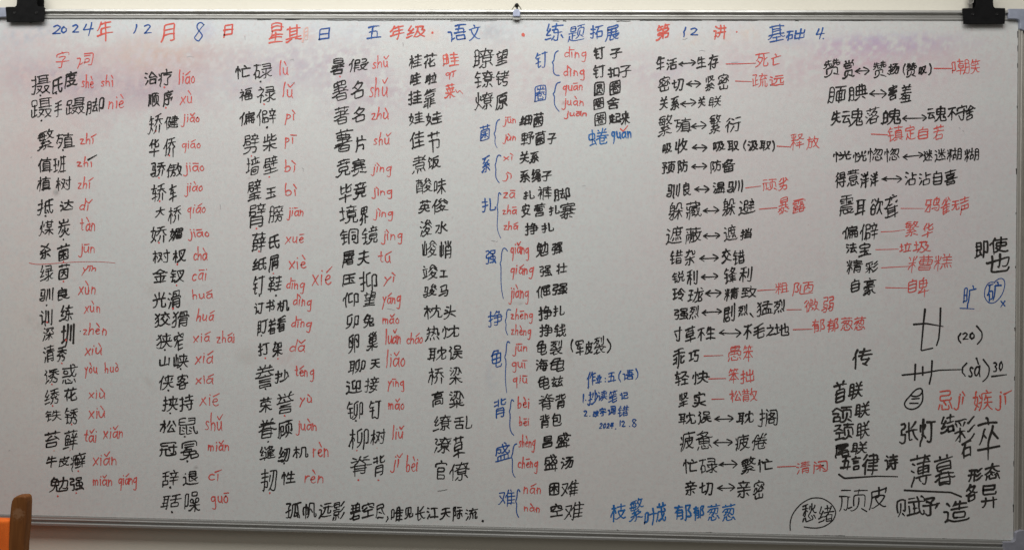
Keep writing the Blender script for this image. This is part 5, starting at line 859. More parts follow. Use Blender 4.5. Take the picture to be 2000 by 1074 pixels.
'蜷': [[86,89,82,87,79,81],[39,16,34,33,32,35],[24,90,24,21],[68,91,66,76,61,60,53,47,54,38,55,14,60,11,82,12,84,14,85,20],[10,18,36,23],[40,38,43,38,48,42,76,41],[83,72,48,72],[65,27,68,26,75,27,76,41],[76,41,81,47],[45,56,88,56],[50,87,54,81],[89,39,79,51,78,56],[24,45,16,45,12,48,12,73,30,74,35,73,35,46,24,45]],
'衍': [[22,11,22,52,21,55],[88,86,64,86],[63,14,67,11,75,11,78,14,78,60],[35,61,39,62,48,56],[51,81,41,87],[39,15,53,41],[27,91,10,74],[61,60,90,60],[9,45,10,48,22,59,29,71]],
'裂': [[30,88,28,81,24,77,14,70,9,70],[27,78,46,77,47,77,46,72,38,62,32,58,17,52,14,51,11,53],[57,17,31,13,32,30],[45,54,48,53,51,50,56,33,68,21,86,13,91,14],[89,43,11,43],[85,90,84,54,76,52,72,53],[14,88,53,88],[83,34,81,34,67,26],[23,68,26,68,33,61],[7,26,14,24,29,29,41,36,43,42],[66,64,66,85]],
'裤': [[66,75,65,69,56,48,59,44,86,44],[11,74,29,74,30,71,22,53,10,40,9,37],[33,55,28,48],[23,83,18,90],[21,48,21,11],[73,55,73,11],[67,83,66,90],[89,82,43,82,42,38,40,21,36,14,38,9],[33,38,28,48],[52,66,87,66],[89,28,51,28],[21,48,28,48]],
'见': [[52,72,48,69,48,52,42,31,31,19,14,12,8,14],[23,39,23,85,76,85,76,39],[55,39,55,17,58,14,83,14,86,17,88,26]],
'言': [[46,91,52,84,53,77],[75,63,24,63],[75,49,24,49],[89,77,11,77],[24,15,24,34,72,34,76,34,76,18,72,15,24,15]],
'誉': [[67,75,67,69,77,60,78,56],[47,89,50,83],[75,35,26,35],[10,53,13,52,18,55,76,55,82,56,86,54,91,54],[79,90,75,89,67,75],[75,45,26,45],[11,75,89,75],[27,75,27,83,22,89,18,90],[33,75,32,70,24,61,22,56],[51,55,48,64,45,65],[24,13,25,26,73,26,76,25,76,16,72,13,24,13]],
'誊': [[88,66,11,66],[24,32,75,32],[68,79,69,84,72,89],[81,78,18,78],[24,41,76,41],[21,53,23,56,30,61,31,65],[8,52,13,51,18,53,21,50,77,50,81,53,87,51,92,52],[47,79,51,91],[25,90,28,90,31,84,30,78],[66,65,68,60,78,53],[49,57,51,51],[40,67,43,78],[76,12,75,23,26,23,23,22,23,15,26,12,76,12]],
'订': [[23,15,27,19,43,29,43,31],[28,21,27,60,11,61],[28,77,19,86],[72,82,72,17,71,14,68,12,57,11,53,14],[43,82,89,82]],
'训': [[19,14,22,19,35,28],[17,86,28,77],[86,88,86,12],[10,61,23,60,24,22],[66,23,66,83],[40,9,39,14,42,21,46,45,46,87]],
'记': [[45,84,83,83,83,57,79,53,47,53,47,21,49,15,54,13,84,13,87,16,89,20,89,26,86,30],[10,61,26,60,26,20],[23,16,26,19,37,25],[29,77,23,83]],
'讲': [[53,90,53,47,51,30,44,16,40,12],[18,88,27,78],[76,90,76,11],[19,11,23,26,23,60,10,61],[88,72,40,72],[89,43,38,43],[34,27,30,23,24,22]],
'词': [[41,86,86,85,85,14,83,11,72,11,69,14],[10,61,24,60,24,26,20,13],[43,70,72,70],[46,24,46,54,68,54,68,31,46,31],[24,21,31,23,35,26,38,31]],
'诗': [[60,14,65,11,75,11,77,14,77,60],[40,43,89,43],[90,60,38,60],[10,61,23,60,24,21],[27,78,18,87],[19,14,23,19,34,26,36,31],[85,78,44,78],[64,60,64,90],[48,34,56,23]],
'语': [[10,61,23,60,23,24,20,11],[52,52,58,87],[36,51,89,51],[36,26,30,22,23,20],[40,87,86,87],[78,52,79,70,43,70],[83,14,82,37,47,37,44,37,44,18,48,14,83,14]],
'误': [[86,52,44,52],[37,28,36,26,31,22,24,20],[64,52,64,38,57,23,53,18,44,13,40,11,36,13],[41,35,90,35],[21,14,23,18,23,24,23,60,10,61],[64,33,76,18,86,12,92,13],[17,87,27,77],[56,67,46,68,46,86,73,86,83,85,83,68,56,67]],
'诱': [[54,44,53,32,50,22,45,15,41,13],[43,44,72,44,71,33,85,33,84,21,81,11,70,10,66,13],[64,86,64,54],[40,87,43,85,51,85,79,90,85,88],[88,72,68,71,41,72],[90,54,88,53,79,59,72,66,70,71],[18,88,26,78],[19,14,20,17,28,24,35,29,36,32],[24,23,23,61,10,61],[62,71,43,54,40,53,36,53]],
'读': [[27,78,17,87],[20,14,23,19,33,25,35,30],[24,21,23,60,10,61],[39,11,53,19,60,28,66,41,66,57],[64,90,64,68],[72,24,88,12],[48,58,56,53],[82,55,85,67],[90,70,82,67,41,67],[44,82,83,82],[88,35,39,35],[41,50,51,44]],
'豪': [[88,14,84,14,77,18,71,24,67,32],[75,45,24,45],[45,43,54,29],[48,36,34,28,18,23,14,24],[78,38,51,27,43,22,23,14,16,12,10,14],[17,34,35,38,41,40,45,43],[54,29,56,19,54,14,48,10,43,10,41,13],[51,85,50,91,45,92],[88,84,11,84],[86,46,86,55,13,55,13,46],[31,75,25,74,26,64,69,64,75,65,75,74,73,75,31,75]],
'赋': [[13,35,13,85,34,85,34,36],[29,27,34,17],[47,84,65,84],[41,15,70,19,73,22],[90,28,91,25,91,20,90,13,87,11,84,12,81,16,78,27,76,46,73,91],[90,68,43,68],[81,89,84,88,88,81],[68,43,59,43],[59,18,59,58],[47,16,46,53],[17,19,21,29,23,36,24,72]],
'赏': [[14,68,14,79,86,79,86,68],[9,13,17,11,28,13,40,18,46,24,49,33],[29,79,28,86,25,90,23,90],[76,26,76,43,75,44,24,44,23,25],[89,13,85,11,63,20,56,21],[70,79,72,85,75,90,77,90],[50,79,50,91],[56,67,30,67,29,66,30,55,44,55,69,55,70,56,70,67,56,67]],
'赛': [[51,85,50,90,46,92],[87,76,86,84,13,84,13,76],[73,25,72,45,69,47,68,52],[22,63,78,63],[11,52,89,52],[56,21,71,17,84,12,90,13],[49,32,46,23,39,17,28,13,14,11],[79,73,20,73],[64,53,64,73],[35,73,35,56,31,47,28,45,26,38,26,24],[8,38,13,36,23,41,29,40,79,41,87,37,93,39]],
'赞': [[18,85,43,85],[18,90,15,81,12,80],[13,14,19,11,32,15,42,20,48,29,50,38],[50,59,55,58,61,63,63,67,64,73],[24,27,24,50,75,50,76,27],[59,90,58,86,55,81],[58,85,85,84],[82,13,57,22],[49,65,47,62,41,60,39,60,35,64,35,70,30,78,30,90],[7,57,11,56,18,61,21,67,22,73],[45,73,11,73],[53,73,88,73],[92,64,90,63,88,59,79,58,76,60,75,70,71,78,71,90]],
'起': [[87,41,90,35,88,28,84,26,67,26,58,28,58,60,81,60,84,64,84,85,57,86],[13,80,44,80],[29,90,29,66,30,58,30,20],[30,42,45,42],[15,47,15,33,10,10],[15,30,19,28,25,21,35,15,44,14,88,14],[11,62,46,62]],
'蹑': [[40,54,44,53,90,55],[12,50,12,21,16,18,18,18,33,22,35,26],[32,44,23,44],[40,42,61,43,88,42,85,33,80,25,73,17,64,11],[89,87,41,87],[90,13,88,13,82,16,75,24,68,36,67,42],[46,86,46,53],[46,65,81,65],[81,86,81,54],[36,13,39,12,47,20,56,33,58,41],[40,32,56,20],[23,21,23,65],[23,65,13,65,13,86,20,87,31,86,31,65,23,65],[46,76,81,76]],
'躲': [[16,41,16,81,20,81,24,85,26,91,30,93],[10,41,29,41,37,40],[32,40,29,34,20,26,11,19],[24,81,36,81,38,80,37,14,36,12,33,11,28,11,25,13],[38,68,16,68],[66,43,60,37,54,25,46,17],[67,11,67,56],[88,61,80,61,78,63,77,86,57,86,55,71,49,60],[48,47,86,47],[16,55,38,55],[66,43,73,38,76,32,86,19]],
'车': [[14,77,85,77],[41,90,39,81,24,56,23,50,79,50],[13,29,88,29],[54,64,54,11]],
'轻': [[29,11,29,65],[11,28,39,33],[88,55,69,65],[46,14,88,14],[85,43,51,43],[39,51,14,51,23,85,24,90,22,92],[68,14,68,43],[51,85,80,85,81,84,77,76,65,64,54,57,49,54,46,55],[11,79,40,79]],
'轿': [[57,43,57,34,55,24,51,16,46,12],[38,79,10,79],[29,65,29,11],[89,66,46,66],[44,46,46,45,51,49,59,60,64,70,67,85],[22,92,24,90,23,83,14,51,38,51],[40,33,11,28],[76,66,78,58,89,47],[78,11,78,42],[49,85,54,84,80,88,86,86]],
'辞': [[26,42,26,85],[76,54,81,71,80,73],[90,53,48,53],[88,79,50,79],[13,18,35,18,39,21,38,41,13,41,13,12],[70,79,70,85,65,91],[11,83,21,84,36,89,41,88],[88,33,49,33],[68,11,68,53],[59,62,56,70],[41,64,10,64]],
'达': [[84,32,67,53,64,56,59,58],[24,24,24,55,10,55],[24,24,19,23,11,16,11,11],[24,24,41,15,51,14,85,14,91,17],[22,77,17,86],[88,72,36,72],[35,30,39,30,43,32,51,42,55,48,59,62,61,90]],
'迎': [[14,84,26,76],[64,23,64,83,85,84,86,83,85,36,82,34,77,34,72,37],[12,14,16,19,23,22],[92,17,85,13,51,12,41,14,23,22],[58,44,56,41,46,38,43,38,40,41,40,82,42,84,56,89],[23,22,23,57,11,58]],
'远': [[52,64,50,47,47,38,41,30,35,27,32,28],[35,64,88,64],[10,58,23,57,23,22],[69,64,70,29,74,27,86,28,88,34,88,38,86,41],[91,15,86,13,51,12,41,14,23,22],[82,84,42,84],[12,14,16,19,23,22],[14,84,25,77]],
'迷': [[61,23,61,89],[45,72,40,85],[88,13,45,13,38,15,23,23],[13,89,19,84,24,77],[76,72,83,84,82,86],[35,60,87,60],[61,58,66,56,87,32],[23,23,23,58,10,59],[23,23,17,21,10,14,10,11],[61,58,54,53,46,41,36,31]],
'退': [[79,33,62,47,58,48],[11,14,19,21,24,22],[22,79,24,76],[43,57,79,57,79,86,43,86,43,33,46,30,60,33],[89,51,84,50,72,41],[24,22,24,57,11,57],[24,22,35,17,48,14,86,14,91,16],[79,72,43,72]],
'造': [[23,77,17,84,14,86],[84,79,44,79],[62,61,62,90],[35,60,89,60],[45,88,44,82,38,71],[23,21,23,54,10,54],[23,21,18,19,13,15],[23,21,27,20,40,14,49,13,88,13,93,17],[55,27,42,27,42,47,68,47,81,47,81,27,55,27]],
'遮': [[56,73,56,48,57,47,77,47,77,73],[65,82,64,88,61,91],[88,82,39,82,38,48,34,36,31,30],[70,36,73,26],[82,38,88,26],[13,86,24,76],[45,65,88,65],[60,25,59,35],[10,14,16,19,23,22],[92,18,89,15,84,14,45,14,37,16,28,21,23,22],[11,58,23,57,23,22],[48,36,43,25]],
'避': [[36,65,54,65,54,86,36,86,35,53,40,45,40,26,55,25,55,50,37,49],[37,49,33,46,31,38,27,33,21,33],[13,86,23,75],[21,22,21,54,10,54],[10,14,17,21,21,22],[63,41,88,41],[80,57,81,63,84,72],[89,57,62,57],[91,16,88,14,45,14,35,16,27,21,21,22],[76,25,76,57],[70,65,67,72],[73,91,76,85,76,79],[63,79,89,79]],
'郁': [[29,90,28,83,21,69,20,12],[52,80,11,80],[10,52,20,61],[38,13,45,13,48,15,48,63,24,63,20,61],[20,32,48,32],[64,11,64,85,85,85,86,84,85,78,76,57,86,43,88,30,86,26,83,23,75,23,73,24],[48,48,20,48]],
'酸': [[89,52,77,65],[48,12,51,11,66,19,77,29,82,36,83,41,82,43,63,43],[31,87,31,47,32,46,41,46],[42,87,10,87],[65,51,64,46,59,40,51,32],[58,38,68,24,76,18,87,12,93,14],[66,90,58,79,57,76,59,72,82,75],[11,11,11,70,41,70,41,12],[66,65,62,64,51,51],[86,71,78,85,76,86],[11,44,17,44,21,55,21,87],[11,17,41,17],[11,32,41,32]],
'释': [[25,48,32,47,39,39,39,36],[68,11,68,50],[47,26,89,26],[91,56,87,55,73,61,60,72,55,82,58,85,84,85,83,79,73,69,60,60,48,55,39,57,11,57],[9,21,10,28,17,37,21,46,25,48],[11,85,37,89,41,89],[26,11,26,86],[51,42,85,42],[16,68,13,76],[35,67,40,77]],
'野': [[71,55,70,14,68,11,58,11,54,14],[56,55,85,55,93,58],[30,86,30,18],[52,23,50,20,10,15],[59,72,65,72,77,64,80,60,80,55],[73,68,83,80,84,85,57,85],[13,38,46,38],[13,70,47,70],[84,39,89,55],[30,86,13,86,13,54,33,54,47,54,47,86,30,86]],
'金': [[93,64,87,63,81,65,62,77,53,85,46,85,36,76,29,70,13,63,9,64],[50,14,50,62],[13,14,86,14],[26,34,32,23],[82,43,17,43],[73,34,66,21],[75,68,70,63,28,63,26,68]],
'钉': [[75,82,74,14,70,12,61,12,57,15],[51,82,89,82],[42,22,33,18,27,21,27,63],[12,44,42,44],[16,63,39,63],[22,90,20,83,10,69],[19,80,40,80]],
'钗': [[39,44,11,44],[25,63,26,17],[16,63,36,63],[21,91,20,83,10,71,10,68],[70,60,65,71,63,72],[88,13,82,17,72,26,60,46,50,76,50,79,53,83,84,83,86,82,86,78,81,56,72,38,61,24,54,17,45,12,41,13],[19,80,38,80],[22,13,38,22]],
'钱': [[87,56,47,48,44,50],[48,69,85,74],[12,44,39,44],[82,84,73,89],[26,92,21,89,20,84,10,70,10,67],[19,80,36,80],[17,63,35,63],[88,23,90,17,88,13,80,12,73,19,68,31,63,56,61,90],[46,14,48,14,66,23,76,31,86,43],[22,13,25,16,40,23,41,28],[26,18,26,63]],
'铁': [[47,13,52,16,59,24,65,37,68,41],[12,44,40,44],[10,69,20,84,22,90],[19,80,39,80],[38,63,17,63],[86,73,52,74],[26,63,26,21,22,10],[48,48,89,48],[47,63,53,78,54,86],[40,22,26,17],[68,90,68,43,71,39,79,22,87,14]],
'铆': [[12,44,34,44],[23,63,23,22,29,19,34,22,36,26],[16,63,32,63],[33,80,18,80],[57,34,48,33,44,36,44,79,46,82,58,89,63,89],[20,90,18,83,10,70,10,65],[71,10,71,82,87,81,87,32,85,28,80,28,77,29],[40,11,44,11,46,13,52,19,57,29,60,48,60,75]],
'铐': [[40,26,38,22,31,18,28,18,24,20,24,63],[60,90,60,63],[86,85,75,69,73,63],[33,63,17,63],[45,80,75,80,79,76],[66,62,65,57,58,49,41,40,38,41,35,44,11,44],[26,92,21,90,20,83,10,70,10,66],[19,80,35,79],[55,46,54,32,82,31,81,21,77,12,66,10,60,11,56,14],[90,63,42,63],[87,48,60,50]],
'铜': [[21,90,20,83,10,71,10,66],[19,80,37,80],[76,71,59,71],[20,11,23,16,37,22],[60,27,60,55,74,56,75,55,75,33,60,33],[11,44,36,44],[24,18,24,63],[73,14,77,11,81,11,86,12,87,15,87,86,47,86,47,10],[16,63,36,63]],
'锈': [[72,71,76,65,86,54,89,54],[89,72,70,71,46,72],[57,44,57,35,53,21,46,13,40,12],[49,44,75,44],[44,54,46,53,52,57,65,71],[12,44,38,44],[25,63,25,18],[16,63,35,63],[25,92,21,90,19,83,10,71,10,67],[87,88,81,90,60,86,50,85,48,86],[75,44,74,33,87,32,86,19,84,13,82,11,72,10,69,13],[75,44,79,47],[22,14,24,16,36,22],[67,86,67,54],[36,79,19,79]],
'锋': [[45,72,55,81,60,91],[23,63,24,19],[16,63,32,63],[65,11,65,51],[44,21,87,21],[47,45,83,45],[10,65,10,71,19,84,20,90],[37,26,23,17,20,13],[35,44,11,44],[35,80,18,80],[48,33,83,33],[53,77,61,67,73,58,89,52,94,54],[39,53,45,53,61,60,70,67,78,76,79,80,78,82,58,82]],
'锐': [[80,90,75,72],[53,90,58,80,57,72],[73,48,73,14,77,12,88,13,90,19,89,26],[24,17,24,63],[11,44,36,44],[42,13,48,16,54,26,57,35,58,48],[57,72,48,72,48,48,79,48,84,48,84,72,57,72],[22,14,36,21,38,25],[16,63,35,63],[24,92,21,90,19,83,10,70,9,67],[36,80,18,80]],
'错': [[46,59,89,59],[76,59,76,91],[12,44,38,44],[25,63,25,18],[16,63,35,63],[25,92,21,90,19,83,10,71,10,67],[57,59,57,91],[83,30,51,30],[48,78,87,78],[39,26,37,22,22,15],[36,79,19,79],[83,30,83,18,79,15,54,15,51,18,51,40,51,46,82,46,83,30]],
'镇': [[37,80,19,80],[12,44,38,44],[20,10,23,15,38,22,39,26],[25,17,24,63],[86,13,76,20,72,20],[83,60,51,60],[21,90,20,83,10,70,10,67],[89,28,44,28],[17,63,35,63],[51,50,83,50],[51,29,51,70,83,70,83,28],[51,40,83,40],[46,12,60,21],[67,90,64,71],[88,82,46,82]],
'镜': [[25,92,21,89,20,84,10,70,10,65],[19,80,35,80],[63,92,66,91,68,84],[55,78,57,76,56,67],[37,23,28,19,21,14],[58,34,58,26,54,18,48,13,42,11,38,12],[86,84,47,84],[24,18,24,63],[11,44,36,44],[89,67,45,67],[89,22,90,16,88,12,75,12,73,16,73,34],[16,63,34,63],[76,67,78,77],[84,46,50,46],[58,34,50,35,50,56,51,57,73,57,84,56,84,35,58,34]],
'镣': [[64,91,64,85,57,71,52,64,50,58,43,55],[20,13,22,16,35,22],[23,63,23,18],[16,63,31,63],[84,71,79,66],[43,81,86,81],[65,35,64,13,58,10,55,12],[9,67,10,71,19,84,20,91],[34,44,11,44],[51,26,44,17,41,15],[18,80,34,80],[52,60,75,59,84,58,86,55,90,56],[70,81,71,74,79,64,79,36,51,36,50,37,49,57],[79,48,50,48],[45,72,52,66],[86,15,80,24,76,27]],
'长': [[56,23,53,20,36,16,34,16,30,19,30,90],[11,54,88,54],[42,68,47,67,54,70,71,83,76,88,80,89],[52,53,53,47,57,39,68,27,83,17,86,16,92,17]],
'闲': [[70,33,60,45,50,54],[19,89,29,77],[72,57,28,57],[50,19,50,70],[50,54,44,50,38,40,28,30,27,31],[14,68,14,11],[67,15,70,12,83,13,85,15,85,86,40,86]],
'防': [[41,75,89,75],[56,75,56,58,51,34,44,21,34,13],[55,54,83,53,82,29,79,14,75,11,66,11,61,14],[62,91,66,84,64,75],[26,31,32,32,35,37,34,49,27,61,34,82,34,86,14,86,14,11]],
'际': [[22,35,26,33,31,33,35,37,35,49,28,63,34,85,33,86,14,86,14,11],[89,21,88,21,80,43],[51,44,49,37,42,22],[66,61,65,14,61,11,55,11,51,14],[45,61,89,61],[83,83,50,83]],
'陋': [[41,71,41,15,89,15],[77,45,71,52,68,54],[63,45,68,57,69,86],[53,27,53,71,85,71,84,29,81,27,76,27],[48,86,89,86],[13,11,13,86,31,86,29,75,25,66,25,61,31,50,31,39,30,34,27,33,23,33,21,35]],
'难': [[36,28,35,32,27,44,33,63,36,79,35,80,11,80],[71,18,71,73],[51,36,86,36],[57,90,50,68,45,64,41,57,41,55],[53,74,88,73],[51,18,89,18],[51,11,51,63,50,65],[7,20,11,20,14,23,24,39,27,41],[27,48,22,51,12,66],[72,82,69,90],[86,55,51,55]],
'雀': [[28,27,82,27],[59,14,60,52],[87,14,31,14,28,17,28,51,30,54],[60,52,58,59,53,61],[85,52,34,52,26,54,15,52,9,53],[86,71,73,84,69,86],[17,70,26,77,32,85,36,87],[82,39,28,39],[50,90,50,66],[30,54,34,58,57,68,68,77,71,77]],
'震': [[92,15,86,13,72,16,58,24,55,31],[23,68,39,68],[89,32,19,32],[86,67,86,76,84,77,15,77,14,67],[60,68,76,68],[60,59,78,59],[50,58,50,87],[81,88,18,88],[85,50,19,50,18,27,11,12],[71,18,72,21,83,26],[55,16,33,13,33,31],[21,59,39,59],[29,41,80,41]],
'露': [[22,60,39,60],[60,60,77,60],[29,39,29,14],[29,39,17,39,17,52,29,52,40,52,41,51,41,39,29,39],[11,11,44,15],[16,12,16,31],[50,86,50,60],[18,87,81,87],[76,69,60,69],[66,38,65,40,57,47],[65,57,53,45,50,43,44,43],[83,30,68,38,52,29,44,30,42,28,29,28],[71,38,79,45,80,51,62,52],[55,30,56,15,59,12,78,12,81,15,81,22,83,30],[56,26,81,26],[39,69,24,69],[13,68,14,78,84,78,86,76,86,68],[93,31,89,30,83,30]],
'靠': [[30,92,26,90,19,80],[26,85,81,85],[40,11,40,45],[40,19,10,19],[19,80,19,74],[19,80,15,79],[12,74,88,74],[50,75,50,90],[40,41,13,41],[40,30,14,30],[87,41,60,41],[60,11,60,45],[60,19,90,19],[60,30,85,30],[22,55,23,53,78,53,79,62,77,65,23,65,22,55]],
'鞋': [[71,90,71,58],[28,69,28,11],[28,69,18,70,18,90],[28,69,39,69,39,90],[53,58,88,58],[55,78,86,78],[89,14,50,14],[10,27,45,27],[71,14,71,47],[54,36,86,36],[10,82,46,82],[28,40,14,40,13,41,13,57,24,57,43,57,43,41,28,40]],
'韧': [[53,84,88,83,86,33,84,17,82,13,78,11,70,11,66,14],[13,61,40,61],[10,44,42,44,41,24,36,22,32,26],[10,78,42,78],[56,68,52,46],[51,15,59,23,67,42,70,63,70,84],[26,11,26,89]],
'顺': [[88,12,75,25,68,28],[85,33,85,70,54,70,54,32],[89,86,52,86],[70,57,69,34,66,24,59,16,50,11],[10,11,9,14,12,21,14,35,15,87],[27,24,27,81],[40,14,40,88],[67,71,70,86]],
'顽': [[67,70,69,85],[54,32,54,69,85,69,85,32],[11,15,10,16,14,21,18,35,19,63],[34,63,34,27,33,21,31,17],[43,63,11,63],[52,85,88,85],[45,13,48,12,57,17,65,26,69,42,69,58],[35,23,44,27],[39,84,15,84],[75,23,88,12]],
'顾': [[85,33,85,71,57,71,57,33],[23,11,26,16,27,21,27,70,44,70,43,41,41,40,36,41],[27,18,41,22,44,24,45,27],[53,11,60,16,68,26,71,38,71,58],[68,71,71,86],[55,86,89,86],[10,10,10,13,12,18,15,39,15,86,45,87],[77,23,86,15]],
'预': [[85,33,85,70,53,70,53,33],[89,86,50,86],[12,86,37,86,36,81,26,68],[68,71,70,86],[10,14,15,11,20,11,24,12,25,14,26,56],[43,13,48,13,58,18,65,25,68,34,69,58],[10,56,32,56],[16,72,31,62,36,56,42,55,37,41],[88,13,77,22]],
'颈': [[46,13,51,12,58,16,66,26,69,35,70,58],[43,59,29,68],[67,70,70,86],[54,33,54,70,86,70,86,33],[14,45,42,45],[11,16,44,22],[28,20,28,45],[84,18,76,24],[51,86,89,86],[10,58,13,58,23,65,32,74,36,80,38,84,38,85,13,85]],
'颔': [[56,33,56,70,85,69,85,33],[89,12,77,22],[48,13,52,11,60,16,67,26,70,43,71,58],[68,70,70,85],[89,85,53,85],[13,72,18,76,26,85,32,86,45,74],[32,39,33,48,38,54,35,58,14,58],[15,17,16,39,42,38,42,21,38,17,15,17]],
'题': [[10,51,47,51],[10,11,15,23,17,40],[42,75,16,75],[53,86,89,86],[29,51,29,20],[67,72,70,86],[56,39,57,72,84,72,84,39],[71,61,69,45,66,34,60,26,50,21],[92,15,88,13,45,13,33,16,23,22,20,26,17,27],[88,22,76,33],[45,35,29,35],[42,75,42,64,41,63,17,63,16,78,17,87,41,87,42,75]],
'饭': [[17,9,17,14,20,17,21,23,21,58],[51,13,64,21,75,35,81,51,83,63,47,63],[91,13,85,13,72,24,61,45,57,58,57,63],[38,13,42,21,46,36,47,54,47,82,69,84,82,88,86,87],[22,20,28,21,34,27,35,30],[32,61,35,76,18,76],[19,89,18,81,10,58]],
'首': [[50,77,47,63],[27,91,30,91,34,84,34,78],[77,32,22,32],[73,91,70,90,67,85,65,78],[77,47,22,47],[11,78,88,78],[77,32,77,19,73,16,26,16,22,19,22,53,22,62,77,62,77,32]],
'马': [[69,49,72,85,19,85],[27,71,26,48,85,48,82,22,78,13,73,11,61,11,57,14],[66,31,11,31]],
'驯': [[53,87,52,38,49,22,45,13,46,9],[30,34,28,31,10,26,8,28],[16,73,14,47,32,47],[17,13,20,11,30,11,33,14,36,23,38,46,32,51,35,86,13,86],[69,84,69,20],[86,11,86,88]],
'骄': [[28,31,9,27],[66,85,64,70,58,58,54,53,46,46],[49,85,51,84,63,85,82,89,85,88],[79,11,79,42],[58,43,57,30,55,22,51,16,46,12,41,12],[16,15,19,11,29,11,32,14,35,24,36,46,34,47,30,51,33,85,12,86],[90,67,46,67],[89,47,79,58,76,67],[30,47,13,47,15,73]],
'骏': [[92,14,85,12,73,19,64,27,56,38],[60,43,79,43,80,41,78,34,71,27,60,18,46,11,40,13],[60,64,49,53],[77,83,87,70],[81,75,56,72,54,76,54,78,63,90,66,92],[46,32,56,41,62,51,66,53],[16,73,14,47,31,46],[88,52,76,65,74,65],[30,34,26,30,10,26,8,28],[13,86,34,85,31,50,36,46,35,23,32,14,30,11,26,10,20,10,16,13]],
'高': [[70,13,73,11,80,11,83,13,84,45,15,45,15,11],[88,81,12,81],[51,81,50,89,48,90],[32,20,33,34,66,34,65,20,32,20],[35,70,26,69,26,57,27,56,65,56,73,57,73,70,35,70]],
'魂': [[82,35,84,35,88,24,88,21,90,18,89,14,85,12,70,12,66,15,66,36,63,40,66,72,66,78,63,85,65,91],[86,27,75,26,79,40,78,42],[22,60,20,52,14,32,16,30,20,30,36,33],[63,38,60,35,55,25,50,18,41,12],[10,60,38,60],[35,82,14,82],[48,65,84,65],[29,47,32,46,40,27],[64,81,48,81,48,49,71,48,84,49,84,80,83,81,64,81]],
'魄': [[43,65,84,65],[64,90,62,85,64,77,62,55,59,44,64,40,65,15,68,12,85,12,89,14,89,17],[88,24,83,35],[14,52,32,52],[13,20,13,77,16,77,20,80,22,90],[20,77,32,77,32,27,13,27],[59,41,49,23,42,16,35,13],[78,40,73,26,85,28],[60,49,43,49,43,81,71,81,84,81,84,49,60,49]],
'鸦': [[73,66,70,69],[35,85,35,15,34,13,31,11,23,11,19,14],[44,54,14,54,16,76],[71,93,67,91,65,82],[34,53,29,48,19,29,11,21,11,16],[13,85,42,85],[78,30,50,30],[69,14,73,11,82,11,84,13,87,21,89,36,88,44,55,45,55,82,85,82,84,65,82,57,78,55,74,55,71,57]],
'鼠': [[59,32,66,27],[32,46,39,42],[44,88,39,90,20,86,20,59,80,59,80,85,79,86,57,86],[89,21,90,16,89,13,83,13,80,17,76,35,76,49],[41,73,20,73],[66,42,59,46],[67,18,52,15,48,18,48,49],[31,32,38,28],[80,73,58,73],[37,17,20,14,21,49]],
'龟': [[89,23,87,15,83,13,57,12,51,15,49,22,49,67],[55,68,57,73,61,80,61,84,38,84,31,84,22,73,20,67],[20,50,78,50],[12,64,16,66,23,67,77,67,78,67,78,32,23,32,20,36,20,67]],
}
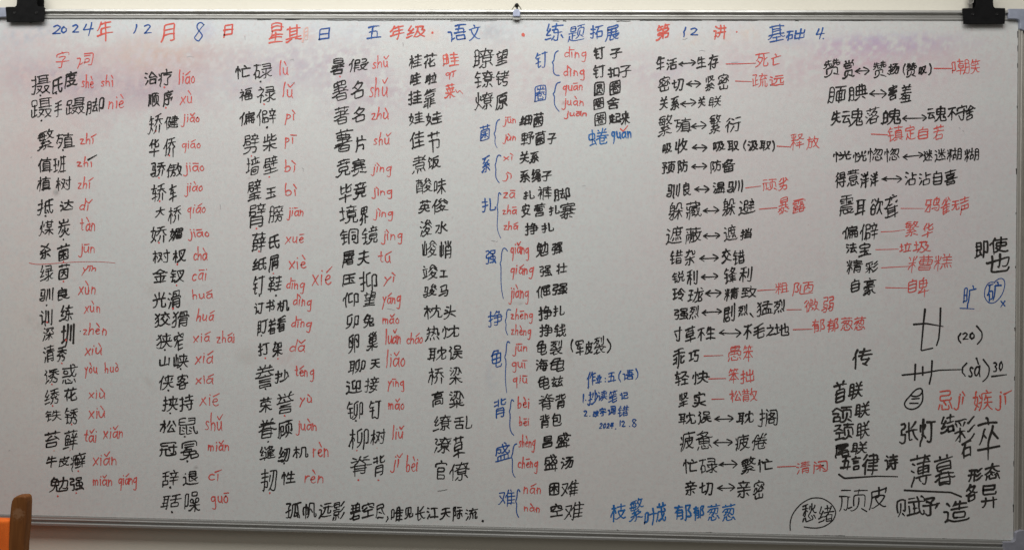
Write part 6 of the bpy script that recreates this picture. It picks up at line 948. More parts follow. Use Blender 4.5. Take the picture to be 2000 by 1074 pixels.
LATIN = {
    'a': (0.80, [[(.72, .82), (.45, 1.0), (.12, .72), (.08, .3), (.28, .02), (.55, .2), (.72, .6)], [(.75, 1.0), (.72, .35), (.85, .0)]]),
    'b': (0.75, [[(.12, 1.95), (.10, 1.0), (.10, .05)], [(.10, .6), (.35, .95), (.65, .7), (.62, .25), (.38, .0), (.10, .1)]]),
    'c': (0.66, [[(.62, .85), (.38, 1.0), (.10, .65), (.12, .2), (.38, .0), (.66, .18)]]),
    'd': (0.82, [[(.70, .75), (.42, .95), (.10, .6), (.12, .15), (.42, .02), (.66, .35)], [(.78, 1.95), (.72, 1.0), (.74, .05)]]),
    'e': (0.72, [[(.10, .48), (.45, .55), (.66, .75), (.45, 1.0), (.16, .8), (.08, .4), (.25, .05), (.50, .0), (.72, .2)]]),
    'g': (0.80, [[(.68, .85), (.40, 1.0), (.10, .7), (.15, .3), (.42, .22), (.66, .55)], [(.72, 1.0), (.70, .1), (.66, -.75), (.50, -.95), (.18, -.75)]]),
    'h': (0.75, [[(.12, 1.95), (.10, 1.0), (.08, .0)], [(.10, .55), (.35, .95), (.60, .8), (.62, .0)]]),
    'i': (0.30, [[(.15, .98), (.14, .0)]]),
    'j': (0.45, [[(.36, 1.0), (.36, .0), (.30, -.7), (.05, -.85), (-.12, -.6)]]),
    'l': (0.32, [[(.16, 1.95), (.12, 1.0), (.12, .0)]]),
    'm': (1.05, [[(.10, 1.0), (.08, .0)], [(.10, .6), (.28, .95), (.45, .8), (.46, .0)], [(.46, .6), (.68, .95), (.88, .8), (.90, .0)]]),
    'n': (0.75, [[(.12, 1.0), (.10, .0)], [(.10, .55), (.36, .98), (.60, .75), (.64, .0)]]),
    'o': (0.74, [[(.42, 1.0), (.12, .75), (.08, .3), (.34, .0), (.62, .25), (.64, .75), (.38, .98)]]),
    'p': (0.72, [[(.12, 1.05), (.10, .0), (.06, -.95)], [(.12, .85), (.40, 1.0), (.64, .7), (.45, .25), (.12, .2)]]),
    'q': (0.80, [[(.62, .85), (.36, 1.0), (.10, .7), (.15, .3), (.42, .22), (.62, .55)], [(.66, 1.0), (.62, .1), (.58, -.95)]]),
    'r': (0.58, [[(.12, 1.0), (.10, .0)], [(.10, .55), (.30, .95), (.55, .9)]]),
    's': (0.60, [[(.55, .88), (.32, 1.0), (.12, .75), (.35, .52), (.55, .28), (.35, .02), (.05, .12)]]),
    't': (0.62, [[(.30, 1.6), (.28, .4), (.36, .05), (.58, .12)], [(.02, 1.0), (.55, 1.05)]]),
    'u': (0.78, [[(.10, 1.0), (.10, .35), (.30, .02), (.55, .2), (.66, .6)], [(.66, 1.0), (.66, .3), (.78, .02)]]),
    'x': (0.74, [[(.10, .95), (.35, .5), (.66, .05)], [(.68, 1.0), (.35, .5), (.02, -.1)]]),
    'y': (0.72, [[(.08, 1.0), (.32, .45)], [(.66, 1.05), (.35, .4), (.05, -.85)]]),
    'z': (0.70, [[(.10, .92), (.60, .98), (.10, .08), (.68, .05)]]),
    '0': (1.0, [[(.5, 1.9), (.15, 1.4), (.10, .6), (.40, .0), (.80, .5), (.82, 1.35), (.45, 1.85)]]),
    '1': (0.5, [[(.30, 1.9), (.24, 1.0), (.16, .0)]]),
    '2': (1.0, [[(.12, 1.55), (.45, 1.9), (.80, 1.5), (.55, .8), (.08, .05), (.92, .12)]]),
    '3': (1.0, [[(.15, 1.75), (.50, 1.9), (.78, 1.5), (.40, 1.05), (.78, .7), (.60, .1), (.12, .1)]]),
    '4': (1.05, [[(.35, 1.75), (.08, .75), (1.0, .90)], [(.78, 1.9), (.72, 1.0), (.66, -.15)]]),
    '8': (1.0, [[(.78, 1.6), (.50, 1.9), (.22, 1.55), (.40, 1.1), (.78, .55), (.50, .0), (.15, .35), (.45, .95), (.80, 1.6)]]),
    '(': (0.5, [[(.42, 2.0), (.12, 1.3), (.12, .5), (.42, -.1)]]),
    ')': (0.5, [[(.08, 2.0), (.42, 1.3), (.40, .5), (.08, -.1)]]),
}
TONES = {'\u0304': [(-.32, 1.42), (.0, 1.43), (.36, 1.46)], '\u0301': [(-.22, 1.22), (.05, 1.42), (.42, 1.72)],
         '\u030c': [(-.26, 1.62), (.0, 1.22), (.42, 1.85)], '\u0300': [(-.20, 1.80), (.0, 1.5), (.14, 1.25)]}
WIDTH = {'k': 0.001165 * 3.2, 'r': 0.001165 * 2.35, 'b': 0.001165 * 2.7, 'K': 0.001165 * 4.2, 'R': 0.001165 * 3.0, 'B': 0.001165 * 3.3, 'f': 0.001165 * 2.8, 'g': 0.001165 * 1.2}
import unicodedata


def decode(s):
    """each stroke is a flat list x, y, x, y ... in hundredths of the character's square"""
    return [[(q[i] / 99.0, q[i + 1] / 99.0) for i in range(0, len(q), 2)] for q in s]


def smooth(p, cut, n=1):
    """round the corners of a polyline by at most `cut`"""
    for _ in range(n):
        if len(p) < 3:
            return p
        out = [p[0]]
        for i in range(1, len(p) - 1):
            for j in (i - 1, i + 1):
                dx, dy = p[j][0] - p[i][0], p[j][1] - p[i][1]
                L = math.hypot(dx, dy) or 1e-9
                c = min(cut, 0.3 * L)
                out.append((p[i][0] + dx / L * c, p[i][1] + dy / L * c))
        out.append(p[-1])
        p = out
    return p


def handify(strokes, rnd, latin=False):
    """turn the skeleton of a character into something a quick hand would write"""
    tilt = rnd.uniform(0.12, 0.24) if not latin else rnd.uniform(0.0, 0.06)
    slant = rnd.uniform(-0.03, 0.06) if not latin else rnd.uniform(-0.02, 0.09)
    a1, a2, p1, p2 = rnd.uniform(-.03, .03), rnd.uniform(-.03, .03), rnd.uniform(0, 6), rnd.uniform(0, 6)
    out = []
    if not latin:
        # the pen moves left to right and top to bottom
        st = []
        for s in strokes:
            dx, dy = s[-1][0] - s[0][0], s[-1][1] - s[0][1]
            if (abs(dx) > abs(dy) * 1.3 and dx < 0) or (abs(dy) * 1.3 >= abs(dx) and dy > 0):
                s = s[::-1]
            st.append(s)
        # a quick hand sometimes does not lift between two short neighbouring strokes
        st.sort(key=lambda s: (round(s[0][0] * 2.2), -s[0][1]))
        joined = []
        for s in st:
            if joined and rnd.random() < 0.17:
                p = joined[-1]
                dx, dy = s[0][0] - p[-1][0], s[0][1] - p[-1][1]
                if 0.04 < math.hypot(dx, dy) < 0.24 and dy < 0.06 and len(p) + len(s) < 9:
                    joined[-1] = p + s
                    continue
            joined.append(s)
        strokes = joined
    for s in strokes:
        closed = len(s) > 3 and math.dist(s[0], s[-1]) < 0.03
        cx = sum(q[0] for q in s) / len(s)
        cy = sum(q[1] for q in s) / len(s)
        L = sum(math.dist(s[i], s[i + 1]) for i in range(len(s) - 1))
        j = 0.014 if not latin else 0.014
        ox, oy = rnd.gauss(0, j), rnd.gauss(0, j)
        rot = rnd.gauss(0, 0.035)
        sc = rnd.uniform(0.93, 1.08)
        q = [(cx + ((x - cx) - (y - cy) * rot) * sc + ox, cy + ((y - cy) + (x - cx) * rot) * sc + oy) for x, y in s]
        # straight runs bow a little
        r = [q[0]]
        for i in range(len(q) - 1):
            (x0, y0), (x1, y1) = q[i], q[i + 1]
            l = math.hypot(x1 - x0, y1 - y0)
            if l > 0.22:
                b = rnd.gauss(0.018, 0.02) * l
                nx, ny = -(y1 - y0) / l, (x1 - x0) / l
                for t in (0.33, 0.67):
                    r.append((x0 + (x1 - x0) * t + nx * b, y0 + (y1 - y0) * t + ny * b))
            r.append((x1, y1))
        if not closed and not latin:
            # the pen starts with a small press and runs past the end of long strokes
            (x0, y0), (x1, y1) = r[-2], r[-1]
            l = math.hypot(x1 - x0, y1 - y0) or 1
            e = rnd.uniform(-0.02, 0.05) * min(1, L * 2)
            if x1 - x0 > 0.05 and y0 - y1 > 0.04 and L > 0.2:
                e += rnd.uniform(0.0, 0.11)             # falling strokes are thrown out to the right
            if abs(x1 - x0) < 0.04 and L > 0.55 and y1 < 0.2:
                e += rnd.uniform(-0.02, 0.10)           # long uprights run on downwards
            r[-1] = (x1 + (x1 - x0) / l * e, y1 + (y1 - y0) / l * e)
            if L > 0.45 and rnd.random() < 0.25 and abs(y1 - y0) > abs(x1 - x0):
                r.append((r[-1][0] - 0.05, r[-1][1] + 0.05))
        elif closed:
            # boxes are drawn with an open or overshooting corner
            r[-1] = (r[-1][0] + rnd.uniform(-.03, .03), r[-1][1] + rnd.uniform(-.03, .03))
        w = []
        for x, y in r:
            x2 = x + slant * y + a1 * math.sin(4.5 * y + p1)
            y2 = y + tilt * x + a2 * math.sin(4.5 * x + p2)
            w.append((x2, y2))
        out.append(smooth(w, 0.10 if not latin else 0.16, 2 if latin else 1))
    return out


def latin_strokes(word, rnd):
    out, x = [], 0.0
    for ch in word:
        d = unicodedata.normalize('NFD', ch)
        base = 'i' if d[0] == '\u0131' else d[0]
        adv, st = LATIN[base]
        tone = [t for t in d[1:] if t in TONES]
        if base == 'u' and '\u0308' in d:
            pass
        for s in st:
            out.append([(x + a, b) for a, b in s])
        if base in 'ij' and not tone and d[0] != '\u0131':
            cx = 0.15 if base == 'i' else 0.36
            out.append([(x + cx - .02, 1.42), (x + cx + .03, 1.34)])
        if tone:
            cx = adv * 0.5
            out.append([(x + cx + a, b) for a, b in TONES[tone[0]]])
        x += adv + 0.17
    sc = 0.42
    return [[(a * sc, b * sc) for a, b in s] for s in out]


class Ink:
    """collects pen strokes on the board into one mesh"""
    layer = 0

    def __init__(self):
        self.v, self.f = [], []

    def stroke(self, pts, w, rnd, taper=True):
        p = [pts[0]]
        for q in pts[1:]:
            if math.dist(p[-1], q) > w * 0.12:
                p.append(q)
        if len(p) < 2:
            p.append((p[0][0] + w * 0.3, p[0][1] - w * 0.1))
        Ink.layer += 1
        y = -0.00025 - (Ink.layer % 61) * 0.000006
        n = len(p)
        L = [0]
        for i in range(n - 1):
            L.append(L[-1] + math.dist(p[i], p[i + 1]))
        w0, w1, w2 = (rnd.uniform(.95, 1.25), rnd.uniform(.80, 1.02), rnd.uniform(.45, 1.0)) if taper else (1, 1, 1)
        base = len(self.v)
        rows = []
        for i in range(n):
            a = p[max(i - 1, 0)]
            b = p[min(i + 1, n - 1)]
            c = p[i]
            d0 = (c[0] - a[0], c[1] - a[1]); d1 = (b[0] - c[0], b[1] - c[1])
            l0 = math.hypot(*d0) or 1; l1 = math.hypot(*d1) or 1
            if i == 0: d0, l0 = d1, l1
            if i == n - 1: d1, l1 = d0, l0
            tx, tz = d0[0] / l0 + d1[0] / l1, d0[1] / l0 + d1[1] / l1
            l = math.hypot(tx, tz)
            if l < 0.5:
                tx, tz, l = d1[0], d1[1], l1
            tx, tz = tx / l, tz / l
            k_ = min(1.35, 2 / max(l, 1.3)) if 0 < i < n - 1 else 1
            t = L[i] / max(L[-1], 1e-9)
            ww = w * 0.5 * (w0 + (w1 - w0) * t * 2 if t < .5 else w1 + (w2 - w1) * (t * 2 - 1))
            ww *= rnd.uniform(.94, 1.06)
            if i == 0:      # round start
                for s in (0.87, 0.5):
                    h = ww * math.sqrt(max(0, 1 - s * s))
                    rows.append((c[0] - tx * ww * s, c[1] - tz * ww * s, -tz * h, tx * h))
            rows.append((c[0], c[1], -tz * ww * k_, tx * ww * k_))
            if i == n - 1:
                for s in (0.5, 0.87):
                    h = ww * math.sqrt(max(0, 1 - s * s))
                    rows.append((c[0] + tx * ww * s, c[1] + tz * ww * s, -tz * h, tx * h))
        for x, z, nx, nz in rows:
            self.v.append((x + nx, y, z + nz))
            self.v.append((x - nx, y, z - nz))
        for i in range(len(rows) - 1):
            a = base + 2 * i
            self.f.append((a, a + 1, a + 3, a + 2))

    def build(self, name, mat, parent):
        return mesh_obj(name, self.v, self.f, mat, parent)


COLOUR = {'k': 'black', 'K': 'thick black', 'r': 'red', 'R': 'thick red', 'b': 'blue', 'B': 'bright blue', 'f': 'half wiped red', 'g': 'grey'}
# words: kind, style, then characters with their box on the board in tenths of a millimetre
# (x from the left edge of the frame, z up from its lower edge)
WORDS = '''
T b 2:1304,11169,1511,11396 0:1511,11193,1657,11360 2:1779,11206,1949,11408 4:2034,11123,2289,11463
T R 年:2357,11005,2764,11482
T b 1:3223,11185,3320,11412 2:3477,11186,3670,11412
T R 月:3877,10985,4215,11449
T b 8:4660,11011,4912,11468
T R 日:5344,11096,5596,11428
T R 星:6410,10969,6769,11466 其:6805,10982,7186,11419
T f 月:7186,10995,7341,11361
T b 日:7555,11043,7840,11350
T b 五:8682,11070,9025,11400
T R 年:9214,11060,9568,11401 级:9591,11097,10039,11402
T b 语:10545,11017,10979,11439 文:11032,11042,11307,11417
T b 练:12767,11047,13197,11456 题:13285,11014,13685,11445 拓:13789,11085,14102,11423 展:14126,11028,14461,11435
T R 第:15280,11054,15603,11449
T b 1:15890,11137,15982,11381 2:16051,11184,16235,11364
T R 讲:16568,11081,16865,11429
T b 基:17780,11027,18179,11454 础:18190,11063,18623,11351
T b 4:18850,11099,19054,11376
W r 字:1402,10381,1731,10769 词:1902,10371,2303,10753
W k 摄:828,9758,1304,10235 氏:1328,9772,1584,10189 度:1618,9893,1935,10310
W r shè:2020,9918,2324,10240 shì:2481,9957,2784,10242
W k 蹑:838,9220,1338,9710 手:1387,9235,1582,9640 蹑:1666,9297,2128,9714 脚:2140,9288,2577,9717
W r niè:2660,9434,3047,9791
W k 治:3509,9986,3823,10318 疗:3835,9952,4161,10379
W r liáo:4317,10013,4702,10369
W k 顺:3603,9487,3892,9831 序:3952,9489,4193,9881
W r xù:4349,9539,4650,9883
W k 矫:3601,8846,3974,9357 健:3998,8956,4347,9312
W r jiǎo:4382,9030,4827,9374
W k 繁:999,8446,1401,8970 殖:1450,8509,1900,8878
W r zhí:2008,8608,2409,8882
W k 值:1022,7945,1375,8314 班:1387,7936,1703,8353
W r zhı:1945,8084,2310,8334
W k 植:1006,7503,1347,7861 树:1456,7520,1833,7877
W r zhí:1979,7573,2355,7870
W k 抵:1016,6944,1418,7349 达:1563,7045,1891,7330
W r dǐ:2024,7073,2340,7371
W k 煤:1062,6468,1427,6861 炭:1524,6449,1828,6889
W r tàn:2045,6598,2409,6931
W k 华:3647,8336,3900,8751 侨:3972,8327,4285,8801
W r qiáo:4417,8426,4862,8757
W k 骄:3680,7862,4053,8230 傲:4066,7854,4439,8209
W r jiāo:4462,7893,4955,8213
W k 轿:3713,7293,4075,7732 车:4135,7297,4328,7711
W r jiào:4494,7420,4927,7787
W k 大:3806,6926,4059,7187 桥:4120,6788,4445,7226
W r qiáo:4575,6912,5007,7291
W k 娇:3718,6346,4104,6748 媚:4140,6374,4489,6717
W r jiāo:4597,6404,5101,6688
W k 杀:1108,5932,1376,6325 菌:1511,5890,1826,6318
W r jūn:2014,5992,2408,6313
W k 绿:1118,5421,1447,5813 茵:1555,5462,1835,5843
W r yīn:2101,5565,2453,5815
W k 驯:1115,4957,1456,5290 良:1547,4975,1844,5296
W r xùn:2030,5120,2448,5458
W k 训:1125,4386,1442,4790 练:1586,4501,1938,4893
W r xùn:2178,4688,2565,4997
W k 深:1206,4031,1485,4375
W K 圳:1644,3920,1971,4466
W r zhèn:2169,4192,2731,4488
W k 树:3775,5873,4191,6210 杈:4245,5890,4569,6222
W r chà:4736,5956,5072,6287
W k 金:3784,5423,4145,5754 钗:4193,5440,4535,5748
W r cāi:4709,5483,5069,5767
W k 光:3793,4843,4118,5222 滑:4148,4825,4467,5286
W r huá:4717,5059,5220,5295
W k 狡:3844,4395,4234,4767 猾:4246,4402,4667,4803
W r huá:4821,4553,5264,4860
W k 狭:3882,3900,4285,4278 窄:4303,3858,4544,4307
W r xiá:4758,4056,5177,4339 zhái:5309,4066,5727,4360
W k 清:1226,3537,1506,3960 秀:1555,3561,1797,3941
W r xiù:2208,3717,2625,4025
W k 诱:1261,3041,1625,3415 惑:1685,3055,2067,3529
W r yòu:2217,3195,2531,3574 huò:2687,3322,3026,3582
W k 绣:1281,2572,1646,2964 花:1742,2652,2063,2990
W r xiù:2311,2723,2722,2984
W k 铁:1302,2170,1703,2454 锈:1763,2131,2085,2510
W r xiù:2319,2250,2730,2581
W k 苔:1300,1571,1689,1980 藓:1737,1539,2095,2012
W r tǎi:2232,1720,2541,2046 xiǎn:2678,1797,3149,2140
W k 牛:1346,1114,1613,1398 皮:1638,1121,1904,1393 癣:1923,1028,2292,1483
W r xiǎn:2448,1178,3015,1533
W k 勉:1423,538,1890,917 强:1914,595,2265,927
W r miǎn:2457,716,2922,1000 qiáng:3061,624,3501,1037
W k 山:3975,3510,4227,3746 峡:4306,3470,4671,3812
W r xiá:4808,3562,5245,3892
W k 侠:3971,2956,4332,3310 客:4392,2980,4668,3341
W r xiá:4834,3109,5265,3362
W k 挟:4052,2468,4448,2840 持:4460,2476,4808,2882
W r xié:4932,2610,5405,2921
W k 松:4013,1966,4410,2273 鼠:4453,1941,4913,2353
W r shǔ:5067,2036,5497,2471
W k 冠:4010,1424,4443,1789 冕:4491,1364,4946,1829
W r miǎn:5143,1579,5644,1844
W k 辞:4094,723,4490,1136 退:4574,777,4957,1130
W r cí:5171,896,5494,1178
W k 聒:4062,212,4560,589 噪:4619,182,4996,660
W r guō:5237,245,5665,652
W k 忙:5636,10138,6007,10470 碌:6055,10140,6509,10531
W r lù:6674,10237,6889,10592
W k 福:5741,9630,6064,9961 禄:6147,9597,6601,9999
W r lǔ:6754,9712,7040,10090
W k 偏:5756,9051,6127,9406 僻:6156,9066,6622,9479
W r pì:6812,9093,7063,9447
W k 暑:7852,10255,8184,10655 假:8279,10310,8741,10645
W r shǔ:8822,10400,9212,10718
W k 署:7897,9654,8288,10143 名:8335,9704,8637,10127
W r shǔ:8760,9742,9198,10206
W k 著:7953,9113,8316,9537 名:8368,9163,8675,9527
W r zhù:8817,9225,9224,9530
W k 桂:9661,10392,9979,10738 花:10008,10410,10325,10769
W R 畦:10436,10454,10830,10794
W r qí:10512,10155,10770,10384
W R 莱:10494,9727,10752,10079
W k 哇:9690,10016,9961,10321 啦:10031,10041,10314,10323
W k 挂:9661,9563,9991,9922 靠:10010,9490,10309,9959
W k 娃:9680,9090,10057,9430 娃:10069,9092,10457,9432
W k 瞭:11128,10422,11632,10890 望:11655,10470,11935,10868
W k 镣:11182,9966,11650,10375 铐:11662,10009,11977,10371
W k 燎:11178,9451,11629,9884 原:11657,9453,11945,9886
W k 劈:5844,8408,6238,8898 柴:6309,8488,6655,8901
W r pī:6822,8545,7107,8881
W k 墙:5924,7930,6258,8367 壁:6330,7945,6687,8394
W r bì:6819,8008,7093,8303
W k 璧:5969,7328,6309,7848 玉:6400,7385,6650,7680
W r bì:6840,7467,7125,7766
W k 臂:6015,6716,6416,7294 膀:6474,6833,6825,7251
W r jiān:6892,6903,7289,7209
W k 薛:6085,6155,6431,6634 氏:6484,6249,6747,6591
W r xuē:6858,6349,7322,6608
W k 薯:7971,8483,8413,9019 片:8461,8470,8721,8875
W r shǔ:8873,8638,9298,8955
W k 竞:8015,7890,8363,8337 赛:8369,7929,8742,8340
W r jìng:8825,7922,9309,8250
W k 毕:8100,7315,8402,7761 竟:8419,7389,8750,7812
W r jìng:8851,7418,9329,7699
W k 境:8119,6846,8554,7275 界:8581,6803,8794,7261
W r jìng:8888,6914,9360,7211
W k 铜:8139,6353,8577,6741 镜:8643,6374,9018,6805
W r jìng:9085,6377,9580,6728
W k 佳:9711,8554,10060,8984 节:10118,8483,10411,8987
W k 煮:9774,7988,10108,8434 饭:10131,8097,10441,8425
W k 酸:9868,7536,10262,7908 味:10276,7537,10570,7911
W k 英:9934,7093,10228,7416 俊:10240,7069,10634,7455
W k 浚:9977,6562,10259,6963 水:10324,6637,10622,6929
W k 峻:10031,6090,10383,6493 峭:10430,6077,10712,6486
W k 纸:6117,5750,6451,6061 屑:6492,5699,6736,6131
W r xiè:6962,5779,7378,6120
W k 钉:6137,5185,6423,5637 鞋:6482,5254,6816,5637
W r dīng:6911,5221,7346,5597 xié:7502,5406,7982,5876
W k 订:6170,4738,6420,5020 书:6443,4805,6663,5083 机:6705,4810,6995,5087
W r dìng:7072,4817,7512,5228
W k 盯:6248,4240,6516,4650 着:6498,4287,6707,4660 看:6711,4339,6926,4734
W r dīng:7040,4336,7526,4718
W k 打:6281,3780,6554,4111 架:6614,3769,6864,4125
W r dǎ:7010,3883,7385,4188
W k 屠:8195,5825,8479,6247 夫:8537,5892,8833,6245
W r tú:9018,5953,9344,6235
W k 压:8202,5391,8522,5723 抑:8593,5285,9018,5761
W r yì:9155,5421,9442,5750
W k 仰:8221,4923,8600,5275 望:8694,4946,8989,5300
W r yáng:9131,4891,9567,5288
W k 卯:8297,4432,8616,4785 兔:8690,4461,8973,4791
W r mǎo:9146,4563,9538,4808
W k 卵:8363,3870,8627,4332 巢:8787,3944,9055,4404
W r luǎn:9219,4090,9579,4476 cháo:9709,4113,10085,4385
W k 聊:8371,3391,8782,3760 天:8868,3528,9118,3785
W r liǎo:9246,3560,9688,3992
W k 竣:10051,5577,10403,5950 工:10444,5633,10638,5820
W k 骏:10069,5176,10397,5500 马:10426,5212,10655,5496
W k 枕:10099,4677,10533,5022 头:10545,4683,10838,5028
W k 热:10130,4177,10470,4548 忱:10512,4241,10923,4569
W k 耽:10190,3735,10634,4078 误:10676,3766,11003,4115
W k 誊:6220,3035,6665,3599 抄:6672,3160,7023,3493
W r téng:7134,3217,7592,3592
W k 荣:6326,2484,6635,2855 誉:6729,2458,7145,2997
W r yù:7263,2631,7560,2936
W k 眷:6319,1889,6751,2373 顾:6760,1883,7124,2354
W r juàn:7184,1982,7671,2379
W k 缝:6356,1388,6732,1740 纫:6781,1359,7070,1712 机:7126,1461,7493,1738
W r rèn:7582,1491,7956,1854
W k 韧:6390,679,6779,1206 性:6865,836,7203,1177
W r rèn:7405,894,7848,1218
W k 迎:8331,2946,8713,3285 接:8756,2989,9101,3365
W r yīng:9290,3023,9678,3331
W k 铆:8356,2365,8739,2806 钉:8863,2397,9157,2830
W r mǎo:9308,2606,9685,2887
W k 柳:8401,1694,8880,2182 树:8908,1796,9270,2185
W r liǔ:9410,1935,9694,2277
W k 脊:8458,1068,8965,1577 背:8983,1077,9271,1586
W r jǐ:9372,1180,9670,1646 bèi:9738,1204,10022,1596
W k 桥:10215,3192,10588,3595 梁:10699,3212,11011,3620
W k 高:10299,2691,10584,3064 粱:10707,2683,11057,3076
W k 缭:10343,2142,10769,2530 乱:10825,2206,11248,2519
W k 潦:10377,1646,10785,2023 草:10813,1542,11093,2057
W k 官:10407,1054,10691,1496 僚:10731,1027,11200,1468
W k 孤:6978,84,7351,474 帆:7375,81,7706,467 远:7742,91,8079,476 影:8061,56,8353,518 碧:8458,73,8727,493 空:8737,127,9036,500 尽:9052,134,9287,487 唯:9405,73,9706,423 见:9717,134,9929,429 长:9966,103,10208,453 江:10226,147,10504,423 天:10523,136,10782,430 际:10818,108,11057,457 流:11103,132,11410,430
W b 钉:12554,10433,12845,10813
W r dīng:13216,10570,13721,10932
W r dìng:13198,10151,13686,10500
W k 钉:13865,10635,14143,10934 子:14247,10650,14536,10906
W k 钉:13864,10200,14160,10514 扣:14202,10218,14484,10458 子:14472,10219,14750,10517
W b 圈:12542,9650,12826,10054
W r quān:13192,9794,13644,10109
W r juàn:13168,9480,13672,9807
W r juān:13223,9271,13745,9464
W k 圆:13894,9798,14148,10137 圈:14246,9812,14506,10179
W k 圈:13886,9483,14135,9783 舍:14193,9498,14482,9785
W k 圈:13917,9118,14190,9449 起:14244,9158,14529,9423 来:14515,9146,14737,9473
W B 蜷:13786,8665,14249,9083
W B quan:14300,8708,14764,9017
W b 菌:11314,8755,11562,9151
W r jūn:11828,9084,12139,9326
W r jùn:11828,8696,12145,8941
W k 细:12212,9118,12515,9369 菌:12527,9074,12771,9435
W k 野:12253,8664,12567,8990 菌:12579,8666,12835,9010 子:12858,8696,13074,8964
W b 系:11370,8037,11573,8446
W r xì:11860,8307,12096,8497
W r jì:11841,7843,12063,8065
W k 关:12222,8244,12457,8547 系:12452,8257,12686,8549
W k 系:12242,7824,12486,8127 绳:12509,7832,12735,8141 子:12730,7854,12983,8108
W b 扎:11384,7136,11714,7470
W r zā:11872,7459,12154,7657
W r zhā:11856,7093,12191,7319
W r zhá:11890,6737,12229,6947
W k 扎:12317,7436,12597,7654 裤:12654,7426,12980,7750 脚:13022,7402,13398,7727
W k 安:12287,7032,12506,7351 营:12578,7047,12846,7373 扎:12916,7076,13167,7318 寨:13168,7008,13531,7380
W k 挣:12375,6620,12695,6917 扎:12751,6681,13046,6921
W b 强:11486,5955,11739,6294
W r qiǎng:12053,6041,12482,6495
W r qiáng:12060,5613,12598,5979
W r jiàng:12023,5052,12485,5517
W k 勉:12631,6131,12928,6492 强:12982,6187,13249,6496
W k 强:12714,5691,13016,5964 壮:13101,5751,13359,6019
W k 倔:12645,5199,12981,5521 强:13010,5275,13366,5568
W b 挣:11562,4528,11906,4916
W r zhēng:12080,4623,12588,4971
W r zhèng:12093,4262,12553,4613
W k 挣:12707,4693,13029,5043 扎:13044,4795,13311,5048
W k 挣:12740,4327,13050,4622 钱:13069,4338,13350,4641
W b 龟:11640,3618,11904,4027
W r jūn:12127,3878,12471,4180
W r guī:12119,3513,12484,3806
W r qiū:12149,3164,12489,3457
W k 龟:12674,3917,12923,4258 裂:12978,3916,13271,4272
W k (:13444,3991,13514,4293 军:13549,3925,13757,4288 皮:13757,3940,13954,4253 裂:13959,3956,14250,4384 ):14261,3983,14369,4323
W k 海:12668,3553,12952,3841 龟:12975,3547,13320,3875
W k 龟:12714,3138,12992,3458 兹:13022,3203,13293,3472
W b 作:13818,3182,14033,3573 业:14021,3293,14165,3504 五:14297,3336,14488,3570 (:14531,3336,14602,3609 语:14624,3376,14895,3636 ):14911,3395,14987,3663
W b 1:13733,2852,13769,3060 抄:13839,2791,14088,3159 读:14075,2905,14300,3152 笔:14312,2872,14524,3168 记:14571,2949,14771,3125
W b 2:13762,2552,13861,2695 改:13962,2544,14116,2699 字:14116,2560,14281,2761 词:14305,2587,14491,2813 错:14528,2557,14789,2829
W b 2024:14109,2278,14450,2432 12:14572,2332,14714,2486 8:14851,2326,14967,2526
W b 背:11728,2464,12013,2929
W r bèi:12262,2701,12534,2986
W r bēi:12300,2309,12538,2531
W k 脊:12743,2653,13106,3049 背:13114,2701,13367,3062
W k 背:12772,2265,13004,2589 包:13038,2313,13278,2618
W b 盛:11771,1473,12141,1936
W r shèng:12297,1711,12686,2123
W r chēng:12287,1231,12751,1619
W k 昌:12833,1814,13080,2115 盛:13135,1822,13492,2188
W k 盛:12885,1290,13196,1689 汤:13260,1346,13553,1650
W b 难:11851,472,12251,869
W r nán:12422,771,12822,1026
W r nàn:12440,359,12803,567
W k 困:13002,753,13243,1054 难:13275,727,13688,1126
W k 空:13036,260,13338,577 难:13344,200,13806,637
W B 枝:14393,183,14751,615 繁:14813,203,15145,748 叶:15147,137,15446,534 茂:15414,208,15650,667
W B 郁:15823,252,16216,631 郁:16247,261,16498,624 葱:16561,269,16858,663 葱:16892,262,17204,671
W k 生:15293,10388,15493,10713 活:15524,10389,15768,10683
W k 生:16197,10431,16422,10709 存:16447,10405,16702,10756
W r 死:17508,10468,17839,10811 亡:17865,10510,18094,10779
W k 密:15337,9903,15620,10258 切:15652,9923,15928,10208
W k 紧:16398,9919,16620,10289 密:16678,9954,16935,10324
W r 疏:17450,10009,17794,10338 远:17832,10051,18163,10304
W k 关:15369,9488,15573,9810 系:15625,9489,15830,9820
W k 关:16236,9539,16420,9815 联:16479,9547,16766,9830
W k 繁:15349,8885,15683,9390 殖:15716,8992,16107,9328
W k 繁:16498,8958,16772,9410 衍:16854,8986,17220,9361
W k 吸:15457,8500,15682,8758 收:15738,8502,16029,8865
W k 吸:16585,8560,16879,8806 取:16908,8562,17181,8821 (:17262,8577,17339,8836 汲:17364,8579,17606,8825 取:17619,8581,17887,8827 ):17909,8570,17975,8828
W r 释:18309,8600,18622,8987 放:18660,8616,18964,8937
W k 预:15444,8040,15763,8345 防:15796,8063,16035,8381
W k 防:16531,8057,16782,8379 备:16802,8085,17101,8407
W k 驯:15553,7491,15872,7841 良:15931,7558,16122,7870
W k 温:16596,7618,16890,7889 驯:16910,7635,17278,7944
W r 顽:17700,7680,18036,7964 劣:18049,7689,18286,7998
W k 躲:15611,7000,15950,7414 藏:16001,7013,16360,7452
W k 躲:16813,7117,17112,7517 避:17175,7130,17558,7521
W r 暴:18054,7165,18308,7568 露:18371,7178,18671,7537
W k 遮:15559,6451,15944,6878 蔽:15995,6463,16367,6858
W k 遮:16851,6538,17171,6924 挡:17221,6568,17489,6857
W k 错:15659,6011,15953,6347 杂:15980,5983,16234,6359
W k 交:16814,6040,17046,6390 错:17063,6017,17337,6365
W k 锐:15706,5596,15999,5872 利:16039,5546,16291,5904
W k 锋:16869,5584,17165,5974 利:17209,5630,17509,5992
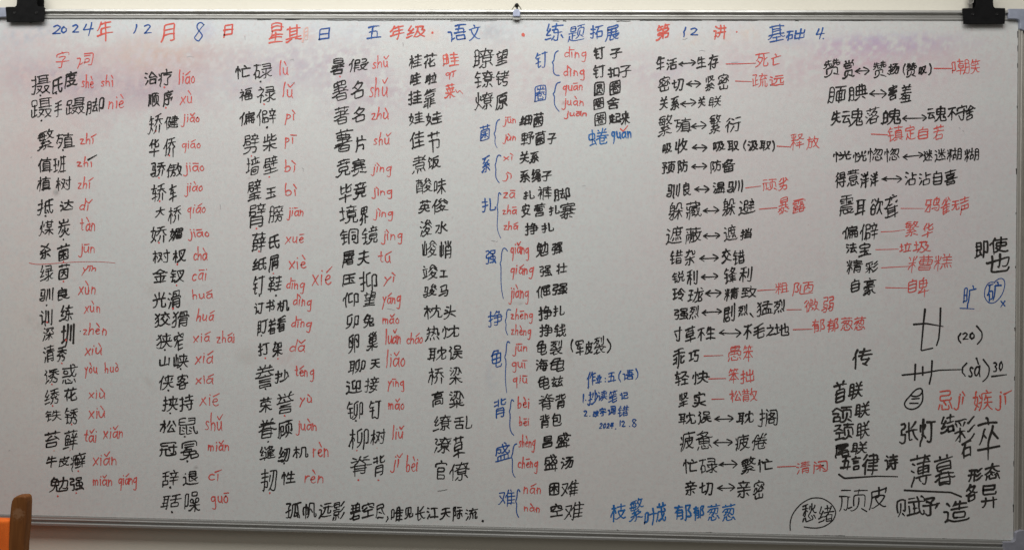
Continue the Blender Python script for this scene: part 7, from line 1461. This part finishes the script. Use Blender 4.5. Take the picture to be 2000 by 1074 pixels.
W k 玲:15723,5192,16025,5487 珑:16062,5158,16431,5507
W k 精:16878,5201,17214,5524 致:17255,5283,17613,5564
W r 粗:18021,5373,18326,5647 陋:18392,5332,18868,5676
W k 强:15763,4763,16089,5040 烈:16095,4780,16324,5103
W k 剧:16867,4718,17133,5169 烈:17191,4852,17419,5146
W k 猛:17603,4859,17988,5234 烈:17979,4918,18233,5266
W r 微:18660,4970,19003,5289 弱:19041,4975,19319,5356
W k 寸:15768,4279,15963,4621 草:16015,4257,16261,4645 不:16287,4300,16467,4609 生:16481,4331,16707,4626
W k 不:17311,4345,17516,4706 毛:17535,4375,17808,4737 之:17821,4420,18032,4700 地:18005,4438,18345,4732
W r 郁:18836,4518,19126,4838 郁:19165,4536,19429,4869 葱:19468,4581,19745,4888 葱:19758,4586,20038,4915
W k 乖:15750,3664,16035,4144 巧:16101,3828,16347,4109
W r 愚:16974,3844,17282,4219 笨:17317,3850,17541,4232
W k 轻:15799,3277,16127,3619 快:16186,3309,16591,3639
W r 笨:17003,3359,17238,3705 拙:17264,3351,17578,3692
W k 坚:15886,2800,16122,3148 实:16192,2807,16519,3160
W r 松:17023,2935,17296,3211 散:17303,2953,17653,3270
W k 耽:15892,2412,16292,2702 误:16321,2420,16643,2731
W k 耽:17180,2439,17582,2757 搁:17652,2396,18112,2801
W k 疲:15934,1793,16275,2264 惫:16290,1837,16671,2296
W k 疲:17169,1845,17500,2226 倦:17536,1864,17874,2269
W k 忙:16000,1310,16334,1642 碌:16361,1327,16788,1686
W k 繁:17304,1330,17636,1736 忙:17665,1374,18013,1691
W r 清:18527,1357,18842,1656 闲:18901,1376,19224,1684
W k 亲:16059,823,16333,1160 切:16375,839,16692,1133
W k 亲:17216,797,17531,1187 密:17572,771,17828,1212
W k 赞:19016,10240,19408,10678 赏:19447,10209,19725,10661
W k 赞:20115,10232,20431,10631 扬:20431,10305,20708,10580 (:20777,10294,20848,10573 赞:20848,10249,21099,10594 叹:21124,10314,21313,10532 ):21337,10303,21422,10581
W r 嘲:21846,10318,22251,10681 笑:22264,10339,22477,10676
W k 腼:19123,9661,19554,10073 腆:19586,9715,20021,10114
W k 害:20463,9734,20677,10093 羞:20696,9683,20984,10111
W k 失:19193,9160,19433,9512 魂:19446,9136,19926,9561 落:19964,9204,20291,9602 魄:20305,9181,20769,9566
W k 魂:21323,9261,21761,9628 不:21766,9292,21974,9605 守:21962,9294,22211,9652 舍:22162,9295,22387,9653
W r 镇:20460,8802,20812,9182 定:20849,8856,21087,9197 自:21113,8873,21364,9156 若:21458,8861,21710,9209
W k 恍:19258,8340,19683,8608 恍:19696,8329,20012,8611 惚:20023,8346,20363,8678 惚:20389,8349,20736,8681
W k 迷:21247,8364,21463,8653 迷:21497,8366,21755,8674 糊:21765,8369,22098,8692 糊:22149,8372,22475,8695
W k 得:19310,7765,19556,8144 意:19573,7802,19859,8196 洋:19869,7770,20071,8149 洋:20085,7790,20286,8151
W k 沾:20851,7838,21118,8146 沾:21157,7841,21435,8149 自:21459,7854,21679,8178 喜:21719,7847,22019,8215
W k 震:19417,7135,19748,7630 耳:19755,7165,20017,7530 欲:20091,7168,20387,7558 聋:20393,7104,20722,7639
W r 鸦:21291,7240,21625,7598 雀:21643,7193,21859,7601 无:21875,7298,22059,7528 声:22059,7190,22276,7612
W k 偏:19484,6615,19838,6929 僻:19872,6592,20284,7010
W r 繁:20868,6700,21179,7048 华:21230,6683,21491,7010
W k 法:19573,6299,19825,6554 宝:19842,6222,20135,6558
W r 垃:20748,6348,21016,6569 圾:21039,6341,21441,6607
W k 精:19586,5845,19957,6174 彩:19997,5869,20293,6156
W r 糟:20936,5891,21487,6300 糕:21504,5939,21912,6334
W k 自:19681,5435,19901,5742 豪:19952,5371,20254,5774
W r 自:20941,5447,21142,5759 卑:21159,5354,21416,5797
W K 即:22375,6215,22701,6639 使:22707,6306,23139,6730
W K 也:22639,5914,23169,6356
W b 旷:22139,5124,22445,5636
W b 矿:22660,5268,22990,5726
W k (:22041,4341,22127,4579 20:22141,4418,22418,4597 ):22440,4319,22591,4749
W k (:22133,3601,22264,3927 sà:22278,3590,22555,4035 ):22583,3491,22753,4010 30:22816,3718,23042,3970
W R 忌:21624,2851,21951,3305 jì:21965,2857,22227,3287
W R 嫉:22381,2853,22823,3321 jí:22868,2863,23244,3335
W K 传:19732,3717,20192,4207
W K 首:19327,2955,19637,3482 联:19650,3035,19988,3468
W K 颔:19295,2523,19759,2911 联:19801,2645,20146,3024
W K 颈:19336,2130,19794,2527 联:19840,2162,20148,2590
W K 尾:19371,1721,19705,2083 联:19720,1815,20091,2128
W K 五:19493,1465,19740,1808 言:19740,1470,19956,1799 律:19980,1368,20371,1869 诗:20463,1487,20781,1862
W K 张:20779,2074,21209,2605 灯:21225,2021,21592,2659 结:21683,2326,22003,2777 彩:21989,2130,22456,2747
W K 卒:22490,1755,22998,2718
W K 石:22137,1773,22376,2210
W K 薄:21027,1119,21508,1867 暮:21549,1172,22029,1879
W K 形:22290,1265,22639,1608 态:22655,1305,23005,1709
W K 各:22247,828,22522,1232 异:22584,698,22949,1241
W k 顽:19477,548,20118,1062 皮:20133,592,20533,1122
W K 赋:20735,447,21379,952 予:21303,490,21701,931 造:21762,354,22352,867
W k 愁:18669,288,18995,726 绪:19025,282,19381,688
'''
DOTS = '''
R 10199 11234 30.6
R 12275 11189 45.5
R 17094 11267 20.6
b 19021 11122 20.4
k 1052 9745 26.8
k 1429 9795 26.8
k 1088 9161 26.8
r 3984 9951 24.1
r 4028 9477 24.1
r 3796 8941 26.5
k 1612 8479 26.8
k 1227 6944 26.8
k 1663 6401 24.3
r 4132 8374 24.1
r 3894 7856 21.7
r 3922 7317 22.9
r 3920 6358 22.9
r 1673 5890 19.4
r 1681 5432 23.1
k 1290 4874 24.3
r 1310 4482 25.5
r 1767 4073 27.9
k 2103 4287 13.3
r 4362 5866 27.6
r 4353 5381 24.0
r 4278 4842 26.4
k 4102 3888 24.0
r 1680 3538 20.6
r 1454 3047 20.6
r 1480 2549 21.9
r 1937 2131 21.8
f 1531 1518 19.4
f 1911 1538 19.4
r 2114 1057 21.8
r 1640 466 24.2
r 2075 548 23.0
k 4482 3458 27.6
k 4203 2957 27.6
k 4254 2433 24.0
k 4605 1904 25.2
k 4675 1340 27.6
k 4284 730 28.8
k 4336 166 30.0
k 6238 10093 26.3
r 6330 9573 22.7
k 6407 9038 33.4
r 8081 10220 23.7
r 6051 8378 21.5
r 6477 7898 22.7
r 6199 6710 23.9
r 6267 6186 21.5
r 6609 5684 21.4
k 6291 5167 23.8
k 6677 5179 28.6
k 6354 4256 21.4
r 6451 3740 22.6
r 6748 3734 20.2
k 6470 3035 28.6
r 6924 2429 26.1
k 6550 1827 26.2
k 6930 1343 27.3
r 6609 656 23.8
k 8572 2350 27.1
r 8606 1673 20.1
f 9069 1741 16.5
r 8652 999 23.6
r 9111 1009 23.5
k 11511 139 30.3
b 14242 3420 16.1
b 14243 3350 16.1
b 13805 2924 15.0
b 13905 2566 15.0
b 14491 2287 16.1
b 14805 2351 15.0
k 18133 5244 27.3
'''
LINES = '''
line r 11.6 858,5849 1041,5810 1527,5852 2073,5895 2570,5902 2897,5876
tone_mark k 37.3 2212,8257 2416,8372
tone_mark R 30.3 14512,9063 14571,9006 14673,9134
squiggle r 21.0 10752,9927 10788,9845 10834,9916 10870,9893 10918,9834
line k 10.5 10476,794 10558,799 10692,834
comma k 32.6 9336,184 9348,138 9302,67
comma k 32.6 17466,4935 17535,4855
brace b 25.6 13075,10826 13006,10790 12990,10674 12981,10592 12933,10568 12974,10539 12965,10405 12995,10277 13106,10266
brace b 25.6 13131,10114 13046,10091 13017,9962 13012,9881 12961,9845 13014,9799 12998,9659 13035,9543 13117,9450
brace b 23.3 11763,9255 11710,9231 11683,9125 11679,8985 11633,8938 11680,8868 11659,8763 11683,8670 11719,8612
brace b 23.3 11804,8426 11756,8460 11711,8390 11701,8273 11672,8214 11703,8133 11687,7993 11718,7888 11777,7818
brace b 23.3 11822,7551 11780,7608 11758,7538 11760,7375 11727,7270 11763,7177 11743,6966 11746,6733 11830,6559
brace b 23.3 11986,6270 11926,6351 11869,6304 11848,6152 11849,6035 11815,5988 11851,5919 11843,5627 11871,5337 11908,5186
brace b 23.3 12075,4932 12016,4955 11982,4873 11990,4757 11950,4686 11986,4617 11964,4489 12013,4373
brace b 23.3 12068,4188 12020,4234 11993,4140 11990,3942 11950,3849 11997,3791 11978,3535 11981,3303 12014,3059
brace b 23.3 12174,2865 12138,2922 12110,2841 12106,2690 12072,2631 12108,2574 12088,2318 12125,2156 12190,2099
brace b 23.3 12257,1903 12210,1891 12177,1797 12173,1670 12133,1611 12175,1542 12160,1333 12185,1206 12233,1149
brace b 23.3 12347,827 12318,884 12283,837 12285,698 12246,593 12287,548 12266,408 12291,304 12326,247
dash r 19.8 16863,10542 17171,10548 17522,10563
dash r 19.8 17080,10157 17439,10147
dash r 18.6 18021,8699 18310,8683
dash r 19.8 17330,7752 17667,7799
dash r 21.0 17640,7279 18037,7317
dash r 17.5 17625,5451 18035,5484
dash r 18.6 18279,5032 18603,5041
dash r 18.6 18425,4589 18851,4609
dash r 18.6 16448,3966 16872,3987
dash r 18.6 16562,3454 16941,3471
dash r 18.6 16633,2998 16911,3012
dash r 18.6 18111,1514 18518,1540
dash r 21.0 21471,10461 21851,10462
dash r 19.8 20101,8985 20460,8971
dash r 18.6 20773,7328 21292,7333
dash r 18.6 20342,6801 20615,6814 20862,6851
dash r 18.6 20229,6401 20732,6420
dash r 18.6 20360,5998 20971,6041
dash r 18.6 20456,5557 20942,5553
circle b 21.0 22832,5712 22899,5776 22987,5811 23066,5750 23051,5545 22947,5338 22781,5216 22647,5300 22606,5470 22660,5653 22754,5723 22843,5701
underline b 25.6 22090,5123 22397,5114
cross b 28.0 22981,5293 23065,5188 / 23064,5298 22971,5157
drawing k 41.9 21081,4747 21350,4773 21725,4712 / 21324,5086 21292,4759 21245,4164 21501,4227 / 21663,5116 21657,4765 21631,4437 21584,4288
drawing k 39.6 20841,3615 21303,3673 21653,3740 22133,3763 / 21125,3858 21114,3508 / 21286,3807 21288,3623 / 21490,3944 21478,3632 21435,3429
underline k 39.6 22796,3621 23114,3668
circle k 33.8 21035,3164 21158,3132 21281,3214 21291,3312 21201,3338 21090,3256 21012,3152 20896,3025 20897,2922 20993,2855 21139,2864 21266,2975 21304,3124 21280,3271 / 21058,3090 21215,3105 / 21012,2993 21193,2996
underline K 39.6 19471,1377 19589,1293 20297,1356 20759,1357
underline K 41.9 20915,1058 21222,1049 21927,1035 22156,946
circle k 25.6 18411,106 18398,324 18513,578 18759,803 19006,862 19223,798 19396,629 19419,458 19291,269 19014,151 18719,189
arrow k 32.6 15807,10533 16180,10569
arrow k 30.3 15985,10082 16300,10089
arrow k 30.3 15856,9635 16203,9666
arrow k 30.3 16100,9121 16439,9152
arrow k 30.3 16129,8646 16457,8649
arrow k 30.3 16123,8218 16462,8233
arrow k 30.3 16195,7710 16519,7713
arrow k 30.3 16390,7227 16742,7242
arrow k 30.3 16405,6661 16770,6677
arrow k 30.3 16327,6152 16740,6174
arrow k 30.3 16367,5737 16739,5759
arrow k 30.3 16463,5369 16816,5386
arrow k 30.3 16396,4935 16829,4965
arrow k 30.3 16786,4486 17266,4489
arrow k 30.3 16707,2551 17120,2571
arrow k 30.3 16685,2022 17106,2037
arrow k 30.3 16817,1531 17216,1551
arrow k 30.3 16785,1007 17170,1028
arrow k 30.3 19732,10388 20048,10401
arrow k 30.3 20059,9883 20430,9885
arrow k 30.3 20788,9337 21316,9352
arrow k 30.3 20812,8477 21246,8526
arrow k 30.3 20353,7980 20783,7984
chip k 25.6 2819,11552 2873,11551 2928,11550
chip k 14.0 764,11437 794,11439 825,11437
chip k 11.6 3121,11554 3140,11549 3158,11543
chip k 14.0 6143,11519 6246,11516 6350,11526 6453,11522
chip k 18.6 6787,11526 6907,11523 7026,11523 7145,11530
chip k 10.5 7776,11513 7878,11512 7980,11505 8081,11507 8183,11514 8285,11507 8386,11515 8488,11510
chip k 18.6 13182,11507 13217,11509 13252,11498
chip k 11.6 12950,11506 13019,11506 13089,11497
chip k 14.0 14400,11501 14500,11508 14600,11500 14700,11505
chip k 14.0 18392,11517 18432,11522 18471,11514
chip k 25.6 23068,11549 23157,11546 23246,11547
chip k 12.8 1491,-3 1613,0 1734,5
chip k 18.6 2992,-2 3010,-1 3028,-3
chip k 11.6 4866,-16 4914,-8 4962,-15
chip k 11.6 14549,16 14567,17 14584,12
chip k 11.6 21749,5 21788,8 21827,7
chip k 9.3 14919,11518 15012,11525 15104,11515 15196,11526 15289,11518 15381,11517 15473,11527 15565,11518 15657,11523 15749,11521 15841,11528 15933,11527 16025,11526 16117,11517 16209,11526 16301,11520
chip k 8.2 16645,11516 16736,11516 16828,11523 16919,11523 17011,11522 17103,11519 17194,11527 17286,11520 17377,11519 17468,11519 17560,11528
chip k 9.3 8488,11500 8588,11510 8688,11507 8788,11504 8889,11501 8989,11508 9089,11501 9189,11506 9289,11509 9388,11509 9488,11511 9588,11512 9688,11512 9788,11505
chip k 9.3 10612,11499 10707,11509 10803,11510 10900,11499 10996,11505 11091,11507 11187,11509 11283,11505 11379,11502 11475,11507 11571,11507 11666,11512
chip k 9.3 3944,11527 4049,11538 4155,11532 4260,11528 4366,11537 4471,11530 4577,11528 4682,11532 4787,11530
chip k 8.2 19153,11531 19247,11527 19342,11531 19436,11523 19531,11529 19625,11528 19719,11521 19814,11523 19908,11522 20002,11528 20096,11528 20190,11526 20284,11529
chip k 8.2 1640,11549 1738,11548 1835,11551 1932,11549 2030,11541 2127,11542 2224,11546 2321,11548 2418,11550 2515,11553 2612,11551
chip k 9.3 18261,-20 18352,-19 18443,-10 18533,-13 18624,-11 18714,-7 18805,-5 18895,-3 18985,4 19076,2 19166,9 19256,9 19347,8 19437,11 19527,18 19617,13
chip k 9.3 7486,-23 7581,-19 7676,-10 7770,-14 7865,-8 7959,-11 8054,-6 8149,-8 8243,-3 8337,-3 8432,5
chip k 9.3 15641,-17 15734,-16 15828,-14 15922,-6 16015,-10 16109,-8 16202,-3 16296,-4 16389,-1 16483,6 16576,8 16669,15
chip k 18.1 23287,11294 23290,11225 23291,11155
chip k 11.9 23291,10974 23289,10911 23291,10848
chip k 15.6 23291,10574 23290,10531 23291,10487
chip k 11.8 23287,9627 23290,9608 23285,9589
chip k 15.6 23283,8235 23288,8175 23286,8115
chip k 11.6 23286,7267 23284,7246 23285,7226
chip k 14.3 23286,6072 23289,6052 23289,6033
chip k 17.8 23282,4707 23287,4675 23286,4643
chip k 11.4 23291,3628 23287,3585 23283,3542
chip k 11.3 23288,1756 23287,1700 23290,1645
chip k 17.2 23287,792 23292,716 23291,639
ghost g 12.8 4501,10654 4585,10672 4670,10649
ghost g 12.8 5850,11145 5863,11062
ghost g 12.8 9524,11002 9532,10908
ghost g 12.8 16263,10836 16309,10848 16389,10831
ghost g 12.8 16988,10567 17079,10585 17125,10579
ghost g 12.8 6922,10592 6993,10616 7006,10569
ghost g 12.8 6966,10061 7026,10085 7038,10038
ghost g 12.8 9263,4918 9358,4902 9429,4886
ghost g 12.8 7236,8117 7272,8094 7261,8023
ghost g 12.8 13662,7755 13708,7773 13731,7767
ghost g 12.8 15984,11125 15927,11090 15881,11102
ghost g 12.8 848,8299 884,8324
ghost g 12.8 10568,6486 10545,6439
ghost g 12.8 22029,9150 22051,9116
ghost g 12.8 5341,7249 5354,7143
ghost g 12.8 454,1483 490,1507
ghost g 12.8 11621,6499 11738,6477 11761,6489
ghost g 12.8 22108,9082 22130,9060
'''


def write_words():
    for wi, row in enumerate(WORDS.strip().split('\n')):
        rnd = random.Random(1000 + wi)
        kind, style, items = row.split(' ', 2)
        k_ = Ink()
        text = []
        latin = False
        for it in items.split(' '):
            tok, bx = it.rsplit(':', 1)
            x0, z0, x1, z1 = [int(q) / 10000.0 for q in bx.split(',')]
            text.append(tok)
            if tok in GLYPHS:
                st = handify(decode(GLYPHS[tok]), rnd)
                lat = False
            else:
                st = handify(latin_strokes(tok, rnd), rnd, True)
                lat = True
                latin = latin or tok[0].isalpha()
            w = WIDTH[style] * rnd.uniform(.93, 1.07) * (1.12 if kind == 'T' else 1)
            if len(GLYPHS.get(tok, ())) > 9:
                w *= 0.84
            ax = [q[0] for s in st for q in s]
            az = [q[1] for s in st for q in s]
            a0, a1, b0, b1 = min(ax), max(ax), min(az), max(az)
            h = w * 0.45
            sx = (x1 - x0 - 2 * h) / max(a1 - a0, 0.08)
            sz = (z1 - z0 - 2 * h) / max(b1 - b0, 0.08)
            for s in st:
                pts = [(XL + x0 + h + (q[0] - a0) * sx, ZB + z0 + h + (q[1] - b0) * sz) for q in s]
                k_.stroke(pts, w * rnd.uniform(.9, 1.08), rnd)
        name = 'title_character' if kind == 'T' else ('handwritten_pinyin' if latin else 'handwritten_word')
        o = k_.build(name, style, panel)
        o['label'] = '%s handwriting reading %s' % (COLOUR[style], ' '.join(text) if latin else ''.join(text))


def draw_marks():
    for row in DOTS.strip().split('\n'):
        style, x, z, r = row.split()
        rnd = random.Random(int(x) * 7 + int(z))
        x, z, r = XL + int(x) / 1e4, ZB + int(z) / 1e4, float(r) / 1e4
        Ink.layer += 1
        y = -0.00025 - (Ink.layer % 61) * 0.000006
        n = 11
        a, e, ph = rnd.uniform(0, 3), rnd.uniform(.72, 1.0), rnd.uniform(0, 6)
        v = [(x, y, z)]
        for i in range(n):
            t = 2 * math.pi * i / n
            u, q = r * math.cos(t) * (1 + .12 * math.sin(3 * t + ph)), r * e * math.sin(t)
            v.append((x + u * math.cos(a) - q * math.sin(a), y, z + u * math.sin(a) + q * math.cos(a)))
        mesh_obj('ink_dot', v, [(0, 1 + i, 1 + (i + 1) % n) for i in range(n)], style, panel)
    for li, row in enumerate(LINES.strip().split('\n')):
        name, style, w, rest = row.split(' ', 3)
        rnd = random.Random(500 + li)
        w = float(w) / 1e4
        strokes = [[tuple(int(q) / 1e4 for q in p.split(',')) for p in s.split()] for s in rest.split('/')]
        strokes = [[(XL + a, ZB + b) for a, b in s] for s in strokes]
        k_ = Ink()
        if name == 'arrow':
            (x0, z0), (x1, z1) = strokes[0]
            h = 0.0075 * rnd.uniform(.85, 1.15)
            strokes = [[(x0, z0), ((x0 + x1) / 2, (z0 + z1) / 2 + rnd.uniform(-.001, .001)), (x1, z1)],
                       [(x0 + h * 1.25, z0 + h * rnd.uniform(.6, .95)), (x0, z0), (x0 + h * 1.3, z0 - h * rnd.uniform(.5, .9))],
                       [(x1 - h * 1.5, z1 + h * rnd.uniform(.8, 1.1)), (x1 - h * .4, z1 + h * .45), (x1, z1), (x1 - h * 1.2, z1 - h * rnd.uniform(.8, 1.1))]]
        for s in strokes:
            if name in ('brace', 'circle', 'line', 'squiggle'):
                s = smooth(s, 0.009, 2)
            elif name in ('underline', 'drawing', 'dash', 'arrow'):
                s = smooth(s, 0.002, 1)
            k_.stroke(s, w, rnd, name not in ('circle',))
        k_.build({'brace': 'curly_brace', 'arrow': 'double_arrow', 'dash': 'joining_dash', 'line': 'thin_line', 'circle': 'drawn_circle',
                  'drawing': 'drawn_symbol', 'cross': 'small_cross', 'chip': 'edge_mark', 'ghost': 'faint_trace'}.get(name, name), style, panel)


write_words()
draw_marks()

# ------------------------------------------------------------------ hanging tab in the middle of the top rail
tx, ta, tb, tc = 0.0620, 2.1246, 2.1071, 2.1011          # x of the tab, heights of its top, its lower edge and the foot below it
out = []
for k_ in range(13):
    t = math.pi * k_ / 12
    out.append((tx - 0.0083 * math.cos(t), ta - 0.0075 + 0.0075 * math.sin(t)))
out += [(tx + 0.0083, tb), (tx - 0.0083, tb)]
v, f = prism(out, -0.0110, -0.0070)
tab = mesh_obj('hanging_tab', v, f, 'tab', board, bevel=0.0025, seg=3)
v, f = box(tx - 0.0078, tx + 0.0078, -0.0078, -0.0030, tc, tb - 0.0003)
mesh_obj('tab_foot', v, f, 'strap', board, bevel=0.0006)
sx_, sz_ = 0.0618, 2.1363
for s in (-1, 1):
    v, f = tube([(tx + s * 0.0112, -0.004, sz_ - 0.0118), (tx + s * 0.0075, -0.003, sz_ - 0.0060), (tx + s * 0.0038, -0.001, sz_ + 0.0004), (tx + s * 0.0006, 0.004, sz_ + 0.0048)], 0.0010)
    mesh_obj('wire', v, f, 'bronze', tab, smooth=True)
screw = empty('wall_screw', (sx_, WALL_Y, sz_))
tag(screw, 'dark round screw in the cream wall above the middle of the top rail', 'screw')
v, f = lathe(sx_, sz_, [(0.0006, -0.0025), (0.0032, -0.0018), (0.0048, 0.0000), (0.0052, 0.0022), (0.0048, 0.0036)], 20)
mesh_obj('screw_head', v, f, 'rivet', screw, smooth=True)
v, f = lathe(sx_, sz_, [(0.0019, 0.0034), (0.0019, 0.030)], 12)
mesh_obj('screw_shank', v, f, 'rivet', screw, smooth=True)
v, f = box(sx_ - 0.0026, sx_ + 0.0026, -0.0030, -0.0016, sz_ - 0.0005, sz_ + 0.0005)
mesh_obj('screw_slot', v, f, 'gap', screw)


# ------------------------------------------------------------------ black clips on the top rail
def clip(x0, x1, z0, s0, s1, label, lever):
    """x0..x1 jaw width, z0 lower edge of the jaw, s0..s1 stem"""
    root = empty('board_clip', ((x0 + x1) / 2, -0.02, ZT))
    tag(root, label, 'clip', 'black clips gripping the top rail')
    zt = ZT + RAIL + 0.0035
    rnd = random.Random(int(x0 * 1000))
    # front jaw: slightly ragged, flared plate; arms curve up into the stem
    o = [(x0 + 0.0030, z0), (x1 - 0.0012, z0 + 0.0008), (x1 - 0.0004, z0 + 0.012), (x1, zt - 0.002), (x1 - 0.0012, zt),
         (s1 + 0.004, zt + 0.0005), (s1 + 0.0012, zt + 0.003), (s1, zt + 0.008), (s1 - 0.0005, zt + 0.055),
         (s0 + 0.0005, zt + 0.055), (s0, zt + 0.008), (s0 - 0.0010, zt + 0.003), (s0 - 0.0045, zt), (x0 + 0.0004, zt - 0.0004), (x0, zt - 0.004), (x0 + 0.0022, z0 + 0.012)]
    v, f = prism(o, -0.0108, -0.0082)
    jaw = mesh_obj('front_jaw', v, f, 'black', root, bevel=0.0009)
    v, f = box(x0 + 0.004, x1 - 0.003, -0.0098, 0.0225, ZT + RAIL + 0.0004, zt - 0.0006)
    mesh_obj('top_bridge', v, f, 'black', root, bevel=0.0006)
    v, f = box(s0 + 0.002, s1 - 0.002, 0.0165, 0.0215, ZT - 0.02, zt + 0.052)
    mesh_obj('rear_jaw', v, f, 'black', root, bevel=0.0006)
    for t in (0.24, 0.80):
        cx = x0 + (x1 - x0) * t
        cz = ZT + 0.010
        v, f = lathe(cx, cz, [(0.0030, -0.0106), (0.0030, -0.0118), (0.0022, -0.0121), (0.0018, -0.0112), (0.0004, -0.0111)], 18)
        mesh_obj('rivet', v, f, 'rivet', root, smooth=True)
    if lever:
        v, f = prism([(s0 - 0.0095, zt + 0.0005), (s0 - 0.0015, zt + 0.0008), (s0 - 0.0005, zt + 0.004), (s0 - 0.0003, zt + 0.05), (s0 - 0.0095, zt + 0.05)], 0.004, 0.006)
        lv = mesh_obj('lever', v, f, 'steel', root, bevel=0.0005)
        v, f = tube([(s0 - 0.0128, 0.001, zt + 0.0125), (s0 - 0.007, -0.001, zt + 0.0122), (s0 - 0.0028, -0.003, zt + 0.0150), (s0 - 0.0016, -0.003, zt + 0.028)], 0.0009)
        mesh_obj('spring_wire', v, f, 'steel', root, smooth=True)
    return root


clip(-1.1252, -1.0328, 2.0924, -1.0989, -1.0515, 'black T-shaped clip on the top rail near the left corner of the whiteboard', False)
clip(1.0524, 1.1458, 2.0923, 1.0822, 1.1195, 'black T-shaped clip with bare steel lever on the top rail near the right corner', True)

# ------------------------------------------------------------------ chair back in front of the lower left corner
CY = -0.22
PX0, PX1, PZT = -0.9495, -0.9143, 1.0574
chair = empty('chair', ((PX0 + PX1) / 2, CY, 0.0))
tag(chair, 'wooden chair with brown round-topped post and orange back panel at the lower left', 'chair')
w_ = PX1 - PX0
o = [(PX0 - 0.010, 0.0), (PX1 - 0.004, 0.0), (PX1 - 0.0045, PZT - 0.10), (PX1 - 0.0008, PZT - 0.055), (PX1, PZT - 0.012), (PX1 - 0.0015, PZT - 0.002), (PX1 - 0.006, PZT),
     (PX0 + w_ * .55, PZT - 0.0001), (PX0 + w_ * .36, PZT - 0.0012), (PX0 + w_ * .20, PZT - 0.0050), (PX0 + w_ * .11, PZT - 0.0105), (PX0 + w_ * .06, PZT - 0.0180),
     (PX0 + w_ * .02, PZT - 0.035), (PX0 - 0.0005, PZT - 0.060), (PX0 - 0.0030, PZT - 0.10)]
v, f = prism(o, CY - 0.011, CY + 0.011)
mesh_obj('back_post', v, f, 'wood', chair, bevel=0.0035, seg=4)
o2 = [(-x + 2 * PX0 - 0.36, z) for x, z in o][::-1]
v, f = prism(o2, CY - 0.011, CY + 0.011)
mesh_obj('back_post', v, f, 'wood', chair, bevel=0.0035, seg=4)
pz = 1.0087
v, f = box(PX0 - 0.354, PX0 + 0.001, CY - 0.0145, CY + 0.008, pz - 0.30, pz)
mesh_obj('back_panel', v, f, 'cloth', chair, bevel=0.006, seg=4)
v, f = box(PX0 - 0.37, PX1, CY - 0.43, CY - 0.012, 0.43, 0.47)
mesh_obj('seat', v, f, 'wood', chair, bevel=0.012, seg=3)
for x in (PX0 - 0.37, PX1 - 0.035):
    v, f = box(x, x + 0.035, CY - 0.43, CY - 0.395, 0.0, 0.432)
    mesh_obj('front_leg', v, f, 'wood', chair, bevel=0.003)
